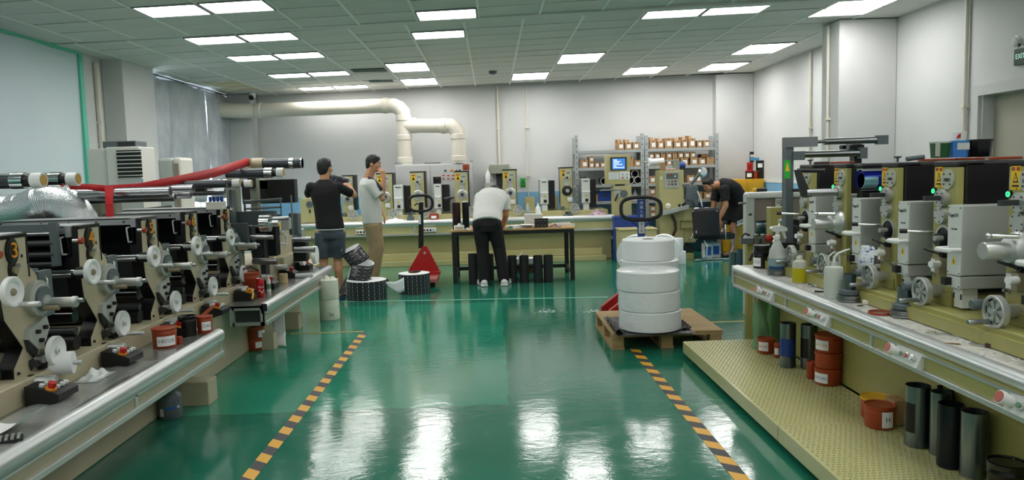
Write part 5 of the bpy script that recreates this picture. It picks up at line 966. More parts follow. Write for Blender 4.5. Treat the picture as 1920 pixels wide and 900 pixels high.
# ================================================================ the press along the back wall
bp_ = root('printing_press', 'olive printing press along the back wall with towers facing the camera', 'machine', (-.8, 12.8, 0))
Yr, Yf = 12.25, 12.72
Bq = lambda x, y, Y=Yf: at(x, y, Y)
xl, xr = at(548, 440, Yr).x, at(1152, 440, Yr).x
part('olivep', 'base', bp_, lambda m: (m.b2((xl, 12.45, 0), (xr-.02, 13.2, .7), bev=.008), m.b2((xl, 12.58, .7), (xr-.05, 13.2, .82), bev=.005)))
part('olivep', 'step', bp_, lambda m: m.b2((xl+1.0, 12.18, .0), (at(1137, 480, 12.18).x, 12.445, .085), bev=.006)); part('olivep', 'step', bp_, lambda m: m.b2((xl+.9, 12.3, .087), (at(1130, 470, 12.3).x, 12.445, .2), bev=.006))
part('benchtop', 'bench_top', bp_, lambda m: m.b2((xl, Yr+.03, .71), (xr, 12.58, .74)))
def yrail(m, y, z, xa, xb):
    poly = [(y+.05, z+.002), (y+.02, z+.002), (y+.006, z-.012), (y, z-.04), (y+.004, z-.075), (y+.02, z-.09), (y+.05, z-.095)]
    m.loft([[m.b.verts.new((x, p[0], p[1])) for p in poly] for x in (xa, xb)], None, True, True)
part('alu', 'rail', bp_, lambda m: yrail(m, Yr, .742, xl, xr)); part('olivep', 'fascia_panel', bp_, lambda m: m.b2((xl, Yr+.03, .53), (xr-.0, Yr+.06, .655))); part('alu', 'lower_trim', bp_, lambda m: m.b2((xl, Yr+.01, .5), (xr, Yr+.06, .53)))
for px in (777, 960, 1148): x = at(px, 430, Yr).x; part('alu', 'divider', bp_, lambda m: m.b2((x-.015, Yr+.02, .53), (x+.015, Yr+.05, .655)))
for px in (680, 805, 1065):
    x = at(px, 428, Yr).x; part(['white', 'black', 'red', 'grey'], 'control_pod', bp_, lambda m: (m.b2((x-.11, Yr-.01, .55), (x+.11, Yr+.03, .62), 0, .004), *[m.cyl((x-.08+k*.05, Yr-.01, .585), (x-.08+k*.05, Yr-.02, .585), .016, mi=(2 if k == 0 else 1 if k < 3 else 3), n=10) for k in range(4)]))
def yd(m, x, z, r, y0, y1, mi=0, n=20): m.cyl((x, y1, z), (x, y0, z), r, n=n, mi=mi)
def btower(x0, x1, yt, yb, wheel=True, dark=False, blk=True):
    a, b = Bq(x0, yt), Bq(x1, yb); w = b.x-a.x; c = (a.x+b.x)/2; zt, zb = a.z, .82
    tw = part('olivep', 'tower', bp_, lambda m: m.b2((a.x, Yf, zb), (b.x, Yf+.12, zt), bev=.004))
    part('black', 'hood', tw, lambda m: (m.b2((a.x-.005, Yf-.004, zt), (b.x+.02, Yf+.4, zt+.022), bev=.005), m.b2((a.x+.01, Yf+.122, zb+.1), (b.x+.015, Yf+.4, zt)), m.b2((b.x, Yf+.03, zt-.5), (b.x+.012, Yf+.12, zt-.01))))
    H_ = zt-zb; f = lambda u: zt-u*.63
    part(['warn', 'orange', 'black'], 'warning_label', tw, lambda m: (m.b2((a.x+.02, Yf-.002, f(.23)), (a.x+.09, Yf, f(.05)), 0), m.b2((a.x+.025, Yf-.003, f(.09)), (a.x+.085, Yf-.002, f(.06)), 1), m.prism([(a.x+.03, f(.2)), (a.x+.08, f(.2)), (a.x+.055, f(.1))], Yf-.003, Yf-.002, 'y', 2)))
    part(['dial', 'dkind'], 'dial_plate', tw, lambda m: (yd(m, c+w*.17, f(.12), .06, Yf-.008, Yf), m.b2((c+w*.17-.03, Yf-.009, f(.135)), (c+w*.17+.03, Yf-.008, f(.105)), 1)))
    part(['cast', 'black'], 'bearing_cover', tw, lambda m: (yd(m, c+w*.05, f(.25), .05, Yf-.03, Yf), yd(m, c+w*.05, f(.25), .018, Yf-.09, Yf-.03, 1)))
    part('cast', 'round_cover', tw, lambda m: yd(m, c+w*.05, f(.4), .047, Yf-.022, Yf))
    part(['cast', 'black', 'dark'], 'drive_opening', tw, lambda m: (m.lathe([(.075, 0), (.088, 0), (.088, .02), (.07, .03)], (c+w*.05, Yf, f(.6)), (0, -1, 0), 24, 1 if dark else 0), yd(m, c+w*.05, f(.6), .055, Yf-.05, Yf, 0 if not dark else 2), yd(m, c+w*.05, f(.6), .03, Yf-.10, Yf-.05, 2 if not dark else 0)))
    part(['white', 'creamd'], 'valve_block', tw, lambda m: (m.b2((c+.01, Yf-.03, f(.9)), (c+.09, Yf, f(.78)), 0), m.cyl((c+.03, Yf-.03, f(.83)), (c+.03, Yf-.06, f(.83)), .02, mi=0)))
    if wheel:
        r = .085; cx, cz = b.x+.015, .855
        part('cast', 'handwheel', tw, lambda m: (m.lathe([(r*.72, -.012), (r, -.012), (r, .012), (r*.72, .012), (r*.72, -.012)], (cx, 12.57, cz), (0, -1, 0), 26, caps=False), m.cyl((cx, Yf, cz), (cx, 12.55, cz), .02), *[m.box((cx+math.cos(k*1.047)*r*.42, 12.57, cz+math.sin(k*1.047)*r*.42), (r*.7, .008, .026), rot=Matrix.Rotation(-k*1.047, 3, 'Y')) for k in range(6)]))
        part('dgrey', 'knob', tw, lambda m: m.cyl((a.x+.03, Yf, cz), (a.x+.03, Yf-.08, cz), .035))
def blamp(x0, x1, yt, yb, side_=True, cup=False):
    a, b = at(x0, yt, 12.66), at(x1, yb, 12.66); zb = a.z-.42
    lb = part('lbox', 'lamp_box', bp_, lambda m: m.b2((a.x, 12.66, zb), (b.x, 13.1, a.z), bev=.005))
    part(['lface', 'black', 'warn'], 'face_plate', lb, lambda m: (m.b2((a.x+.004, 12.655, zb+.01), (b.x-.004, 12.66, a.z-.005), 0), m.b2((a.x+.06, 12.645, zb+.03), (a.x+.11, 12.655, zb+.08), 1), m.prism([(a.x+.06, zb+.12), (a.x+.1, zb+.12), (a.x+.08, zb+.155)], 12.653, 12.655, 'y', 2), m.b2((a.x+.03, 12.653, a.z-.05), (b.x-.03, 12.655, a.z-.035), 1)))
    part('white', 'handle', lb, lambda m: m.tube([(a.x+.01, 12.655, zb+.2), (a.x+.02, 12.6, zb+.2), (b.x-.02, 12.6, zb+.2), (b.x-.01, 12.655, zb+.2)], .012, 8))
    part('lface', 'lamp_post', bp_, lambda m: m.b2((a.x+.03, 12.68, .82), (b.x-.02, 12.8, zb-.002)))
    if side_: part('black', 'dark_side_panel', bp_, lambda m: m.b2((b.x+.005, 12.8, .85), (b.x+.12, 13.1, a.z-.02)))
btower(705, 738, 327, 410); btower(768.5, 797, 324, 400); btower(852, 879, 323, 398); btower(942, 969, 320, 394); btower(1050, 1074, 316, 388, dark=True); btower(640, 664, 331, 412)
btower(575, 597, 372, 470, wheel=False)
for q in ((737, 757, 347, 400), (813, 829, 345, 398), (1012, 1029, 337, 389), (1090, 1107, 335, 386), (672, 688, 345, 410)): blamp(*q)
part('black', 'side_crank', bp_, lambda m: (m.cyl(at(833, 374, 12.6), at(846, 371, 12.6), .03), m.cyl(at(846, 371, 12.6), at(852, 370, 12.6), .015)))
for x0, x1, yt in ((984, 1003, 370), (1028, 1046, 368)): a, b = at(x0, yt, 12.9), at(x1, 390, 12.9); part('olivep', 'low_cover', bp_, lambda m: m.b2((a.x, 12.9, .82), (b.x, 13.1, a.z), bev=.005))
# drive end of the back press at left
a, b = at(562, 372, 12.4), at(600, 408, 12.4); de = part('olivep', 'drive_housing', bp_, lambda m: m.b2((a.x, 12.4, .75), (b.x, 12.7, a.z), bev=.01)); p = at(580.5, 383, 12.4)
part(['dgrey', 'black'], 'dial', de, lambda m: (yd(m, p.x, p.z, .055, 12.385, 12.4, 0), m.b2((p.x-.03, 12.383, p.z-.003), (p.x+.03, 12.385, p.z+.003), 1), m.b2((p.x-.012, 12.39, p.z-.14), (p.x+.012, 12.4, p.z-.09), 1)))
# small things standing on the back press
M['rcan'] = mat('small_red_can', '#a33a24', .4)
def bcan(x, yb, w, h, lab, body, lid, Y=12.5, nm='ink_can', ct='can', z=.741, **k):
    p = at(x, yb, Y); return can(lab, V((p.x, Y, z)), w/2/F_PX*Y, h/F_PX*Y, body=body, lid=lid, az=-math.pi/2, name=nm, cat=ct, **k)
bcan(814, 411, 17, 11, 'small red can with white label on the back bench', 'rcan', 'rcan', logo=('', 'black'))
zt4 = Bq(866, 322).z+.025; bcan(874, 321, 13, 11, 'orange tub standing on the back press tower beside the cabinet', 'orange', 'orange', Y=12.9, nm='ink_tub', ct='tub', z=zt4)
z_ = at(821, 345, 12.66).z+.002; bcan(820, 345, 15, 13, 'small black tub on a lamp box of the back press', 'black', 'black', Y=12.8, nm='ink_tub', ct='tub', z=z_)
def bbottle(x, yb, w, h, lab, mt, Y=12.5, z=.741, cap='white'):
    p = at(x, yb, Y); r = w/2/F_PX*Y; h = h/F_PX*Y; t = root('bottle', lab, 'bottle', (p.x, Y, z), world=False)
    part(mt, 'body', t, lambda m: m.lathe([(r*.95, 0), (r, .01), (r, h*.6), (r*.4, h*.75), (r*.3, h*.8)], n=18)); part(cap, 'cap', t, lambda m: m.lathe([(r*.34, h*.8), (r*.34, h*.88), (r*.12, h*.9), (r*.1, h)], n=14)); return t
bbottle(990, 402, 8, 26, 'clear bottle on the back bench left of the white one', 'bliq'); bbottle(1009, 400, 10, 27, 'white nozzle bottle standing on the back bench', 'white')
p = at(1062, 398, 12.45); M['floral'] = mat('floral_rag', '#d9c6cf', .8, hx2='#8d5a78', scale=22)
def rag(nm, lab, cat, p, w, d, h, mt, seed=0):
    f = lambda u, v: (p.x-w/2+w*u, p.y-d/2+d*v, p.z+h*max(.03, math.sin(math.pi*u)*math.sin(math.pi*v)*(.6+.4*math.sin(u*13+seed)*math.cos(v*11+seed))))
    tag(part(mt, nm, None, lambda m: m.grid(f, 22, 14)), lab, cat)
rag('cloth_rag', 'crumpled pinkish rag on the right end of the back bench', 'rag', V((at(1121, 396, 12.42).x, 12.42, .742)), .3, .2, .11, 'floral', 2)
rag('cloth_rag', 'crumpled white tissue on the left of the back bench', 'rag', V((at(740, 410, 12.42).x, 12.42, .742)), .4, .2, .05, 'paper', 4)
a = at(769, 408, 12.42); tag(part('dgrey', 'scale_box', None, lambda m: (m.b2((a.x-.05, 12.4, .741), (a.x+.06, 12.5, .8)), m.b2((a.x-.03, 12.42, .8), (a.x+.04, 12.48, .84)))), 'small grey instrument on the back bench by the pallet jack handle', 'instrument')
a = at(1065, 397, 12.45); tag(part('steel', 'steel_flange', None, lambda m: m.lathe([(.09, 0), (.09, .02), (.05, .025), (.05, .07)], (a.x, 12.45, .741))), 'small steel flange on the back bench before the last tower', 'flange')
# grey hood with hoses and bottle on the back wall, green safety signs
a, b = at(918, 309, 13.4), at(955, 325, 13.4); t = root('wall_blower', 'grey box with black hoses hanging on the back wall beside a conduit', 'blower', ((a.x+b.x)/2, 13.4, b.z))
part('postg', 'housing', t, lambda m: m.b2((a.x, 13.4, b.z), (b.x, WY(a.x)-.01, a.z), bev=.008))
for k in range(3): x = at(932+k*5, 330, 13.45).x; part('black', 'hose', t, lambda m: m.tube([(x, 13.5, b.z+.01), (x+.01, 13.48, b.z-.2), (x-.03+.02*k, 13.45, b.z-.45)], .022, 8))
bbottle(915, 343, 9, 28, 'tall white bottle standing beside the bending man on the back press', 'white', Y=12.95, z=at(915, 343, 12.95).z)
a, b = at(909, 343, 12.9), at(926, 356, 12.9); part('lbox', 'junction_box', bp_, lambda m: m.b2((a.x, 12.88, .82), (b.x, 13.05, a.z)))
def sign(x0, y0, x1, y1, Y, lab):
    a, b = at(x0, y0, Y), at(x1, y1, Y); t = root('safety_sign', lab, 'sign', ((a.x+b.x)/2, Y, b.z), 'green safety signs')
    part('green', 'plate', t, lambda m: m.b2((a.x, Y-.004, b.z), (b.x, Y+.004, a.z)))
    w, c, h = b.x-a.x, (a.x+b.x)/2, a.z-b.z
    part(['black', 'green'], 'triangle_mark', t, lambda m: (m.prism([(c-w*.36, b.z+h*.32), (c+w*.36, b.z+h*.32), (c, b.z+h*.88)], Y-.006, Y-.004, 'y', 0), m.prism([(c-w*.22, b.z+h*.39), (c+w*.22, b.z+h*.39), (c, b.z+h*.72)], Y-.007, Y-.006, 'y', 1), m.b2((c-.008, Y-.008, b.z+h*.44), (c+.008, Y-.007, b.z+h*.6), 0), m.b2((c-w*.36, Y-.006, b.z+h*.1), (c+w*.36, Y-.004, b.z+h*.2), 0)))
sign(522, 336, 533, 352, WY(-3.9)-.012, 'green safety sign with warning triangle left of the standing man in black')
sign(975, 334, 986, 351, WY(.55)-.012, 'green safety sign with warning triangle above the middle of the back press')
# ================================================================ console at the right end of the back press
Yk = 12.35; K = lambda x, y, Y=Yk: at(x, y, Y); t = root('control_console', 'olive control console with a blue screen before the shelves', 'console', (1.95, Yk, 0))
a, b = K(1137, 291), K(1181, 345); part('olivep', 'screen_housing', t, lambda m: m.b2((a.x, Yk, b.z), (b.x, Yk+.25, a.z), bev=.008)); s0, s1 = K(1144, 295), K(1175, 319)
sc = part('dark', 'bezel', t, lambda m: m.b2((s0.x, Yk-.012, s1.z), (s1.x, Yk, s0.z), bev=.004)); u0, u1 = K(1147.5, 297.5), K(1172, 317)
M['scrl'] = mat('screen_light', '#cfe4f5', .3, emit=1.2)
part(['screen', 'scrl'], 'display', sc, lambda m: (m.b2((u0.x, Yk-.014, u1.z), (u1.x, Yk-.012, u0.z), 0), *[m.b2((u0.x+.02, Yk-.015, u0.z-.03-k*.025), (u0.x+.02+w, Yk-.014, u0.z-.018-k*.025), 1) for k, w in enumerate((.06, .12, .09, .15, .05, .12))], *[m.b2((u0.x+.15+.03*k, Yk-.015, u1.z+.015), (u0.x+.165+.03*k, Yk-.014, u1.z+.04), 1) for k in range(2)]))
a, b = K(1141, 323), K(1161, 336); part('lface', 'instruction_card', t, lambda m: m.b2((a.x, Yk-.004, b.z), (b.x, Yk, a.z))); text('- -- ---\n--- - --\n-- ----', .03, ((a.x+b.x)/2, Yk-.006, (a.z+b.z)/2), FACE_CAM, 'screen', t)
a, b = K(1162, 322), K(1181, 336); part(['white', 'chrome', 'red', 'podg'], 'switch_panel', t, lambda m: (m.b2((a.x, Yk-.006, b.z), (b.x, Yk, a.z), 0), *[m.cyl((a.x+.045+i*.075, Yk-.02, b.z+.03+j*.055), (a.x+.045+i*.075, Yk-.004, b.z+.03+j*.055), .014, mi=(1 if j else 2+i), n=12) for i in (0, 1) for j in (0, 1)]))
a, b = K(1150, 349), K(1185, 400); part('olivep', 'lower_housing', t, lambda m: m.b2((a.x, Yk+.02, .45), (b.x, Yk+.25, a.z), bev=.006)); p = K(1170, 363.5); part('dgrey', 'speaker_disc', t, lambda m: yd(m, p.x, p.z, .065, Yk+.012, Yk+.02, n=24)); part('dgrey', 'stand', t, lambda m: m.b2((a.x+.06, Yk+.08, b.z), (b.x-.1, Yk+.2, K(1150, 345).z+.02)))
p = K(1155, 370); part(['black', 'chrome'], 'lever', t, lambda m: (m.cyl(p+V((-.02, -.02, -.06)), p+V((.03, -.02, .06)), .013, mi=0), m.cyl(p+V((0, .03, 0)), p+V((0, -.03, 0)), .012, mi=1))); p = K(1125, 357); part('brush', 'arm', t, lambda m: m.cyl(p, p+V((.35, .02, .005)), .013)); part('lbox', 'arm_block', t, lambda m: m.box(p+V((.29, .05, -.05)), (.09, .08, .16)))
a, b = K(1146, 398), K(1200, 470); part('dark', 'pedestal', t, lambda m: m.b2((a.x+.06, Yk+.06, 0), (a.x+.36, Yk+.25, .45)))
# ================================================================ shelves with cartons
SY = lambda x: WY(x)-.48
Q = lambda x, y: (lambda p: V((p.x, SY(p.x), at(x, y, SY(p.x)).z)))(at(x, y, 13.2))
M['shelfg'] = mat('shelf_grey', '#a9b0b2', .45, .3)
def shelf_unit(pxl, pxr, tops, label):
    xa, xb = Q(pxl, 260).x, Q(pxr, 260).x
    t = root('storage_shelf', label, 'shelf', ((xa+xb)/2, SY((xa+xb)/2)+.2, 0))
    zt = Q((pxl+pxr)/2, 252).z
    for x in (xa, xb-.06):
        for dy in (0, .36):
            u = part(['shelfg', 'dark'], 'upright', t, lambda m: (m.b2((x, SY(x)+dy, 0), (x+.06, SY(x)+dy+.04, zt+(.0 if dy == 0 else -.03))), *([m.b2((x+.024, SY(x)-.001, z_/10), (x+.036, SY(x)+.001, z_/10+.03), 1) for z_ in range(9, int(zt*10), 1)] if dy == 0 else [])))
    for z in tops:
        part('shelfg', 'shelf_board', t, lambda m: m.prism([(xa+.01, SY(xa)+.004), (xb-.01, SY(xb)+.004), (xb-.01, SY(xb)+.39), (xa+.01, SY(xa)+.39)], z-.05, z-.0, 'z'))
    return xa, xb
ZS = [1.83, 1.53, 1.225, .93, .63, .3]
shelf_unit(1078, 1206, ZS, 'grey boltless storage shelf, left of two on the back wall')
shelf_unit(1207.5, 1340, ZS, 'grey boltless storage shelf, right of two on the back wall')
nb = 0
ORD = ['first', 'second', 'third', 'fourth', 'fifth', 'sixth', 'seventh', 'eighth', 'ninth', 'tenth']
def carton(x0, x1, h, z, lab, where, flap=False, white=True, mt='carton'):
    a, b = Q(x0, 300), Q(x1, 300); w = b.x-a.x; hh = h/F_PX*13.1; cx = (a.x+b.x)/2; yy = SY(cx)+.03
    t = root('carton_box', where, 'box', (cx, yy, z), 'cartons on the storage shelves', world=False)
    part(mt, 'carton', t, lambda m: m.b2((-w/2+.003, 0, .001), (w/2-.003, .26, hh), bev=.002))
    part('cartond' if mt == 'carton' else 'black', 'tape_seam', t, lambda m: m.b2((-.008, -.0015, hh*.75), (.008, .26, hh+.0012)))
    if white: part('paper', 'paper_label', t, lambda m: m.b2((-w*.26+.005, -.003, hh*.22), (w*.26+.005, -.001, hh*.72)))
    if flap:
        part('carton', 'flap', t, lambda m: (m.loft([[m.b.verts.new(p) for p in ((-w*.45, .0, hh), (-w*.05, .0, hh), (-w*.05, .004, hh), (-w*.45, .004, hh))], [m.b.verts.new(p) for p in ((-w*.4, .05, hh+.05), (-w*.1, .05, hh+.055), (-w*.1, .054, hh+.055), (-w*.4, .054, hh+.05))]], 0, True, False)))
        part('cartond', 'flap', t, lambda m: (m.loft([[m.b.verts.new(p) for p in ((-w*.45, .26, hh), (w*.45, .26, hh), (w*.45, .264, hh), (-w*.45, .264, hh))], [m.b.verts.new(p) for p in ((-w*.4, .3, hh+.06), (w*.45, .3, hh+.06), (w*.45, .304, hh+.06), (-w*.4, .304, hh+.06))]], 0, True, False)))
    return hh
def rowc(items, z, desc, ups={}):
    for i, it in enumerate(items):
        lab = ORD[i] if len(items) > 1 else 'only'
        carton(it[0], it[1], it[2], z, None, ('%s carton from left %s' % (lab, desc)) if len(items) > 1 else 'single carton '+desc, flap=len(it) > 3 and 'f' in it[3], white=not (len(it) > 3 and 'n' in it[3]))
rowc([(1158, 1171, 14, 'f'), (1172, 1185, 13.5, 'f'), (1186, 1199, 13.5)], ZS[0], 'on top board, left shelf')
rowc([(1090, 1104, 15), (1105, 1115, 10.5), (1115.5, 1125, 10), (1126, 1135, 10), (1178.5, 1188, 18, 'n'), (1188.5, 1201, 12)], ZS[1], 'on second board, left shelf')
carton(1105, 1115, 10.5, ZS[1]+10.5/F_PX*13.1+.002, None, 'small carton stacked on another, second board of the left shelf')
rowc([(1217, 1230, 16, 'f'), (1231, 1243, 14, 'f'), (1244, 1259, 19), (1261, 1274.5, 13.5, 'f'), (1275, 1285.5, 15, 'f'), (1287, 1300, 17, 'f'), (1302, 1311.5, 13), (1313, 1326, 13)], ZS[0], 'on top board, right shelf')
lo = [(1215, 1225, 13), (1226, 1236, 13, 'n'), (1237, 1246, 13, 'n'), (1247, 1257, 13), (1258, 1271, 13, 'n'), (1272.5, 1287, 13), (1290, 1304, 13), (1305, 1318, 12.5), (1319, 1333, 13.5, 'n')]
rowc(lo, ZS[1], 'in the lower row, second board, right shelf')
zz2 = ZS[1]+13/F_PX*13.1+.003
rowc([(1215, 1225, 11), (1226, 1236, 11), (1237, 1246, 11, 'n'), (1247, 1257, 11), (1258, 1267, 10.5, 'n'), (1268, 1278, 11), (1279, 1289, 10.5), (1290, 1300, 11)], zz2, 'in the upper row, second board, right shelf')
carton(1310, 1322, 6, ZS[1]+13.6/F_PX*13.1, None, 'dark open carton lying on the lower row, right shelf', white=False, mt='cartond')
rowc([(1215, 1228, 14), (1284, 1298, 13.5), (1299, 1310, 13.5)], ZS[2], 'on third board, right shelf')
rowc([(1214.5, 1227, 10.5), (1301, 1312, 14, 'n'), (1314, 1328, 12.5)], ZS[3], 'on fourth board, right shelf')
carton(1214.5, 1227.5, 11.5, ZS[3]+10.6/F_PX*13.1, None, 'carton stacked at left on fourth board, right shelf')
rowc([(1214.5, 1228, 10.5), (1307, 1320, 10.5), (1322, 1335, 10.5)], ZS[4], 'on fifth board, right shelf')
carton(1214.5, 1228, 11.5, ZS[4]+10.6/F_PX*13.1, None, 'carton stacked at left on fifth board, right shelf')
rowc([(1108, 1121, 13.5, 'n')], ZS[3], 'on fourth board, left shelf')
a, b = Q(1088, 320), Q(1101, 334); t = root('black_box', 'black box with grey label on third board, left shelf', 'box', ((a.x+b.x)/2, SY(1.6)+.05, ZS[2]), world=False); w = b.x-a.x
part('black', 'carton', t, lambda m: m.b2((-w/2, 0, 0), (w/2, .2, .14))); part('lface', 'paper_label', t, lambda m: m.b2((0, -.002, .04), (w*.45, 0, .11)))
for px, py, lb in ((1133.5, 336, 'white rimmed black ring tube, leftmost on the left shelf'), (1190, 322.5, 'white rimmed black ring tube, top of three on the left shelf'), (1182, 335, 'white rimmed black ring tube, lower left of three on the left shelf'), (1195.5, 334, 'white rimmed black ring tube, lower right of three on the left shelf')):
    p = Q(px, py); r = .064
    z0 = ZS[2]+r if py > 330 else ZS[2]+r*2.75; t = root('ring_tube', lb, 'tube', (p.x, SY(p.x)+.04, z0), 'ring tubes on the left shelf', world=False)
    part('dark', 'tube', t, lambda m: (m.tubec((0, .003, 0), (0, .3, 0), r*.98, r*.9, 28), m.cyl((0, .2, 0), (0, .21, 0), r*.9))); part('white', 'rim', t, lambda m: m.tubec((0, 0, 0), (0, .005, 0), r, r*.88, 28))
a, b = Q(1122, 357), Q(1138, 375); t = root('blue_crate', 'blue plastic crate on fourth board, left shelf', 'crate', ((a.x+b.x)/2+.06, SY(1.9)+.05, ZS[3]), world=False); part('blue', 'crate', t, lambda m: (m.b2((-.14, 0, 0), (.14, .28, .16), bev=.008), m.b2((-.15, -.01, .15), (.15, .29, .165)))); part('dark', 'grip', t, lambda m: m.b2((-.05, -.004, .09), (.05, 0, .115)))
rag('white_bag', 'crumpled white bag with black goods on the left shelf behind the console', 'bag', V((Q(1192, 360).x, SY(2.5)+.15, ZS[3]+.002)), .24, .2, .2, 'wrap', 1)
# ================================================================ slitting machine
Ys = 12.2; K2 = lambda x, y, Y=Ys: at(x, y, Y); t = root('slitting_machine', 'olive slitting machine with control panel before the right shelf', 'machine', (2.9, Ys, 0))
a, b = K2(1236, 320), K2(1283, 470); part('olivep', 'column', t, lambda m: m.b2((a.x, Ys, .2), (b.x, Ys+.3, a.z), bev=.008)); a2, b2 = K2(1283.5, 388), K2(1306, 455); part('olivep', 'side_base', t, lambda m: (m.b2((b.x+.002, Ys+.02, .25), (b2.x, Ys+.3, a2.z), bev=.008)))
part('dark', 'feet', t, lambda m: m.b2((a.x+.05, Ys+.05, 0), (b2.x-.05, Ys+.28, .2)))
a, b = K2(1245.5, 323), K2(1273, 352); pn = part('lbox', 'control_panel', t, lambda m: m.b2((a.x, Ys-.012, b.z), (b.x, Ys, a.z), bev=.003))
part(['dgrey', 'red', 'lface'], 'meter_display', pn, lambda m: (m.b2((a.x+.03, Ys-.02, a.z-.11), (b.x-.02, Ys-.012, a.z-.02), 0), m.b2((a.x+.08, Ys-.022, a.z-.06), (a.x+.13, Ys-.02, a.z-.04), 1), m.b2((a.x+.16, Ys-.022, a.z-.085), (a.x+.19, Ys-.02, a.z-.055), 2)))
for i, mt in enumerate(('podg', 'red', 'black', 'red', 'black', 'black')): x = a.x+.07+(i % 3)*.055; z = a.z-.15-(i//3)*.05; part(mt, 'push_button', pn, lambda m: m.cyl((x, Ys-.026, z), (x, Ys-.012, z), .014, n=12))
p = K2(1240, 333); part('white', 'sticker', t, lambda m: m.b2((p.x-.015, Ys-.002, p.z-.03), (p.x+.012, Ys, p.z+.02)))
c0, c1 = K2(1222, 304), K2(1247, 302); cc = V((0, .1, 0)); part(['paper', 'brush'], 'paper_roll', t, lambda m: (m.cyl(c0+cc, c1+cc, .055, n=24, mi=0), m.cyl(c0+cc-V((.12, 0, 0)), K2(1276, 300)+cc, .012, mi=1), m.cyl(c0+cc-V((.03, 0, 0)), c0+cc, .07, mi=0)))
a, b = K2(1265, 300), K2(1276, 320); part('postg', 'bracket', t, lambda m: m.b2((a.x, Ys+.06, b.z), (b.x, Ys+.16, a.z))); a, b = K2(1276, 304), K2(1287, 315); part('M_' in M and 'x' or 'blue', 'motor', t, lambda m: m.cyl((a.x, Ys+.11, (a.z+b.z)/2), (b.x, Ys+.11, (a.z+b.z)/2), .055)); a, b = K2(1238, 305), K2(1248, 320); part('carton', 'wood_block', t, lambda m: m.b2((a.x, Ys+.0, b.z), (b.x, Ys+.04, a.z)))
M['pinkr'] = mat('red_white_parts', '#b9635a', .6, hx2='#d8cdc8', scale=30); a = K2(1257, 317); part('pinkr', 'small_parts_tray', t, lambda m: m.b2((a.x-.08, Ys+.0, K2(1257, 320).z), (a.x+.09, Ys+.12, a.z+.01), bev=.01))
a, b = K2(1286, 349), K2(1308, 387); part('dgrey', 'knife_holder', t, lambda m: (m.b2((a.x, Ys-.05, b.z), (b.x, Ys+.06, a.z), bev=.01), m.cyl((a.x+.03, Ys-.05, (a.z+b.z)/2), (a.x+.03, Ys-.12, (a.z+b.z)/2), .05), m.cyl((b.x-.06, Ys-.05, b.z+.08), (b.x-.06, Ys-.12, b.z+.08), .035), m.b2((a.x-.06, Ys+.0, a.z-.02), (a.x+.06, Ys+.06, a.z+.03))))
p0, p1 = K2(1296, 345), K2(1312, 324); part(['dgrey', 'chrome'], 'swing_arm', t, lambda m: (m.tube([p0, (p0+p1)/2+V((0, -.03, 0)), p1+V((0, -.03, 0))], .024, 10, 0), m.lathe([(.05, 0), (.08, .01), (.08, .03), (.05, .04)], p1+V((.02, -.06, .01)), (.2, -1, 0), 24, 1)))
part('white', 'trailing_strip', t, lambda m: m.tube([K2(1305, 358)+V((0, -.08, 0)), K2(1310, 370)+V((0, -.09, 0)), K2(1314, 387)+V((0, -.08, 0))], .012, 6))
a, b = K2(1238, 400), K2(1286, 387); part('alu', 'tray_rail', t, lambda m: m.loft([[m.b.verts.new((a.x, Ys-.16, a.z+z)) for z in ()] or [m.b.verts.new((x, y, z)) for x, y, z in ((a.x, Ys-.2, a.z-.02), (a.x, Ys-.02, a.z-.02), (a.x, Ys-.02, a.z+.04), (a.x, Ys-.2, a.z+.04))], [m.b.verts.new((x, y, z)) for x, y, z in ((b.x, Ys-.2, b.z-.03), (b.x, Ys-.02, b.z-.03), (b.x, Ys-.02, b.z+.03), (b.x, Ys-.2, b.z+.03))]], 0, True, False)); p = K2(1250, 388); part('black', 'clamp_knob', t, lambda m: [m.lathe([(.012, 0), (.02, .02), (.02, .05)], (x, Ys-.1, z)) for x, z in ((K2(1271, 385).x, K2(1271, 388).z), (K2(1278, 385).x, K2(1278, 387).z))]); part('pvc', 'guide_roll', t, lambda m: m.sph((p.x, Ys-.1, p.z+.02), .045, 14))
part('brown', 'drain_hose', t, lambda m: m.tube([K2(1258, 402)+V((0, -.06, 0)), K2(1264, 415)+V((0, -.07, 0)), K2(1265, 430)+V((0, -.07, 0)), K2(1259, 444)+V((0, -.06, 0))], .022, 10)); M['olived'] = mat('olive_cover', '#8f9050', .45); p = K2(1290, 420); part('olived', 'oval_cover', t, lambda m: m.tube([(K2(1276, 415).x, Ys-.01, K2(1276, 414).z), (K2(1303, 415).x, Ys-.01, K2(1303, 413).z), (K2(1303, 415).x, Ys-.01, K2(1303, 427).z), (K2(1276, 415).x, Ys-.01, K2(1276, 428).z)], .014, 8, closed=True))
Yo = 11.6; a, b = at(1163, 430, Yo), at(1232, 482, Yo); tag(part('olivep', 'olive_chest', None, lambda m: (m.b2((a.x, Yo, .0), (b.x, Yo+.4, a.z-.02), bev=.008), m.b2((a.x-.015, Yo-.015, a.z-.02), (b.x+.015, Yo+.41, a.z), bev=.004))), 'low olive steel chest on the floor under the blue crates', 'chest')
a, b = at(1153, 406, 12.05), at(1196, 430, 12.05); t = root('blue_tub', 'large blue plastic tub behind the olive chest', 'tub', ((a.x+b.x)/2, 12.05, 0)); part('blue', 'tub', t, lambda m: m.b2((a.x, 12.05, .0), (b.x, 12.3, a.z), bev=.015)); part('blue', 'rim', t, lambda m: m.b2((a.x-.015, 12.035, a.z-.04), (b.x+.015, 12.315, a.z), bev=.006))
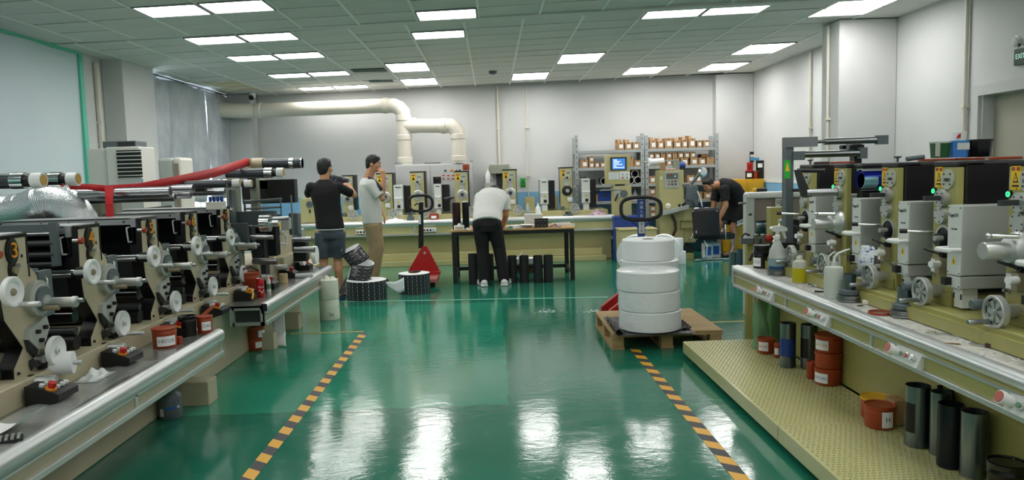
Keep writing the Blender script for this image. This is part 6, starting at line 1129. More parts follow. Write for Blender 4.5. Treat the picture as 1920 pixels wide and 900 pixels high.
# ================================================================ things on and under the left bench
def lb_(px, pb, w, h, z=LZ):
    p = flr(px, pb, z); k = p.y/F_PX; r = w*k/2; d = V((p.x, p.y, 0)).normalized(); return V((p.x, p.y, z+.001))+d*r*.85, r, h*k
FL = -math.pi*.32
c, r, h = lb_(310, 653, 44, 37); can('orange ink can with large black print on the nearer left bench', c, r, h, az=FL, logo=('H BESTCURE', 'black'), lw=.8, lz=.36, lh=.5)
c, r, h = lb_(348, 634, 33, 38); can('black ink bucket beside the orange can on the nearer left bench', c+V((0, .04, 0)), r, h, body='black', lid='blackg', name='ink_bucket', cat='bucket')
c, r, h = lb_(374, 629, 24, 33); can('orange ink can with white label behind the black bucket on the nearer left bench'[:78], c+V((.02, .05, 0)), r*1.2, h, az=FL, logo=('CURE', 'black'), lz=.45, lh=.5)
c, r, h = lb_(337, 645, 11, 13); can('tiny orange tin at the foot of the black bucket on the left bench', c, r, h)
loose('utility_knife', 'orange handled tool leaning by the push button pod of plate 6', 'knife', 390, 596, lambda m: m.box((0, 0, .045), (.02, .13, .02), rot=Matrix.Rotation(.35, 3, 'X'), bev=.004), 'orange', z=LZ+.06, rz=-.3)
p = side(402, 618, -2.05); tag(part(['paper', 'offw'], 'paper_roll', None, lambda m: (m.cyl((-2.09, 5.12, .36), (-2.02, 5.12, .36), .13, n=32, mi=0), m.cyl((-2.021, 5.12, .36), (-2.015, 5.12, .36), .035, mi=1))), 'white paper roll in the gap between the two left benches', 'roll')
c, r, h = lb_(481, 556, 32, 44); can('brown orange ink can with black wire on the farther left bench', c+V((-.05, .05, 0)), r, h, az=FL, logo=None)
c, r, h = lb_(489, 558, 15, 36); t = root('soda_can', 'red soda can with white script before the brown ink can', 'can', c, world=False); M['cola'] = mat('cola_red', '#c0151c', .25, .3)
part('cola', 'body', t, lambda m: m.lathe([(r*.8, 0), (r, h*.06), (r, h*.9), (r*.8, h*.98)], n=24)); part('chrome', 'top', t, lambda m: m.lathe([(r*.8, h*.975), (r*.82, h), (r*.76, h), (r*.74, h*.985)], n=24)); ctext('Coca-Cola', 'paper', FL, r*1.02, h*.55, t, h*.17, .9); part('paper', 'wave', t, lambda m: m.tube([V((math.cos(FL-.8+.16*k)*r, math.sin(FL-.8+.16*k)*r, h*(.32+.08*math.sin(k*.8)))) for k in range(11)], .002, 5))
c, r, h = lb_(499, 550, 8, 32); t = root('glue_bottle', 'small white and green bottle behind the red soda can', 'bottle', c+V((.01, .05, 0)), world=False); part('white', 'body', t, lambda m: m.lathe([(r, 0), (r, h*.7), (r*.4, h*.85)], n=16)); part('podg', 'paper_label', t, lambda m: m.lathe([(r*1.02, h*.2), (r*1.02, h*.5)], n=16, caps=False)); part('white', 'cap', t, lambda m: m.cyl((0, 0, h*.84), (0, 0, h), r*.45))
M['tealp'] = mat('teal_plastic', '#2f7f73', .4); c, r, h = lb_(509, 538, 18, 20); t = root('tape_dispenser', 'teal tape dispenser on the farther left bench', 'dispenser', c, world=False); part('tealp', 'body', t, lambda m: m.prism([(-.07, 0), (.07, 0), (.075, .02), (.03, .04), (.01, .09), (-.05, .09), (-.07, .04)], -.03, .03, 'x')); part('offw', 'tape_roll', t, lambda m: m.cyl((-.02, -.02, .07), (.02, -.02, .07), .04)); t.rotation_euler = (0, 0, -.8)
M['tape'] = mat('masking_tape', '#c9b184', .5); c, r, h = lb_(532, 531, 16, 17); t = tag(part('tape', 'masking_tape', None, lambda m: m.tubec((0, 0, 0), (0, 0, h), r, r*.72, 24)), 'beige masking tape roll standing on the farther left bench', 'tape'); t.location = c
loose('paper_tube', 'white paper tube lying beside the masking tape', 'tube', 556, 521, lambda m: m.cyl((-.16, 0, .022), (.16, 0, .022), .02), 'paper', z=LZ, rz=.15)
M['glove'] = mat('cotton_glove', '#cfc8b0', .85)
rag('work_glove', 'pair of crumpled cream cotton gloves at the far bench end', 'glove', V((flr(577, 496, LZ).x, flr(577, 496, LZ).y, LZ+.002)), .24, .2, .07, 'glove', 3)
tag(part('yel', 'yellow_strap', None, lambda m: m.tube([side(463, 545, -2.0), side(470, 541, -1.98), side(475, 550, -1.95), side(473, 560, -1.93)], .008, 6)), 'yellow strap over the push button pod by the brown ink can', 'strap')
p = flr(490, 555, LZ); tag(part('black', 'black_cable', None, lambda m: m.tube([side(455, 505, -2.12), side(470, 500, -2.08), side(483, 506, -2.03), side(489, 520, -2.03)], .007, 8)), 'black cable drooping above the brown ink can', 'cable')
rag('plastic_film', 'crumpled clear white film scraps on the nearer left bench', 'film', V((flr(178, 708, LZ).x, flr(178, 708, LZ).y, LZ+.002)), .12, .2, .06, 'wrap', 5)
M['filmc'] = mat('clear_film', '#d4d8d4', .12, bump=.25, bscale=24, alpha=.32); tag(part('filmc', 'film_sheet', None, lambda m: m.grid(lambda u, v: (-2.1+.24*u+.02*math.sin(v*7), 2.6+1.5*v, LZ+.003+.008*abs(math.sin(u*8+v*13))), 16, 40)), 'clear wrinkled film lying along the nearer left bench', 'film')
p = side(128, 682, -2.08); tag(part(['paper', 'red'], 'paper_roll', None, lambda m: (m.cyl((-2.18, p.y, p.z), (-2.07, p.y+.03, p.z+.0), .055, n=24, mi=0), m.cyl((-2.071, p.y+.03, p.z), (-2.068, p.y+.03, p.z), .008, mi=1))), 'small white paper roll behind the lower wheel of plate 3', 'roll')
loose('paper_sheet', 'curled white paper lying on the bench at the left picture edge', 'paper', 18, 808, lambda m: m.grid(lambda u, v: (-.1+.22*u, -.1+.16*v, .01+.025*(u-.3)**2*6), 10, 4), 'paper', z=LZ)
loose('stapler_tool', 'grey ridged hand tool at the left picture edge', 'tool', 10, 832, lambda m: (m.b2((-.1, -.03, 0), (.06, .03, .02), mi=0, bev=.005), *[m.b2((-.1+k*.02, -.032, .02), (-.09+k*.02, .032, .026), mi=1) for k in range(8)]), ['black', 'cast'], z=LZ, rz=.5)
# under the bench
c, r, h = lb_(321, 787, 43, 57, 0); t = root('paint_jug', 'grey round plastic jug on the floor before the left press foot', 'jug', c, world=False); M['jug'] = mat('jug_grey', '#5d666c', .4)
part('jug', 'body', t, lambda m: m.lathe([(r*.94, 0), (r, .008), (r, h*.72), (r*.95, h*.78), (r*.66, h*.86), (r*.64, h*.88)], n=30)); part('dgrey', 'neck', t, lambda m: m.lathe([(r*.64, h*.87), (r*.7, h*.88), (r*.7, h*.98), (r*.6, h), (r*.6, h*.9)], n=26, caps=False)); part('black', 'opening', t, lambda m: m.cyl((0, 0, h*.9), (0, 0, h*.91), r*.6)); part('lblu', 'printed_mark', t, lambda m: m.grid(lambda u, v: (math.cos(FL-.1+(u-.5)*1.0)*r*1.006, math.sin(FL-.1+(u-.5)*1.0)*r*1.006, h*(.36+.07*v)), 8, 1)); part('lface', 'white_mark', t, lambda m: (m.grid(lambda u, v: (math.cos(FL+.55+(u-.5)*.25)*r*1.008, math.sin(FL+.55+(u-.5)*.25)*r*1.008, h*(.36+.08*v)), 4, 1), m.grid(lambda u, v: (math.cos(FL-.95+(u-.5)*.4)*r*1.006, math.sin(FL-.95+(u-.5)*.4)*r*1.006, h*(.12+.26*v)), 4, 1)))
c, r, h = lb_(482, 658, 31, 23, 0); can('orange ink can on the floor under the left bench, lower of two stacked', c, r, h, az=FL, logo=('', 'black'), lw=.4, lz=.5, lh=.5); can('orange ink can on the floor under the left bench, upper of two stacked', c+V((0, 0, h+.002)), r*1.06, h*.93, az=FL+.5, logo=('H', 'black', h*.25), lw=.5, lz=.4, lh=.6)
q0 = at(511, 600, 6.75); o = part('paper', 'paper_tail', None, lambda m: m.grid(lambda u, v: (q0.x+.11*u+.05*max(0, .3-v)**1.5*6*u, 6.75-.35*max(0, .25-v)*(1+u), .012+.36*v), 8, 16)); o.modifiers.new('thickness', 'SOLIDIFY').thickness = .002; tag(o, 'white paper tail hanging from under the farther left bench to the floor', 'paper')
# white discs and sheets at the rewinder
for px, py, r, lb in ((573, 480, .10, 'white paper disc standing at the rewinder, left of two'), (596, 478, .10, 'white paper disc standing at the rewinder behind the man in black')):
    p = side(px, py, -2.0 if px < 580 else -1.95); tag(part('paper', 'paper_disc', None, lambda m: m.cyl((p.x-.05, p.y, max(p.z, LZ+r+.005)), (p.x-.01, p.y, max(p.z, LZ+r+.005)), r, n=30)), lb, 'roll')
# ================================================================ film wrapped roll on the floor at left
p = flr(619, 601); k = p.y/F_PX; r = 18.5*k; d = V((p.x, p.y, 0)).normalized(); c = V((p.x, p.y, .001))+d*r*.85; h1 = 38*k; M['milk'] = mat('milky_film', '#e2e2d2', .35, bump=.5, bscale=14)
def wrapped(label, c, r, h, knot=False, mt='milk', grp=None):
    t = root('wrapped_roll', label, 'roll', c, grp, world=False)
    part(mt, 'roll', t, lambda m: m.lathe([(r*.5, .0), (r*.97, 0), (r, .006), (r*1.01, h*.3), (r, h*.6), (r, h-.008), (r*.96, h), (r*.25, h-.001), (r*.2, h-.02)], n=40))
    if knot: part(mt, 'film_knot', t, lambda m: m.grid(lambda u, v: ((u-.5)*r*1.8, (v-.5)*r*1.6, h-.004+.06*max(0, math.sin(u*3.14)*math.sin(v*3.14))*abs(math.sin(u*9+1)*math.cos(v*8))), 18, 14))
    return t
t = wrapped('white film wrapped roll on the floor by the left bench end, lower of two stacked', c, r, h1); wrapped('white film wrapped roll with twisted film top by the left bench end', c+V((0, 0, h1+.001)), r, h1, True)
M['zh'] = mat('printed_mark_dark', '#3c3c44', .6); text('ZH', .05, (r*.3, -r*.99, .06), FACE_CAM, 'zh', t)
# ================================================================ printed label reels on the floor
lm = bpy.data.materials.new('label_print'); lm.use_nodes = True; M['label'] = lm
nt = lm.node_tree; bs = nt.nodes['Principled BSDF']; bs.inputs['Roughness'].default_value = .3; L = nt.links.new
uv = N('ShaderNodeTexCoord'); mpn = N('ShaderNodeMapping'); mpn.inputs['Scale'].default_value = (1, 1, 1); L(uv.outputs['Object'], mpn.inputs[0]); sx = N('ShaderNodeSeparateXYZ'); L(mpn.outputs[0], sx.inputs[0])
ang = math_('ARCTAN2', sx.outputs[1], sx.outputs[0])
def frac(v, k): return math_('FRACT', math_('MULTIPLY', v, k))
fa = frac(ang, 44/6.2832); fz = frac(sx.outputs[2], 21.0)
line = math_('MAXIMUM', math_('LESS_THAN', fa, .1), math_('LESS_THAN', fz, .14))
wht = math_('MULTIPLY', math_('MULTIPLY', math_('GREATER_THAN', frac(ang, 22/6.2832), .34), math_('LESS_THAN', frac(ang, 22/6.2832), .46)), math_('MULTIPLY', math_('GREATER_THAN', fz, .3), math_('LESS_THAN', fz, .85)))
blu = math_('MULTIPLY', math_('MULTIPLY', math_('GREATER_THAN', fa, .5), math_('LESS_THAN', fa, .8)), math_('MULTIPLY', math_('GREATER_THAN', fz, .45), math_('LESS_THAN', fz, .7)))
def mixc(f, a, b):
    n = N('ShaderNodeMix', data_type='RGBA'); L(f, n.inputs[0])
    for s_, v in ((6, a), (7, b)):
        if isinstance(v, tuple): n.inputs[s_].default_value = v
        else: L(v, n.inputs[s_])
    return n.outputs[2]
col = mixc(line, mixc(wht, mixc(blu, lin('#0b0c12'), lin('#3d4d74')), lin('#b9b3a2')), lin('#54545c')); L(col, bs.inputs['Base Color'])
lm2 = lm.copy(); lm2.name = 'label_print_flat'; M['label2'] = lm2
# flat variant: plain black labels with fine pale print, generated coordinates in u, v
m2 = bpy.data.materials.new('label_strip'); m2.use_nodes = True; M['labels'] = m2; nt = m2.node_tree; bs = nt.nodes['Principled BSDF']; bs.inputs['Roughness'].default_value = .3; L = nt.links.new
uvn = N('ShaderNodeUVMap'); sx = N('ShaderNodeSeparateXYZ'); L(uvn.outputs[0], sx.inputs[0]); fu, fv = frac(sx.outputs[0], 9.0), frac(sx.outputs[1], 4.0)
ln_ = math_('MAXIMUM', math_('LESS_THAN', fu, .06), math_('LESS_THAN', fv, .08)); bar = math_('MULTIPLY', math_('MULTIPLY', math_('GREATER_THAN', fu, .25), math_('LESS_THAN', fu, .8)), math_('MULTIPLY', math_('GREATER_THAN', fv, .42), math_('LESS_THAN', fv, .56)))
L(mixc(ln_, mixc(bar, lin('#0b0c12'), lin('#8f8d86')), lin('#4a4a52')), bs.inputs['Base Color'])
def reel(px, pb, w, h, lab):
    p = flr(px, pb); k = p.y/F_PX; r = w*k/2; hh = h*k; d = V((p.x, p.y, 0)).normalized(); c = V((p.x, p.y, .001))+d*r*.97
    t = root('label_reel', lab, 'reel', c, world=False)
    part(['label', 'paper'], 'printed_roll', t, lambda m: m.lathe([(r*.3, 0), (r, 0), (r, hh), (r*.3, hh+.004), (r*.3, hh*.5)], n=64, mis=[1, 0, 1, 1, 1])); part('carton', 'core', t, lambda m: m.tubec((0, 0, .002), (0, 0, hh+.006), r*.3, r*.26, 28))
    return t, c, r, hh
t, c, r, hh = reel(778, 553, 60, 38, 'reel of black printed labels on the floor before the red pallet jack'); tag(part('black', 'marker_pen', None, lambda m: m.cyl(c+V((-.07, -.02, hh+.016)), c+V((.08, .03, hh+.016)), .009)), 'black marker lying on the label reel', 'pen')
t2, c2, r2, hh2 = reel(689, 565, 76, 36, 'wider reel of black printed labels under the pile of unwound strips')
def strip(label, pts, w, mats=('labels', 'paper'), n=10):
    """loose web of labels: centre line points with a width vector each; printed side and white back"""
    t = MB(); uvl = t.b.loops.layers.uv.new('UVMap'); ps = catmull([V(p[0]) for p in pts], n); ws = catmull([V(p[1]) for p in pts], n); N_ = len(ps)
    rows = [[t.b.verts.new(p+q*(j/4-.5)) for j in range(5)] for p, q in zip(ps, ws)]
    L_ = 0
    for i in range(N_-1):
        dl = (ps[i+1]-ps[i]).length
        for j in range(4):
            f = t.b.faces.new((rows[i][j], rows[i+1][j], rows[i+1][j+1], rows[i][j+1])); f.smooth = True
            for lp_, (a, b) in zip(f.loops, ((L_, j/4), (L_+dl, j/4), (L_+dl, (j+1)/4), (L_, (j+1)/4))): lp_[uvl].uv = (a*1.6, b)
        L_ += dl
    o = t.build('label_strip', list(mats), fix=False); sd = o.modifiers.new('thickness', 'SOLIDIFY'); sd.thickness = .003; sd.material_offset = 1; sd.material_offset_rim = 1; sd.offset = 0
    return tag(o, label, 'label strip', 'unwound label strips')
b0 = V((c2.x, c2.y, hh2)); 
def loop(label, o, rz, w, tilt, sx=.2, sy=.16, rise=.1):
    """loose loop of label web: printed front leaning back, white inside of the raised rear visible"""
    c_, s_ = math.cos(rz), math.sin(rz)
    def P(x, y, z): return o+V((x*c_, y*1, z+x*s_))
    wv = lambda k: V((-s_*.3, tilt*k, w))
    strip(label, [(P(-sx*.5, 0, 0), wv(1)), (P(-.02, -.02, .0), wv(1)), (P(sx*.5, .0, .0), wv(1)), (P(sx*.72, sy*.5, rise*.45), wv(1)), (P(sx*.5, sy, rise*.9), wv(.8)), (P(0, sy*1.1, rise), wv(.6)), (P(-sx*.45, sy*.8, rise*.9), wv(.6))], w)
loop('folded black label strip leaning on the wider reel, white inside', b0+V((-.07, -.1, .1)), -.12, .17, .09, .21, .16, .06)
loop('black label strip standing in a loop at the top of the pile', b0+V((-.15, .03, .27)), .45, .15, .07, .19, .12, .05)
strip('label strip hanging down the left side of the pile', [(b0+V((-.2, .04, .12)), (.05, -.03, .15)), (b0+V((-.27, .0, .0)), (.09, -.03, .12)), (b0+V((-.29, -.05, -.09)), (.11, -.03, .08)), (b0+V((-.26, -.1, -.14)), (.12, -.03, .03))], .2)
strip('white backed label strip trailing over the floor between both reels', [(b0+V((.25, -.02, -.06)), (.03, .02, -.06)), (b0+V((.31, .0, -.09)), (.04, .03, -.12)), (b0+V((.37, .03, -.11)), (.03, .03, -.15)), (b0+V((.45, .08, -.08)), (.0, .02, -.17))], .2, ('paper', 'paper'))
# ================================================================ red pallet jack
Yj = 10.3; J = lambda x, y, Y=Yj: at(x, y, Y); t = root('pallet_jack', 'red pallet jack with black loop handle behind the label reels', 'pallet jack', (-1.0, Yj, 0))
a, b, c = J(796, 462), J(763, 512), J(826, 510)
part('red', 'frame', t, lambda m: (m.prism([(a.x-.03, a.z), (a.x+.03, a.z), (c.x-.02, c.z+.03), (c.x, c.z), (b.x, b.z), (b.x+.02, b.z+.03)], Yj, Yj+.05, 'y'), m.loft([[m.b.verts.new(p) for p in ((b.x-.0, Yj-.12, b.z-.02), (b.x-.0, Yj+.05, b.z-.02), (b.x, Yj+.05, b.z+.02), (b.x, Yj-.12, b.z+.02))], [m.b.verts.new(p) for p in ((c.x, Yj-.12, b.z-.02), (c.x, Yj+.05, b.z-.02), (c.x, Yj+.05, b.z+.02), (c.x, Yj-.12, b.z+.02))]], 0, True, False)))
part('redw', 'fork', t, lambda m: m.b2((c.x-.17, Yj-.5, .065), (c.x-.01, Yj-.1, .12), bev=.01)); part('redw', 'fork', t, lambda m: m.b2((b.x+.01, Yj-.5, .065), (b.x+.15, Yj-.1, .12), bev=.01))
part('cast', 'pivot_bolt', t, lambda m: m.cyl((a.x, Yj-.012, a.z-.09), (a.x, Yj, a.z-.09), .018)); part('blackr', 'wheel', t, lambda m: [m.cyl((x, Yj+.12, .09), (x+.06, Yj+.12, .09), .09, n=24) for x in (a.x-.08, a.x+.02)]+[m.cyl((x+.02, Yj-.42, .04), (x+.12, Yj-.42, .04), .038, n=16) for x in (b.x+.01, c.x-.17)])
part('dgrey', 'pump', t, lambda m: m.cyl((a.x-.01, Yj+.08, .15), (a.x-.01, Yj+.08, a.z-.05), .05))
s0, s1 = J(789.5, 465, Yj+.05), J(789.5, 379, Yj+.0); part('black', 'shaft', t, lambda m: m.loft([[m.b.verts.new((s.x+x, s.y+y, s.z)) for x, y in ((-w, -.02), (w, -.02), (w, .02), (-w, .02))] for s, w in ((s0, .035), (s1, .03))], None, True, False)); part('lface', 'shaft_label', t, lambda m: m.b2((s0.x-.015, Yj-.025, J(790, 420).z), (s0.x+.02, Yj-.018, J(790, 402).z)))
hc, ha, hb = J(788.5, 381), (J(811, 380).x-J(766, 380).x)/2, J(788, 366).z-J(788, 381).z
part('black', 'loop_handle', t, lambda m: m.tube([(hc.x+ha*math.copysign(abs(math.cos(q))**.75, math.cos(q)), Yj-.01, hc.z+hb*math.copysign(abs(math.sin(q))**.75, math.sin(q))) for q in [k*math.pi/14 for k in range(28)]], .02, 10, closed=True)); part('dark', 'lever', t, lambda m: m.tube([(hc.x-.01, Yj-.02, hc.z-.02), (hc.x-.05, Yj-.03, hc.z+.0), (hc.x-.08, Yj-.03, hc.z-.03)], .01, 8))
# ================================================================ work table
ta_, tb_ = flr(849, 531), flr(1073, 526.5); Yt = (ta_.y+tb_.y)/2-.03; x0, x1 = at(845, 430, Yt).x, at(1078, 430, Yt).x; TZ = at(960, 429.5, Yt).z
t = root('work_table', 'black steel frame work table with thin wooden top', 'table', ((x0+x1)/2, Yt+.4, 0)); Yt2 = Yt+.85
part('ply', 'tabletop', t, lambda m: m.b2((x0, Yt, TZ-.022), (x1, Yt2, TZ), bev=.003)); part('black', 'apron', t, lambda m: (m.b2((x0+.01, Yt+.015, TZ-.07), (x1-.01, Yt+.05, TZ-.023)), m.b2((x0+.01, Yt2-.05, TZ-.07), (x1-.01, Yt2-.015, TZ-.023)), m.b2((x0+.012, Yt+.05, TZ-.07), (x0+.045, Yt2-.05, TZ-.024)), m.b2((x1-.045, Yt+.05, TZ-.07), (x1-.012, Yt2-.05, TZ-.024))))
for x in (x0+.01, x1-.07):
    for y in (Yt+.012, Yt2-.07): part('black', 'leg', t, lambda m: m.b2((x, y, 0), (x+.058, y+.058, TZ-.071)))
part('black', 'stretcher', t, lambda m: (m.b2((x0+.07, Yt2-.06, .08), (x1-.07, Yt2-.025, .13)), m.b2((x0+.02, Yt+.07, .085), (x0+.055, Yt2-.07, .13)), m.b2((x1-.06, Yt+.07, .085), (x1-.025, Yt2-.07, .13))))
T = lambda px, py: flr(px, py, TZ+.001)
def tp(px, dy): p = at(px, 425, Yt+dy); return V((p.x, Yt+dy, TZ+.001))
M['inkred'] = mat('dark_red_cylinder', '#3b1518', .35, .3, hx2='#161417', scale=5, stretch=(1, 1, .3))
for px, dy, hh, lb, mt in ((856.5, .16, .37, 'dark red ink cylinder standing at the left end of the table, taller left one', 'inkred'), (874, .2, .37, 'dark ink cylinder standing on the table beside the dark red one', 'ink')):
    tag_t = steel_tube(lb, tp(px, dy), .057 if px < 860 else .046, hh, mt, name='ink_cylinder')
p = tp(861, .09); tb = root('tissue_box', 'white tissue box at the left front of the table', 'box', p, world=False); part('paper', 'box', tb, lambda m: m.b2((-.07, -.055, 0), (.07, .055, .065), bev=.008)); part('tape', 'printed_band', tb, lambda m: m.b2((-.05, -.057, .02), (.05, -.055, .045))); part('paper', 'tissue', tb, lambda m: m.grid(lambda u, v: ((u-.5)*.06, (v-.5)*.03, .065+.03*math.sin(u*3.14)*math.sin(v*3.14)), 8, 6))
rag('plastic_bag', 'clear crumpled bag on the table beside the tissue box', 'bag', tp(876, .1), .1, .12, .04, 'wrap', 6)
for i, (px, dy, w, d, rz, lb) in enumerate(((975, .3, .3, .22, .2, 'stack of white paper sheets in the middle of the table'), (990, .22, .24, .18, -.4, 'loose white paper sheet on top of the paper stack'), (963, .18, .14, .2, .6, 'folded white paper beside the hands of the bending man'))):
    o = part('paper', 'paper_stack', None, lambda m: [m.box((0, 0, .003+.005*k), (w, d, .004), rot=.12*k*(-1)**k) for k in range(5 if i == 0 else 2)]); o.location = tp(px, dy)+V((0, 0, .002+(.028 if i == 1 else 0))); o.rotation_euler = (0, 0, rz); tag(o, lb, 'paper')
p = tp(985, .62); tag(part('lface', 'white_box', None, lambda m: m.box(p+V((.12, 0, .08)), (.26, .16, .16), bev=.004)), 'plain pale box behind the papers on the table', 'box')
M['labels3'] = m2; p = tp(1015, .14); o = MB(); uvl = o.b.loops.layers.uv.new('UVMap'); o.box(p+V((0, .03, .062)), (.185, .12, .12))
for f in o.b.faces:
    for l_ in f.loops: l_[uvl].uv = ((l_.vert.co.x-p.x)*2.4+.5, (l_.vert.co.z-p.z)*4+.0)
tag(o.build('label_box', 'labels'), 'black printed label bundle at the front of the table', 'label bundle')
M['brownf'] = mat('brown_film', '#7a3f22', .3, hx2='#3d2216', scale=14); rag('brown_film', 'crumpled brown film beside the black label bundle', 'film', tp(1040, .15), .18, .14, .05, 'brownf', 7)
p = tp(1052, .35); tag(part('white', 'power_strip', None, lambda m: (m.box(p+V((0, 0, .02)), (.26, .06, .038), bev=.004))), 'white power strip at the right back of the table', 'power strip')
rag('teal_cloth', 'small teal cloth beside the bending man on the table', 'cloth', tp(957, .1), .12, .1, .04, 'tealp', 8)
# black cylinders on the floor under the table
M['cylb'] = mat('matt_black_cylinder', '#222427', .5, .2)
for px, pb, lb in ((888, 534, 'matt black cylinder on the floor, leftmost, left of the bending man'), (918, 531, 'matt black cylinder on the floor between the legs of the bending man'), (961.5, 531, 'matt black cylinder right of the bending man, first of four'), (984, 531, 'matt black cylinder right of the bending man, second of four'), (1010, 531, 'matt black cylinder right of the bending man, third of four'), (1029.5, 530, 'matt black cylinder right of the bending man, last of four')):
    p = flr(px, pb); steel_tube(lb, V((p.x, p.y+.07 if px != 918 else p.y+.3, .001)), .064, .365 if px != 888 else .41, 'cylb', name='black_cylinder')
p = flr(985, 516); t = root('open_carton', 'open brown carton with white paper behind the black cylinders', 'box', (p.x, p.y+.25, 0.001), world=False); part('cartond', 'carton', t, lambda m: (m.b2((-.12, 0, 0), (.16, .22, .13), bev=.003))); part('paper', 'paper_wad', t, lambda m: (m.b2((-.12, .01, .131), (.15, .2, .21)), m.prism([(-.1, .212), (.02, .212), (-.02, .3)], .05, .1, 'y')))
# ================================================================ pallet with paper rolls
P0 = flr(1148, 657); PW, PD, PH = .93, 1.0, .14; pe = V((P0.x, P0.y+.01, 0))
t = root('wooden_pallet', 'wooden pallet carrying white paper rolls near the right press', 'pallet', (pe.x+PW/2, pe.y+PD/2, 0))
for k in range(1): part('wood', 'top_board', t, lambda m: m.b2((pe.x, pe.y, PH-.018), (pe.x+PW, pe.y+PD, PH), bev=.002))
for k in range(3): part('wood', 'deck_slat', t, lambda m: m.b2((pe.x+.0, pe.y+k*(PD-.1)/2, PH-.036), (pe.x+PW, pe.y+.1+k*(PD-.1)/2, PH-.0185)))
for i in range(3):
    for j in range(3): part('wood', 'block', t, lambda m: m.b2((pe.x+.004+i*(PW-.11)/2, pe.y+.003+j*(PD-.12)/2, .02), (pe.x+.1+i*(PW-.11)/2, pe.y+.115+j*(PD-.12)/2, PH-.0365)))
for i in range(3): part('wood', 'bottom_runner', t, lambda m: m.b2((pe.x+.0+i*(PW-.11)/2, pe.y, .0), (pe.x+.105+i*(PW-.11)/2, pe.y+PD, .0195)))
f1 = flr(1231, 626, PH+.004); k = f1.y/F_PX; R1_ = 61*k; ca = V((f1.x, f1.y+R1_*.98, PH+.006)); hA = .166
M['foilb'] = mat('black_foil_sheet', '#26262b', .22, .5, bump=.5, bscale=20)
sh0 = flr(1150, 619, PH+.002); o = part('foilb', 'black_sheet', None, lambda m: (m.b2((sh0.x, ca.y-R1_-.02, PH+.001), (ca.x+R1_+.06, ca.y+.5, PH+.004)), m.grid(lambda u, v: (sh0.x-.01+.09*u, ca.y-R1_+.05+.5*v, PH+.004+.06*(1-u)*abs(math.sin(v*11+u*4))), 8, 24), m.grid(lambda u, v: (ca.x+R1_-.06+.12*u, ca.y-R1_+.12+.3*v, PH+.004+.03*u*abs(math.sin(v*11+u*4))), 6, 16))); tag(o, 'crinkled black plastic sheet under the paper rolls on the pallet', 'sheet')
for k in range(3): fr_ = wrapped('film wrapped white paper roll, %s of the front stack of three on the pallet' % ('bottom', 'middle', 'top')[k], ca+V(((.0, -.004, -.012)[k], .004*k, hA*k+.001*k)), R1_*(1, .995, 1.01)[k], hA-.001, mt='wrap')
tl = MB(); pt = ca+V((R1_*.93, -.1, hA*3)); tl.grid(lambda u, v: (pt.x+.022+.02*v*v+.008*u, pt.y+.04*u, pt.z-.02-.1*v+.01*math.sin(u*5+v*6)), 6, 10); tl_ = tl.build('film_tail', 'clearp', fr_); tl_.location = -fr_.location
pb_ = at(1216, 500, ca.y+.56); R2_ = .268; cb = V((pb_.x, ca.y+.565, PH+.006))
for k in range(3): wrapped('white paper roll, %s of the rear stack on the pallet' % ('bottom', 'second', 'third')[k], cb+V((.003*k, 0, .173*k)), R2_, .172, mt='wrap')
tr_ = wrapped('bare white paper roll with a small core hole, top of the rear stack', cb+V((.0, .0, .173*3)), 49/F_PX*cb.y, .185, mt='paper'); part('dark', 'core_hole', tr_, lambda m: m.lathe([(.05, .1855), (.001, .186)], caps=False))
# blue pallet truck behind the pallet
Yp = 7.42; B2 = lambda x, y, Y=Yp: at(x, y, Y); t = root('pallet_truck', 'blue hand pallet truck with black loop handle behind the paper rolls', 'pallet truck', (B2(1202, 500).x, Yp, 0))
hc = B2(1201.5, 391); ha = (B2(1239, 390).x-B2(1164, 390).x)/2; hb = B2(1200, 370).z-hc.z
part('black', 'loop_handle', t, lambda m: m.tube([(hc.x+ha*math.copysign(abs(math.cos(q))**.8, math.cos(q)), Yp-.01+.02*math.sin(q), hc.z+hb*math.copysign(abs(math.sin(q))**.6, math.sin(q))-(.0 if math.sin(q) > 0 else .0)) for q in [k*math.pi/16 for k in range(32)]], .0185, 10, closed=True))
s0, s1 = B2(1201, 560), B2(1201.5, 372); part('blue', 'shaft', t, lambda m: m.b2((s1.x-.035, Yp-.02, .25), (s1.x+.035, Yp+.02, s1.z-.01), bev=.004)); part('blue', 'fork_brace', t, lambda m: (m.cyl((hc.x-.13, Yp-.01, hc.z-hb*.8), (s1.x-.02, Yp, hc.z-hb-.08), .014), m.cyl((hc.x+.13, Yp-.01, hc.z-hb*.8), (s1.x+.02, Yp, hc.z-hb-.08), .014)))
l0, l1 = B2(1195, 410), B2(1208, 437); part('lface', 'shaft_label', t, lambda m: m.b2((s1.x-.028, Yp-.023, l1.z), (s1.x+.028, Yp-.0205, l0.z)))
for i, ch in enumerate('鸿瑞人库'): text(ch, .036, (s1.x, Yp-.0215, B2(1201, 381+i*8).z), FACE_CAM, 'lface', t)
for i, ch in enumerate('鸿瑞人库'): text(ch, .03, (s1.x, Yp-.024, B2(1201, 413.5+i*6.6).z), FACE_CAM, 'blue', t)
part('red', 'frame', t, lambda m: (m.prism([(s1.x-.42, .05), (s1.x+.3, .05), (s1.x+.3, .12), (s1.x+.05, .32), (s1.x-.15, .32), (s1.x-.41, .12)], Yp-.02, Yp+.05, 'y'), m.b2((s1.x-.3, Yp-.28, .05), (s1.x-.13, Yp-.02, .1)), m.b2((s1.x+.1, Yp-.28, .05), (s1.x+.27, Yp-.02, .1)))); part('blackr', 'wheel', t, lambda m: [m.cyl((s1.x+q, Yp+.1, .09), (s1.x+q+.06, Yp+.1, .09), .09, n=22) for q in (-.08, .02)])
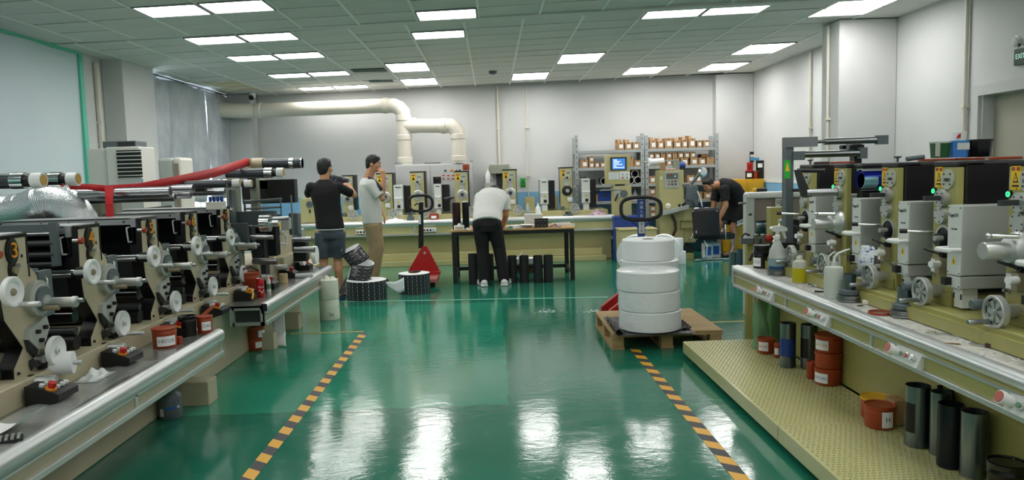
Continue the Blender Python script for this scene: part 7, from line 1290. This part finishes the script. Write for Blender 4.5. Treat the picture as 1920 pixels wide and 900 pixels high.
pr_ = B2(1150, 578, Yp-.25); part('red', 'fork_corner', t, lambda m: m.prism([(B2(1141, 585, Yp-.3).x, .1), (B2(1161, 585, Yp-.3).x, .1), (B2(1161, 585, Yp-.3).x, .2), (B2(1156, 580, Yp-.3).x, .18), (B2(1143, 580, Yp-.3).x, .13)], Yp-.3, Yp-.24, 'y'))
# white rolls on the floor behind
Yw2 = 9.6; wp = lambda x, y, Y=Yw2: at(x, y, Y)
for x0_, x1_, yt, Y, lb in ((1172, 1215, 441, 10.55, 'white paper roll lying on its side behind the pallet, left of two'), (1222, 1266, 440, 11.2, 'white paper roll lying on its side behind the pallet, right of two')):
    a, b = wp(x0_, yt, Y), wp(x1_, yt, Y); r = a.z/2; tag(part(['paper', 'offw'], 'paper_roll', None, lambda m: (m.cyl(((a.x+b.x)/2-.03, Y-.1, r), ((a.x+b.x)/2+.03, Y+.1, r), r, n=44, mi=0), m.cyl(((a.x+b.x)/2-.031, Y-.101, r), ((a.x+b.x)/2-.032, Y-.103, r), .05, mi=1))), lb, 'roll')
Y6 = 11.45; a = at(1277, 491, Y6); 
for k, (px, w, hh, lb) in enumerate(((1277, 18, .2, 'white paper roll standing on the floor by the chair, lower one'), (1272, 18, .2, 'white paper roll by the chair, stacked on another'))):
    p = at(px, 480, Y6); wrapped(lb, V((p.x, Y6, .001+k*.201)), w/2/F_PX*Y6, hh, mt='paper')
# ================================================================ cantilever office chair
Yh = 11.7; Hc = lambda x, y, Y=Yh: at(x, y, Y); t = root('office_chair', 'black office chair with chrome cantilever frame before the bending man', 'chair', (Hc(1340, 480).x, Yh, 0)); M['cbk'] = mat('chair_black', '#101114', .5)
a, b = Hc(1298, 391), Hc(1348, 446); w = b.x-a.x; cx = (a.x+b.x)/2
part('cbk', 'backrest', t, lambda m: m.grid(lambda u, v: (a.x+w*u*(1-.06*(1-v))+.02*(1-v), Yh-.03+.05*v+.03*(2*u-1)**2, b.z+(a.z-b.z)*v-.03*(abs(2*u-1)**5)*(v > .95)), 12, 8)).modifiers.new('thickness', 'SOLIDIFY').thickness = .035
part('chrome', 'back_trim', t, lambda m: m.tube([(a.x, Yh, a.z-.06), (a.x+.05, Yh+.02, a.z+.0), (b.x-.08, Yh+.02, a.z), (b.x-.02, Yh, a.z-.06)], .008, 8))
s0, s1 = Hc(1308, 440), Hc(1384, 447); part('cbk', 'seat', t, lambda m: m.loft([[m.b.verts.new(p) for p in ((s0.x+.02, Yh+.02, z), (s1.x-.12, Yh+.0, z), (s1.x-.02, Yh+.1, z), (s1.x+.02, Yh+.42, z), (s0.x+.1, Yh+.44, z))] for z in (s1.z-.01, s1.z+.07)], 0, True, False))
def arm(x): 
    part('chrome', 'arm_frame', t, lambda m: m.tube([(x, Yh+.0, s1.z+.0), (x-.01, Yh-.03, s1.z+.12), (x-.005, Yh+.0, s1.z+.22), (x+.04, Yh+.1, s1.z+.24), (x+.08, Yh+.36, s1.z+.23), (x+.09, Yh+.44, s1.z+.14), (x+.05, Yh+.42, s1.z+.02), (x-.04, Yh+.3, s1.z-.03)], .013, 8)); part('cbk', 'arm_pad', t, lambda m: m.tube([(x-.005, Yh+.03, s1.z+.235), (x+.05, Yh+.15, s1.z+.255), (x+.085, Yh+.36, s1.z+.245)], .022, 8))
arm(s1.x-.2); arm(s0.x-.02)
f0, f1 = Hc(1300, 494), Hc(1366, 494); 
part('chrome', 'base_frame', t, lambda m: m.tube([(s0.x+.12, Yh+.06, s1.z-.02), (s0.x+.16, Yh+.03, .25), (s0.x+.14, Yh-.0, .06), (s0.x+.0, Yh-.08, .018), (f0.x, Yh-.02, .016), (f0.x+.05, Yh+.08, .016), (f1.x+.05, Yh+.1, .016), (f1.x+.06, Yh+.02, .016), (f1.x-.1, Yh-.04, .016)], .0145, 8)); part('chrome', 'leg', t, lambda m: m.tube([(s1.x-.07, Yh+.12, s1.z-.02), (s1.x-.05, Yh+.12, .2), (f1.x+.05, Yh+.1, .02)], .014, 8))
for i, (px, pb, Y) in enumerate(((1327, 478, 12.0), (1342, 474, 12.1))):
    p = at(px, pb, Y); tt = root('cleaner_jug', 'white and blue printed plastic jug on the floor behind the chair, %s of two' % ('left', 'right')[i], 'jug', (p.x, Y, .001), world=False); part('white', 'body', tt, lambda m: m.b2((-.09, -.06, 0), (.07, .06, .26), bev=.02)); part('lblu', 'paper_label', tt, lambda m: m.b2((-.06, -.063, .06), (.04, -.061, .2))); part('lblue', 'cap', tt, lambda m: m.cyl((0, 0, .26), (0, 0, .3), .025))
a = at(1292, 468, 11.9); tag(part('olive', 'wood_step', None, lambda m: m.b2((a.x-.12, 11.9, .0), (a.x+.08, 12.08, .1), bev=.004)), 'small olive block on the floor under the slitting machine', 'block')
# ================================================================ people
def solid(name, mats, parent, fn, vox=.009, it=3):
    """closed pieces fused into one continuous skin"""
    m = MB(); fn(m); o = m.build('tmp', mats, None)
    r = o.modifiers.new('fuse', 'REMESH'); r.mode = 'VOXEL'; r.voxel_size = vox; r.use_smooth_shade = True
    s = o.modifiers.new('smooth', 'SMOOTH'); s.iterations = it; s.factor = .5
    bpy.context.view_layer.update()
    me = bpy.data.meshes.new_from_object(o.evaluated_get(bpy.context.evaluated_depsgraph_get()))
    bpy.data.objects.remove(o); me.name = name
    for p in me.polygons: p.use_smooth = True
    q = bpy.data.objects.new(name, me); COL.objects.link(q)
    if parent is not None:
        q.parent = parent
        if parent.name in ORG: me.transform(Matrix.Translation(-ORG[parent.name])); ORG[q.name] = ORG[parent.name]
    return q
def limb(m, pts, rs, n=14, mi=0):
    pts = [V(p) for p in pts]; m.tube(pts, 0, n, mi, rs=rs)
    for p, r in zip(pts, rs): m.sph(p, r*.985, 12, mi)
def trunk(m, rows, front, n=22, mi=0):
    """rows of (centre, half width, half depth); front = where the person faces"""
    R_ = []; P = [V(r[0]) for r in rows]
    for i, (c, w, d) in enumerate(rows):
        t = (P[min(i+1, len(P)-1)]-P[max(i-1, 0)]).normalized(); f = V(front); f = (f-f.dot(t)*t).normalized()
        R_.append(m.ring(c, t, w, n, f, d))
    m.loft(R_, mi)
def hand(m, w, d, nrm, left=1, curl=.5, s=1.0, mi=0):
    """palm and five bent fingers from wrist w, pointing d, back of the hand towards nrm"""
    w, d, nrm = V(w), V(d).normalized(), V(nrm); nrm = (nrm-nrm.dot(d)*d).normalized(); sd = d.cross(nrm)*left
    for k in range(4):
        o = (k-1.5)*.0195*s; b = w+d*(.082-.005*abs(k-1.3))*s+sd*o
        limb(m, [w+d*.01*s+sd*o*.6, b], [.0165*s, .0125*s], 8, mi)
        L1, L2, L3 = [x*s*(.95, 1.05, 1.0, .8)[k] for x in (.04, .027, .022)]; p = b; dd = d
        pts = [p]
        for L_, c in ((L1, curl*.7), (L2, curl*.9), (L3, curl*.7)):
            dd = (dd*math.cos(c)-nrm*math.sin(c)); nrm2 = nrm; p = p+dd*L_; pts.append(p)
        limb(m, pts, [.0105*s, .0095*s, .0088*s, .0075*s], 8, mi)
    t0 = w+d*.025*s+sd*-.03*s
    limb(m, [w+d*.015*s-sd*.012*s, t0+d*.015*s, t0+d*.04*s-sd*.02*s-nrm*.012*s, t0+d*.066*s-sd*.022*s-nrm*.022*s], [.017*s, .014*s, .011*s, .009*s], 8, mi)
def head_parts(m, c, f, u, mi=0):
    """skull, jaw, nose, ears, brow; c centre, f facing, u up"""
    f, u = V(f).normalized(), V(u); u = (u-u.dot(f)*f).normalized(); r = f.cross(u)
    Mx = Matrix((r, f, u)).transposed()
    def el(o, rad, n=16):
        q = bmesh.ops.create_uvsphere(m.b, u_segments=n, v_segments=n*2//3, radius=1)['verts']
        bmesh.ops.scale(m.b, vec=rad, verts=q); bmesh.ops.rotate(m.b, verts=q, cent=(0, 0, 0), matrix=Mx); bmesh.ops.translate(m.b, verts=q, vec=V(c)+r*o[0]+f*o[1]+u*o[2]); m._fin(q, mi, True)
    el((0, -.008, .02), (.074, .094, .094)); el((0, .03, -.045), (.058, .062, .066)); el((0, .055, -.085), (.034, .032, .026)); el((0, .05, -.02), (.062, .042, .07))
    el((0, .098, -.022), (.0125, .022, .013), 10); el((0, .09, .0), (.0095, .014, .026), 10); el((0, .083, .022), (.05, .014, .011), 10); el((0, .086, -.058), (.024, .012, .012), 10)
    for s in (-1, 1): el((s*.075, -.005, -.012), (.012, .02, .033), 10); el((s*.042, .068, -.024), (.022, .022, .02), 10)
    return r, f, u
def face_bits(par, c, f, u):
    f, u = V(f).normalized(), V(u); u = (u-u.dot(f)*f).normalized(); r = f.cross(u); c = V(c)
    for s in (-1, 1):
        e = c+r*s*.033+f*.0815+u*.003
        part(['paper', 'black'], 'eye', par, lambda m: (m.sph(e, .0095, 10, 0, (1.2, 1, .62)), m.sph(e+f*.0055, .0062, 8, 1)))
        part('hair', 'eyebrow', par, lambda m: m.tube([c+r*s*.016+f*.094+u*.023, c+r*s*.034+f*.092+u*.029, c+r*s*.052+f*.078+u*.025], .004, 6))
    M.setdefault('lip', mat('lip_colour', '#8e4f42', .5)); part('lip', 'mouth', par, lambda m: m.tube([c-r*.022+f*.091-u*.056, c+f*.1-u*.057, c+r*.022+f*.091-u*.056], .0045, 6))
def hair_cap(par, c, f, u, short=1.0, tuft=0):
    f, u = V(f).normalized(), V(u); u = (u-u.dot(f)*f).normalized(); r = f.cross(u); c = V(c); Mx = Matrix((r, f, u)).transposed()
    def fn(m):
        for o, rad in (((0, -.016, .034), (.081, .094, .089)), ((0, -.045, -.0), (.073, .062, .075)), ((0, .03, .075), (.062, .055, .04)), ((.0, -.05, -.045), (.06, .05, .045))):
            q = bmesh.ops.create_uvsphere(m.b, u_segments=20, v_segments=14, radius=1)['verts']
            bmesh.ops.scale(m.b, vec=V(rad)*short, verts=q); bmesh.ops.rotate(m.b, verts=q, cent=(0, 0, 0), matrix=Mx); bmesh.ops.translate(m.b, verts=q, vec=c+r*o[0]+f*o[1]+u*o[2])
        if tuft:
            for k in range(26):
                a, e = random.uniform(0, 6.28), random.uniform(.2, 1.3); d = (r*math.cos(a)*math.cos(e)+f*math.sin(a)*math.cos(e)+u*math.sin(e))
                p = c-f*.012+u*.035+d*.08; m.cyl(p, p+d*.016+f*.012*tuft, .012, .004, 6)
    solid('hair', 'hair', par, fn, .007, 2)
M['tee_blk'] = mat('black_tshirt', '#08080a', .85, bump=.3, bscale=14); M['tee_wht'] = mat('white_tshirt', '#dcdcda', .85, bump=.35, bscale=12); M['tee_gry'] = mat('white_grey_polo', '#cfd1cd', .85, bump=.35, bscale=12)
M['denim'] = mat('dark_denim', '#2b333c', .85, hx2='#46515c', scale=7, bump=.3, bscale=16); M['khaki'] = mat('khaki_trousers', '#a08a68', .85, hx2='#ab9573', scale=6, bump=.4, bscale=14); M['blktr'] = mat('black_trousers', '#0d0d0f', .85, bump=.3, bscale=12); M['navy'] = mat('navy_stripe', '#1d2133', .8)
def P_(lab, loc): return root('person', lab, 'person', loc)
# ---- 1: man in black T-shirt, seen from behind, holding a bundle before him
Y1 = 9.22; a1 = lambda x, y, d=0: at(x, y, Y1+d); g = flr(632, 549)
p1 = P_('man in black T-shirt and dark denim shorts seen from behind holding a bundle', (a1(618, 440).x, Y1, 0))
F1 = V((.18, 1, 0)).normalized(); hd = a1(609, 315, .04); nk = a1(608, 337, .01); ch = a1(610, 362); wa = a1(616, 405); pv = a1(619, 432, -.01)
sL, sR = a1(583, 351), a1(635, 351); eL, eR = a1(577, 366, .14), a1(664, 366, .16); wL, wR = a1(598, 350, .36), a1(653, 347, .30)
hL, hR = pv+V((-.09, 0, -.02)), pv+V((.09, 0, -.02)); kL, kR = V((a1(607, 490).x, Y1+.0, .50)), V((a1(633, 492).x, Y1+.02, .50)); kL.z = kR.z = .49
fL, fR = V((kL.x-.0, Y1-.0, .085)), V((a1(639, 540).x, Y1-.02, .085))
def body1(m):
    head_parts(m, hd, F1+V((.25, 0, -.02)), (0, 0, 1)); limb(m, [nk-V((0, 0, .06)), hd-V((0, .02, .05))], [.062, .056]); trunk(m, [(nk-V((0, 0, .05)), .09, .07), (ch, .15, .09), (wa, .125, .085), (pv, .135, .095)], F1)
    for s, e, w in ((sL, eL, wL), (sR, eR, wR)): limb(m, [s, (s+e)/2, e, (e+w)/2, w], [.05, .047, .04, .038, .027])
    hand(m, wL, (1, .4, .1), (0, 1, .3), 1, .7); hand(m, wR, (-.9, .4, .05), (0, -.6, .8), -1, .7)
    for h, k, f in ((hL, kL, fL), (hR, kR, fR)):
        limb(m, [h, (h+k)/2, k, k+(f-k)*.35-V((0, .02, 0)), k+(f-k)*.8, f], [.085, .072, .055, .056, .038, .036])
        limb(m, [f-V((0, .03, .04)), f+V((0, .06, -.045)), f+V((.01, .15, -.06))], [.04, .036, .026])
b = solid('body', 'skin', p1, body1)
hair_cap(b, hd, F1+V((.25, 0, -.02)), (0, 0, 1), 1.03, 1); face_bits(b, hd, F1+V((.25, 0, -.02)), (0, 0, 1))
def shirt1(m):
    trunk(m, [(nk+V((0, 0, .005)), .068, .06), (nk-V((0, 0, .025)), .105, .075), (nk-V((0, 0, .055)), .165, .092), (nk-V((0, 0, .1)), .2, .108), (ch, .19, .118), (ch*.5+wa*.5, .172, .115), (wa, .17, .115), (pv+V((0, 0, .05)), .178, .122), (pv+V((0, 0, .02)), .178, .122)], F1, 26)
    for s, e in ((sL, eL), (sR, eR)): m.tube([s-V((0, 0, .0)), s+(e-s)*.4, s+(e-s)*.8], .07, 16, rs=[.062, .056, .056])
    for s in (sL, sR): m.sph(s, .064, 14)
solid('tshirt', 'tee_blk', b, shirt1)
part('lface', 'shirt_hem', b, lambda m: (lambda r: m.loft([m.ring(pv+V((0, 0, z)), (0, 0, 1), .18, 28, F1, .124) for z in (.012, .022)], None, True))(0))
def short1(m):
    trunk(m, [(pv+V((0, 0, .04)), .165, .115), (pv-V((0, 0, .06)), .172, .12), (pv-V((0, 0, .1)), .168, .115)], F1, 24)
    for h, k in ((hL, kL), (hR, kR)): m.tube([h-V((0, 0, .0)), (h+k)/2, k+V((0, 0, .02))], .1, 18, rs=[.1, .098, .094])
solid('shorts', 'denim', b, short1); part('lface', 'shorts_print', b, lambda m: [m.box((kR.x+.05, kR.y-.082, kR.z+.1+i*.022), (.05, .006, .012), rot=Matrix.Rotation(-.3, 3, 'Y')) for i in range(3)])
for f in (fL, fR): solid('sandal', 'blue', b, lambda m: (m.tube([f+V((-.0, -.07, -.075)), f+V((0, .06, -.075)), f+V((.01, .17, -.075))], .04, 12, rs=[.012, .012, .012]), m.box(f+V((.003, .05, -.077)), (.085, .26, .016)), m.tube([f+V((-.045, .07, -.07)), f+V((0, .08, -.01)), f+V((.05, .07, -.07))], .012, 8)), .007)
c = (wL+wR)/2+V((.02, .05, .03)); M['bundle'] = mat('printed_bundle', '#2a2c36', .35, hx2='#7a7f94', scale=34, lo=.52, hi=.7)
tag(part('bundle', 'label_bundle', None, lambda m: m.box(c+V((.0, .08, .0)), (.27, .16, .2), rot=Matrix.Rotation(.25, 3, 'Y'), bev=.03)), 'dark printed label bundle held up by the man in black T-shirt', 'label bundle')
# ---- 2: man in white shirt, right side towards us, hand at his nose
Y2 = 10.3; a2 = lambda x, y, d=0: at(x, y, Y2+d)
p2 = P_('man in white shirt with striped shoulder and khaki trousers touching his nose', (a2(697, 450).x, Y2, 0)); F2 = V((1, -.06, 0)).normalized(); U2 = V((.12, 0, 1))
hd = a2(700, 307); nk = a2(690, 331); ch = a2(692, 356); wa = a2(696, 393); pv = a2(699, 418); Fh = V((1, -.12, -.16))
sR, sL = a2(696, 347, -.16), a2(696, 347, .16); eR = a2(717, 372, -.17); wR = a2(719.5, 331.5, -.12); eL, wL = a2(703, 375, .2), a2(716, 398, .16)
hR, hL = pv+V((0, -.08, -.02)), pv+V((0, .08, -.02)); kR, kL = V((a2(704, 462).x, Y2-.08, .50)), V((a2(707, 462).x, Y2+.09, .50)); fR, fL = V((a2(694, 520).x, Y2-.09, .08)), V((a2(699, 520).x, Y2+.1, .08))
def body2(m):
    head_parts(m, hd, Fh, U2); limb(m, [nk-V((.01, 0, .06)), hd-V((.02, 0, .05))], [.064, .06]); trunk(m, [(nk-V((.01, 0, .05)), .09, .075), (ch, .15, .1), (wa, .135, .1), (pv, .145, .11)], F2)
    for s, e, w in ((sL, eL, wL), (sR, eR, wR)): limb(m, [s, (s+e)/2, e, (e+w)/2, w], [.052, .049, .043, .041, .029])
    hand(m, wR, V((-.3, .22, 1)), V((.55, -.85, 0)), -1, .8); hand(m, wL, (.5, -.3, -.8), (1, 0, .3), 1, .5)
    for h, k, f in ((hL, kL, fL), (hR, kR, fR)): limb(m, [h, (h+k)/2, k, k+(f-k)*.35-V((.02, 0, 0)), f], [.088, .075, .058, .057, .04]); limb(m, [f-V((.03, 0, .03)), f+V((.07, 0, -.04)), f+V((.16, 0, -.05))], [.04, .036, .028])
b = solid('body', 'skin', p2, body2); hair_cap(b, hd, Fh, U2, 1.03, 1); face_bits(b, hd, Fh, U2)
def shirt2(m):
    trunk(m, [(nk-V((.012, 0, .015)), .075, .068), (nk-V((.01, 0, .05)), .15, .095), (nk-V((.005, 0, .1)), .195, .115), (ch, .19, .138), (ch*.5+wa*.5, .18, .142), (wa, .175, .142), (pv+V((-.005, 0, .05)), .178, .138), (pv+V((-.005, 0, -.0)), .178, .138)], F2, 26)
    for s, e in ((sL, eL), (sR, eR)): m.tube([s, s+(e-s)*.45, s+(e-s)*.82], .07, 16, rs=[.082, .076, .078]); m.sph(s, .083, 14)
sh = solid('shirt', 'tee_gry', b, shirt2)
part('navy', 'shoulder_stripe', b, lambda m: m.grid(lambda u, v: (nk+V((.01, -.06, -.025)))*(1-u)+(sR+(eR-sR)*.8+V((.035, -.06, .045)))*u+V((.035*(v-.5), 0, .02*(v-.5)+.055*math.sin(u*2.6))), 12, 3)).modifiers.new('thickness', 'SOLIDIFY').thickness = .02
def tr2(m):
    trunk(m, [(pv+V((0, 0, .03)), .165, .125), (pv-V((0, 0, .06)), .17, .13), (pv-V((0, 0, .1)), .165, .125)], F2, 24)
    for h, k, f in ((hL, kL, fL), (hR, kR, fR)): m.tube([h, (h+k)/2, k, (k+f)/2-V((.0, 0, .0)), f+V((0, 0, .0))], .1, 18, rs=[.105, .095, .083, .078, .075]); m.sph(h, .1, 12)
solid('trousers', 'khaki', b, tr2)
for f in (fL, fR): solid('shoe', 'blktr', b, lambda m: (limb(m, [f+V((-.04, 0, -.03)), f+V((.08, 0, -.04)), f+V((.17, 0, -.048))], [.045, .04, .032]), m.box(f+V((.065, 0, -.07)), (.28, .085, .02))), .008)
# ---- 3: man in white T-shirt bending over the table, seen from behind
g1, g2 = flr(910, 537), flr(947, 537); Y3 = (g1.y+g2.y)/2+.1; a3 = lambda x, y, d=0: at(x, y, Y3+d)
p3 = P_('man in white T-shirt and black trousers bending over the work table', (a3(925, 450).x, Y3, 0)); F3 = V((.05, 1, 0)).normalized()
pv = a3(913, 417, -.02); wa = a3(914, 398, .08); ch = a3(920, 375, .24); nk = a3(925, 365, .42); hd = a3(927, 364, .54); Fh = V((0, .55, -.85)); Uh = V((0, .85, .5))
sL, sR = a3(900, 371, .34), a3(946, 373, .34); eL, eR = a3(894, 402, .36), a3(949, 403, .30); wL, wR = a3(903, 425, .46), a3(943, 424, .42)
hL, hR = pv+V((-.09, 0, -.02)), pv+V((.09, 0, -.02)); kL, kR = V((a3(905, 470).x, Y3+.02, .5)), V((a3(936, 470).x, Y3+.02, .5)); fL, fR = V((g1.x-.01, Y3-.03, .085)), V((g2.x-.01, Y3-.03, .085))
def body3(m):
    head_parts(m, hd, Fh, Uh); limb(m, [nk-V((0, .05, .0)), hd-V((0, .03, -.02))], [.066, .06]); trunk(m, [(nk-V((0, .04, .0)), .1, .075), (ch, .16, .1), (wa, .14, .095), (pv, .145, .105)], V((0, .4, -1)))
    for s, e, w in ((sL, eL, wL), (sR, eR, wR)): limb(m, [s, (s+e)/2, e, (e+w)/2, w], [.052, .05, .043, .042, .029])
    hand(m, wL, (.4, 1, -.15), (0, .1, 1), 1, .45); hand(m, wR, (-.4, .9, -.15), (0, .1, 1), -1, .45)
    for h, k, f in ((hL, kL, fL), (hR, kR, fR)): limb(m, [h, (h+k)/2, k, (k+f)/2-V((0, .02, 0)), f], [.088, .074, .057, .052, .04]); limb(m, [f-V((0, .03, .03)), f+V((0, .07, -.04)), f+V((0, .16, -.05))], [.04, .036, .028])
b = solid('body', 'skin', p3, body3); hair_cap(b, hd, Fh, Uh, 1.05, 1); face_bits(b, hd, Fh, Uh)
def shirt3(m):
    trunk(m, [(nk+V((0, .01, .0)), .08, .065), (nk-V((0, .04, .0)), .16, .09), (nk-V((0, .09, .0)), .205, .115), (ch, .21, .13), (ch*.5+wa*.5, .2, .13), (wa, .192, .128), (pv+V((0, .0, .04)), .188, .138), (pv+V((0, -.03, .0)), .186, .138)], V((0, .4, -1)), 26)
    for s, e in ((sL, eL), (sR, eR)): m.tube([s, s+(e-s)*.4, s+(e-s)*.72], .07, 16, rs=[.078, .072, .075]); m.sph(s, .08, 14)
solid('tshirt', 'tee_wht', b, shirt3)
def tr3(m):
    trunk(m, [(pv+V((0, .02, .045)), .178, .128), (pv-V((0, .01, .05)), .178, .135), (pv-V((0, 0, .1)), .17, .125)], F3, 24)
    for h, k, f in ((hL, kL, fL), (hR, kR, fR)): m.tube([h, (h+k)/2, k, (k+f)/2, f+V((0, 0, -.03))], .1, 18, rs=[.108, .1, .086, .08, .076]); m.sph(h-V((0, .02, 0)), .108, 12)
solid('trousers', 'blktr', b, tr3)
for f, s in ((fL, -1), (fR, 1)):
    sh_ = solid('sneaker', 'white', b, lambda m: (limb(m, [f+V((0, -.05, -.03)), f+V((s*.03, .06, -.035)), f+V((s*.07, .16, -.045))], [.046, .042, .034]), m.box(f+V((s*.03, .055, -.073)), (.09, .29, .022), rot=-s*.25)), .008)
    part('blktr', 'sneaker_stripe', b, lambda m: [m.box(f+V((s*.012+.05, -.02+q*.035, -.035)), (.01, .012, .05), rot=Matrix.Rotation(.5, 3, 'X')) for q in range(3)]+[m.box(f+V((s*.012-.05, -.02+q*.035, -.035)), (.01, .012, .05), rot=Matrix.Rotation(.5, 3, 'X')) for q in range(3)])
# ---- 4: man in black T-shirt bending at the right, facing left
Y4 = 12.38; a4 = lambda x, y, d=0: at(x, y, Y4+d); p4 = P_('man in black T-shirt and black shorts bending down by the slitting machine', (a4(1375, 440).x, Y4, 0))
F4 = V((-1, -.35, 0)).normalized(); S4 = V((.35, -1, 0)).normalized()          # S4: towards his left, our side
pv = a4(1384, 388); wa = a4(1379, 366); ch = a4(1363, 351); nk = a4(1345, 346, -.02); hd = a4(1328, 347, -.08); Fh = V((-.75, -.5, -.5)); Uh = V((-.35, -.15, .9))
sL, sR = a4(1358, 356, -.2), a4(1345, 356, .14); eL, eR = a4(1361, 386, -.26), a4(1338, 386, .1); wL, wR = a4(1349, 410, -.22), a4(1336, 408, .06)
hL, hR = pv+S4*.09-V((0, 0, .02)), pv-S4*.09-V((0, 0, .02)); kL, kR = V((a4(1371, 430).x, Y4-.1, .48)), V((a4(1358, 430).x, Y4+.12, .48)); fL, fR = V((a4(1369, 470).x, Y4-.12, .085)), V((a4(1351, 470).x, Y4+.13, .085))
def body4(m):
    head_parts(m, hd, Fh, Uh); limb(m, [nk+V((.05, 0, -.0)), hd+V((.03, .01, -.02))], [.07, .062]); trunk(m, [(nk+V((.03, 0, -.01)), .1, .08), (ch, .165, .11), (wa, .145, .11), (pv, .15, .12)], V((-.5, -.2, -1)))
    for s, e, w in ((sL, eL, wL), (sR, eR, wR)): limb(m, [s, (s+e)/2, e, (e+w)/2, w], [.056, .053, .046, .045, .031])
    hand(m, wL, (-.3, -.05, -1), (-.8, -.5, .2), 1, .5); hand(m, wR, (-.3, -.05, -1), (-.8, -.5, .2), -1, .5)
    for h, k, f in ((hL, kL, fL), (hR, kR, fR)): limb(m, [h, (h+k)/2, k, k+(f-k)*.35-F4*.02, k+(f-k)*.8, f], [.092, .078, .06, .06, .04, .038]); limb(m, [f-F4*.03-V((0, 0, .035)), f+F4*.07-V((0, 0, .045)), f+F4*.16-V((0, 0, .058))], [.04, .036, .026])
b = solid('body', 'skin', p4, body4); hair_cap(b, hd, Fh, Uh, 1.0, 0); face_bits(b, hd, Fh, Uh)
def shirt4(m):
    trunk(m, [(nk+V((.02, 0, -.0)), .085, .075), (nk+V((.06, .0, .0)), .16, .11), (nk*.5+ch*.5+V((.02, 0, .0)), .205, .135), (ch, .21, .15), (ch*.5+wa*.5+V((.02, 0, .01)), .205, .155), (wa, .2, .15), (pv+V((.0, 0, .06)), .196, .148), (pv+V((0, 0, .01)), .19, .14)], V((-.5, -.2, -1)), 26)
    for s, e in ((sL, eL), (sR, eR)): m.tube([s, s+(e-s)*.4, s+(e-s)*.7], .07, 16, rs=[.084, .077, .08]); m.sph(s, .086, 14)
solid('tshirt', 'tee_blk', b, shirt4)
def sho4(m):
    trunk(m, [(pv+V((0, 0, .05)), .185, .135), (pv-V((0, 0, .06)), .188, .145), (pv-V((0, 0, .1)), .18, .14)], F4, 24)
    for h, k in ((hL, kL), (hR, kR)): m.tube([h, h+(k-h)*.5, h+(k-h)*.78], .1, 18, rs=[.115, .112, .112]); m.sph(h, .11, 12)
solid('shorts', 'blktr', b, sho4)
q0 = hL+(kL-hL)*.62+S4*.122; ax_ = V((-.93, -.33, .25)).normalized()
part('lface', 'side_stripe', b, lambda m: m.box(q0+V((0, 0, -.055)), (.17, .012, .022), rot=Matrix.Rotation(-.33, 3, 'Y') @ Matrix.Rotation(.33, 3, 'Z')))
o = text('sport', .085, (0, 0, 0), (0, 0, 0), 'lface', None, ext=.004, name='shorts_lettering'); o.parent = b; o.location = q0-ORG[b.name]+V((-.0, -.012, .0)); o.rotation_euler = (RX, -.33, .3)
for f in (fL, fR): solid('sandal', 'blackr', b, lambda m: (m.tube([f-F4*.07-V((0, 0, .078)), f+F4*.06-V((0, 0, .078)), f+F4*.18-V((0, 0, .078))], .04, 12, rs=[.012, .012, .012]), m.tube([f-F4*.06-V((0, 0, .077)), f+F4*.17-V((0, 0, .077))], .014, 10, rs=[.03*.5, .03*.5]), m.box(f+F4*.055-V((0, 0, .078)), (.26, .095, .014), rot=math.atan2(F4.y, F4.x)), m.tube([f+F4*.06+S4*.05-V((0, 0, .07)), f+F4*.07-V((0, 0, .012)), f+F4*.06-S4*.05-V((0, 0, .07))], .014, 8)), .007)
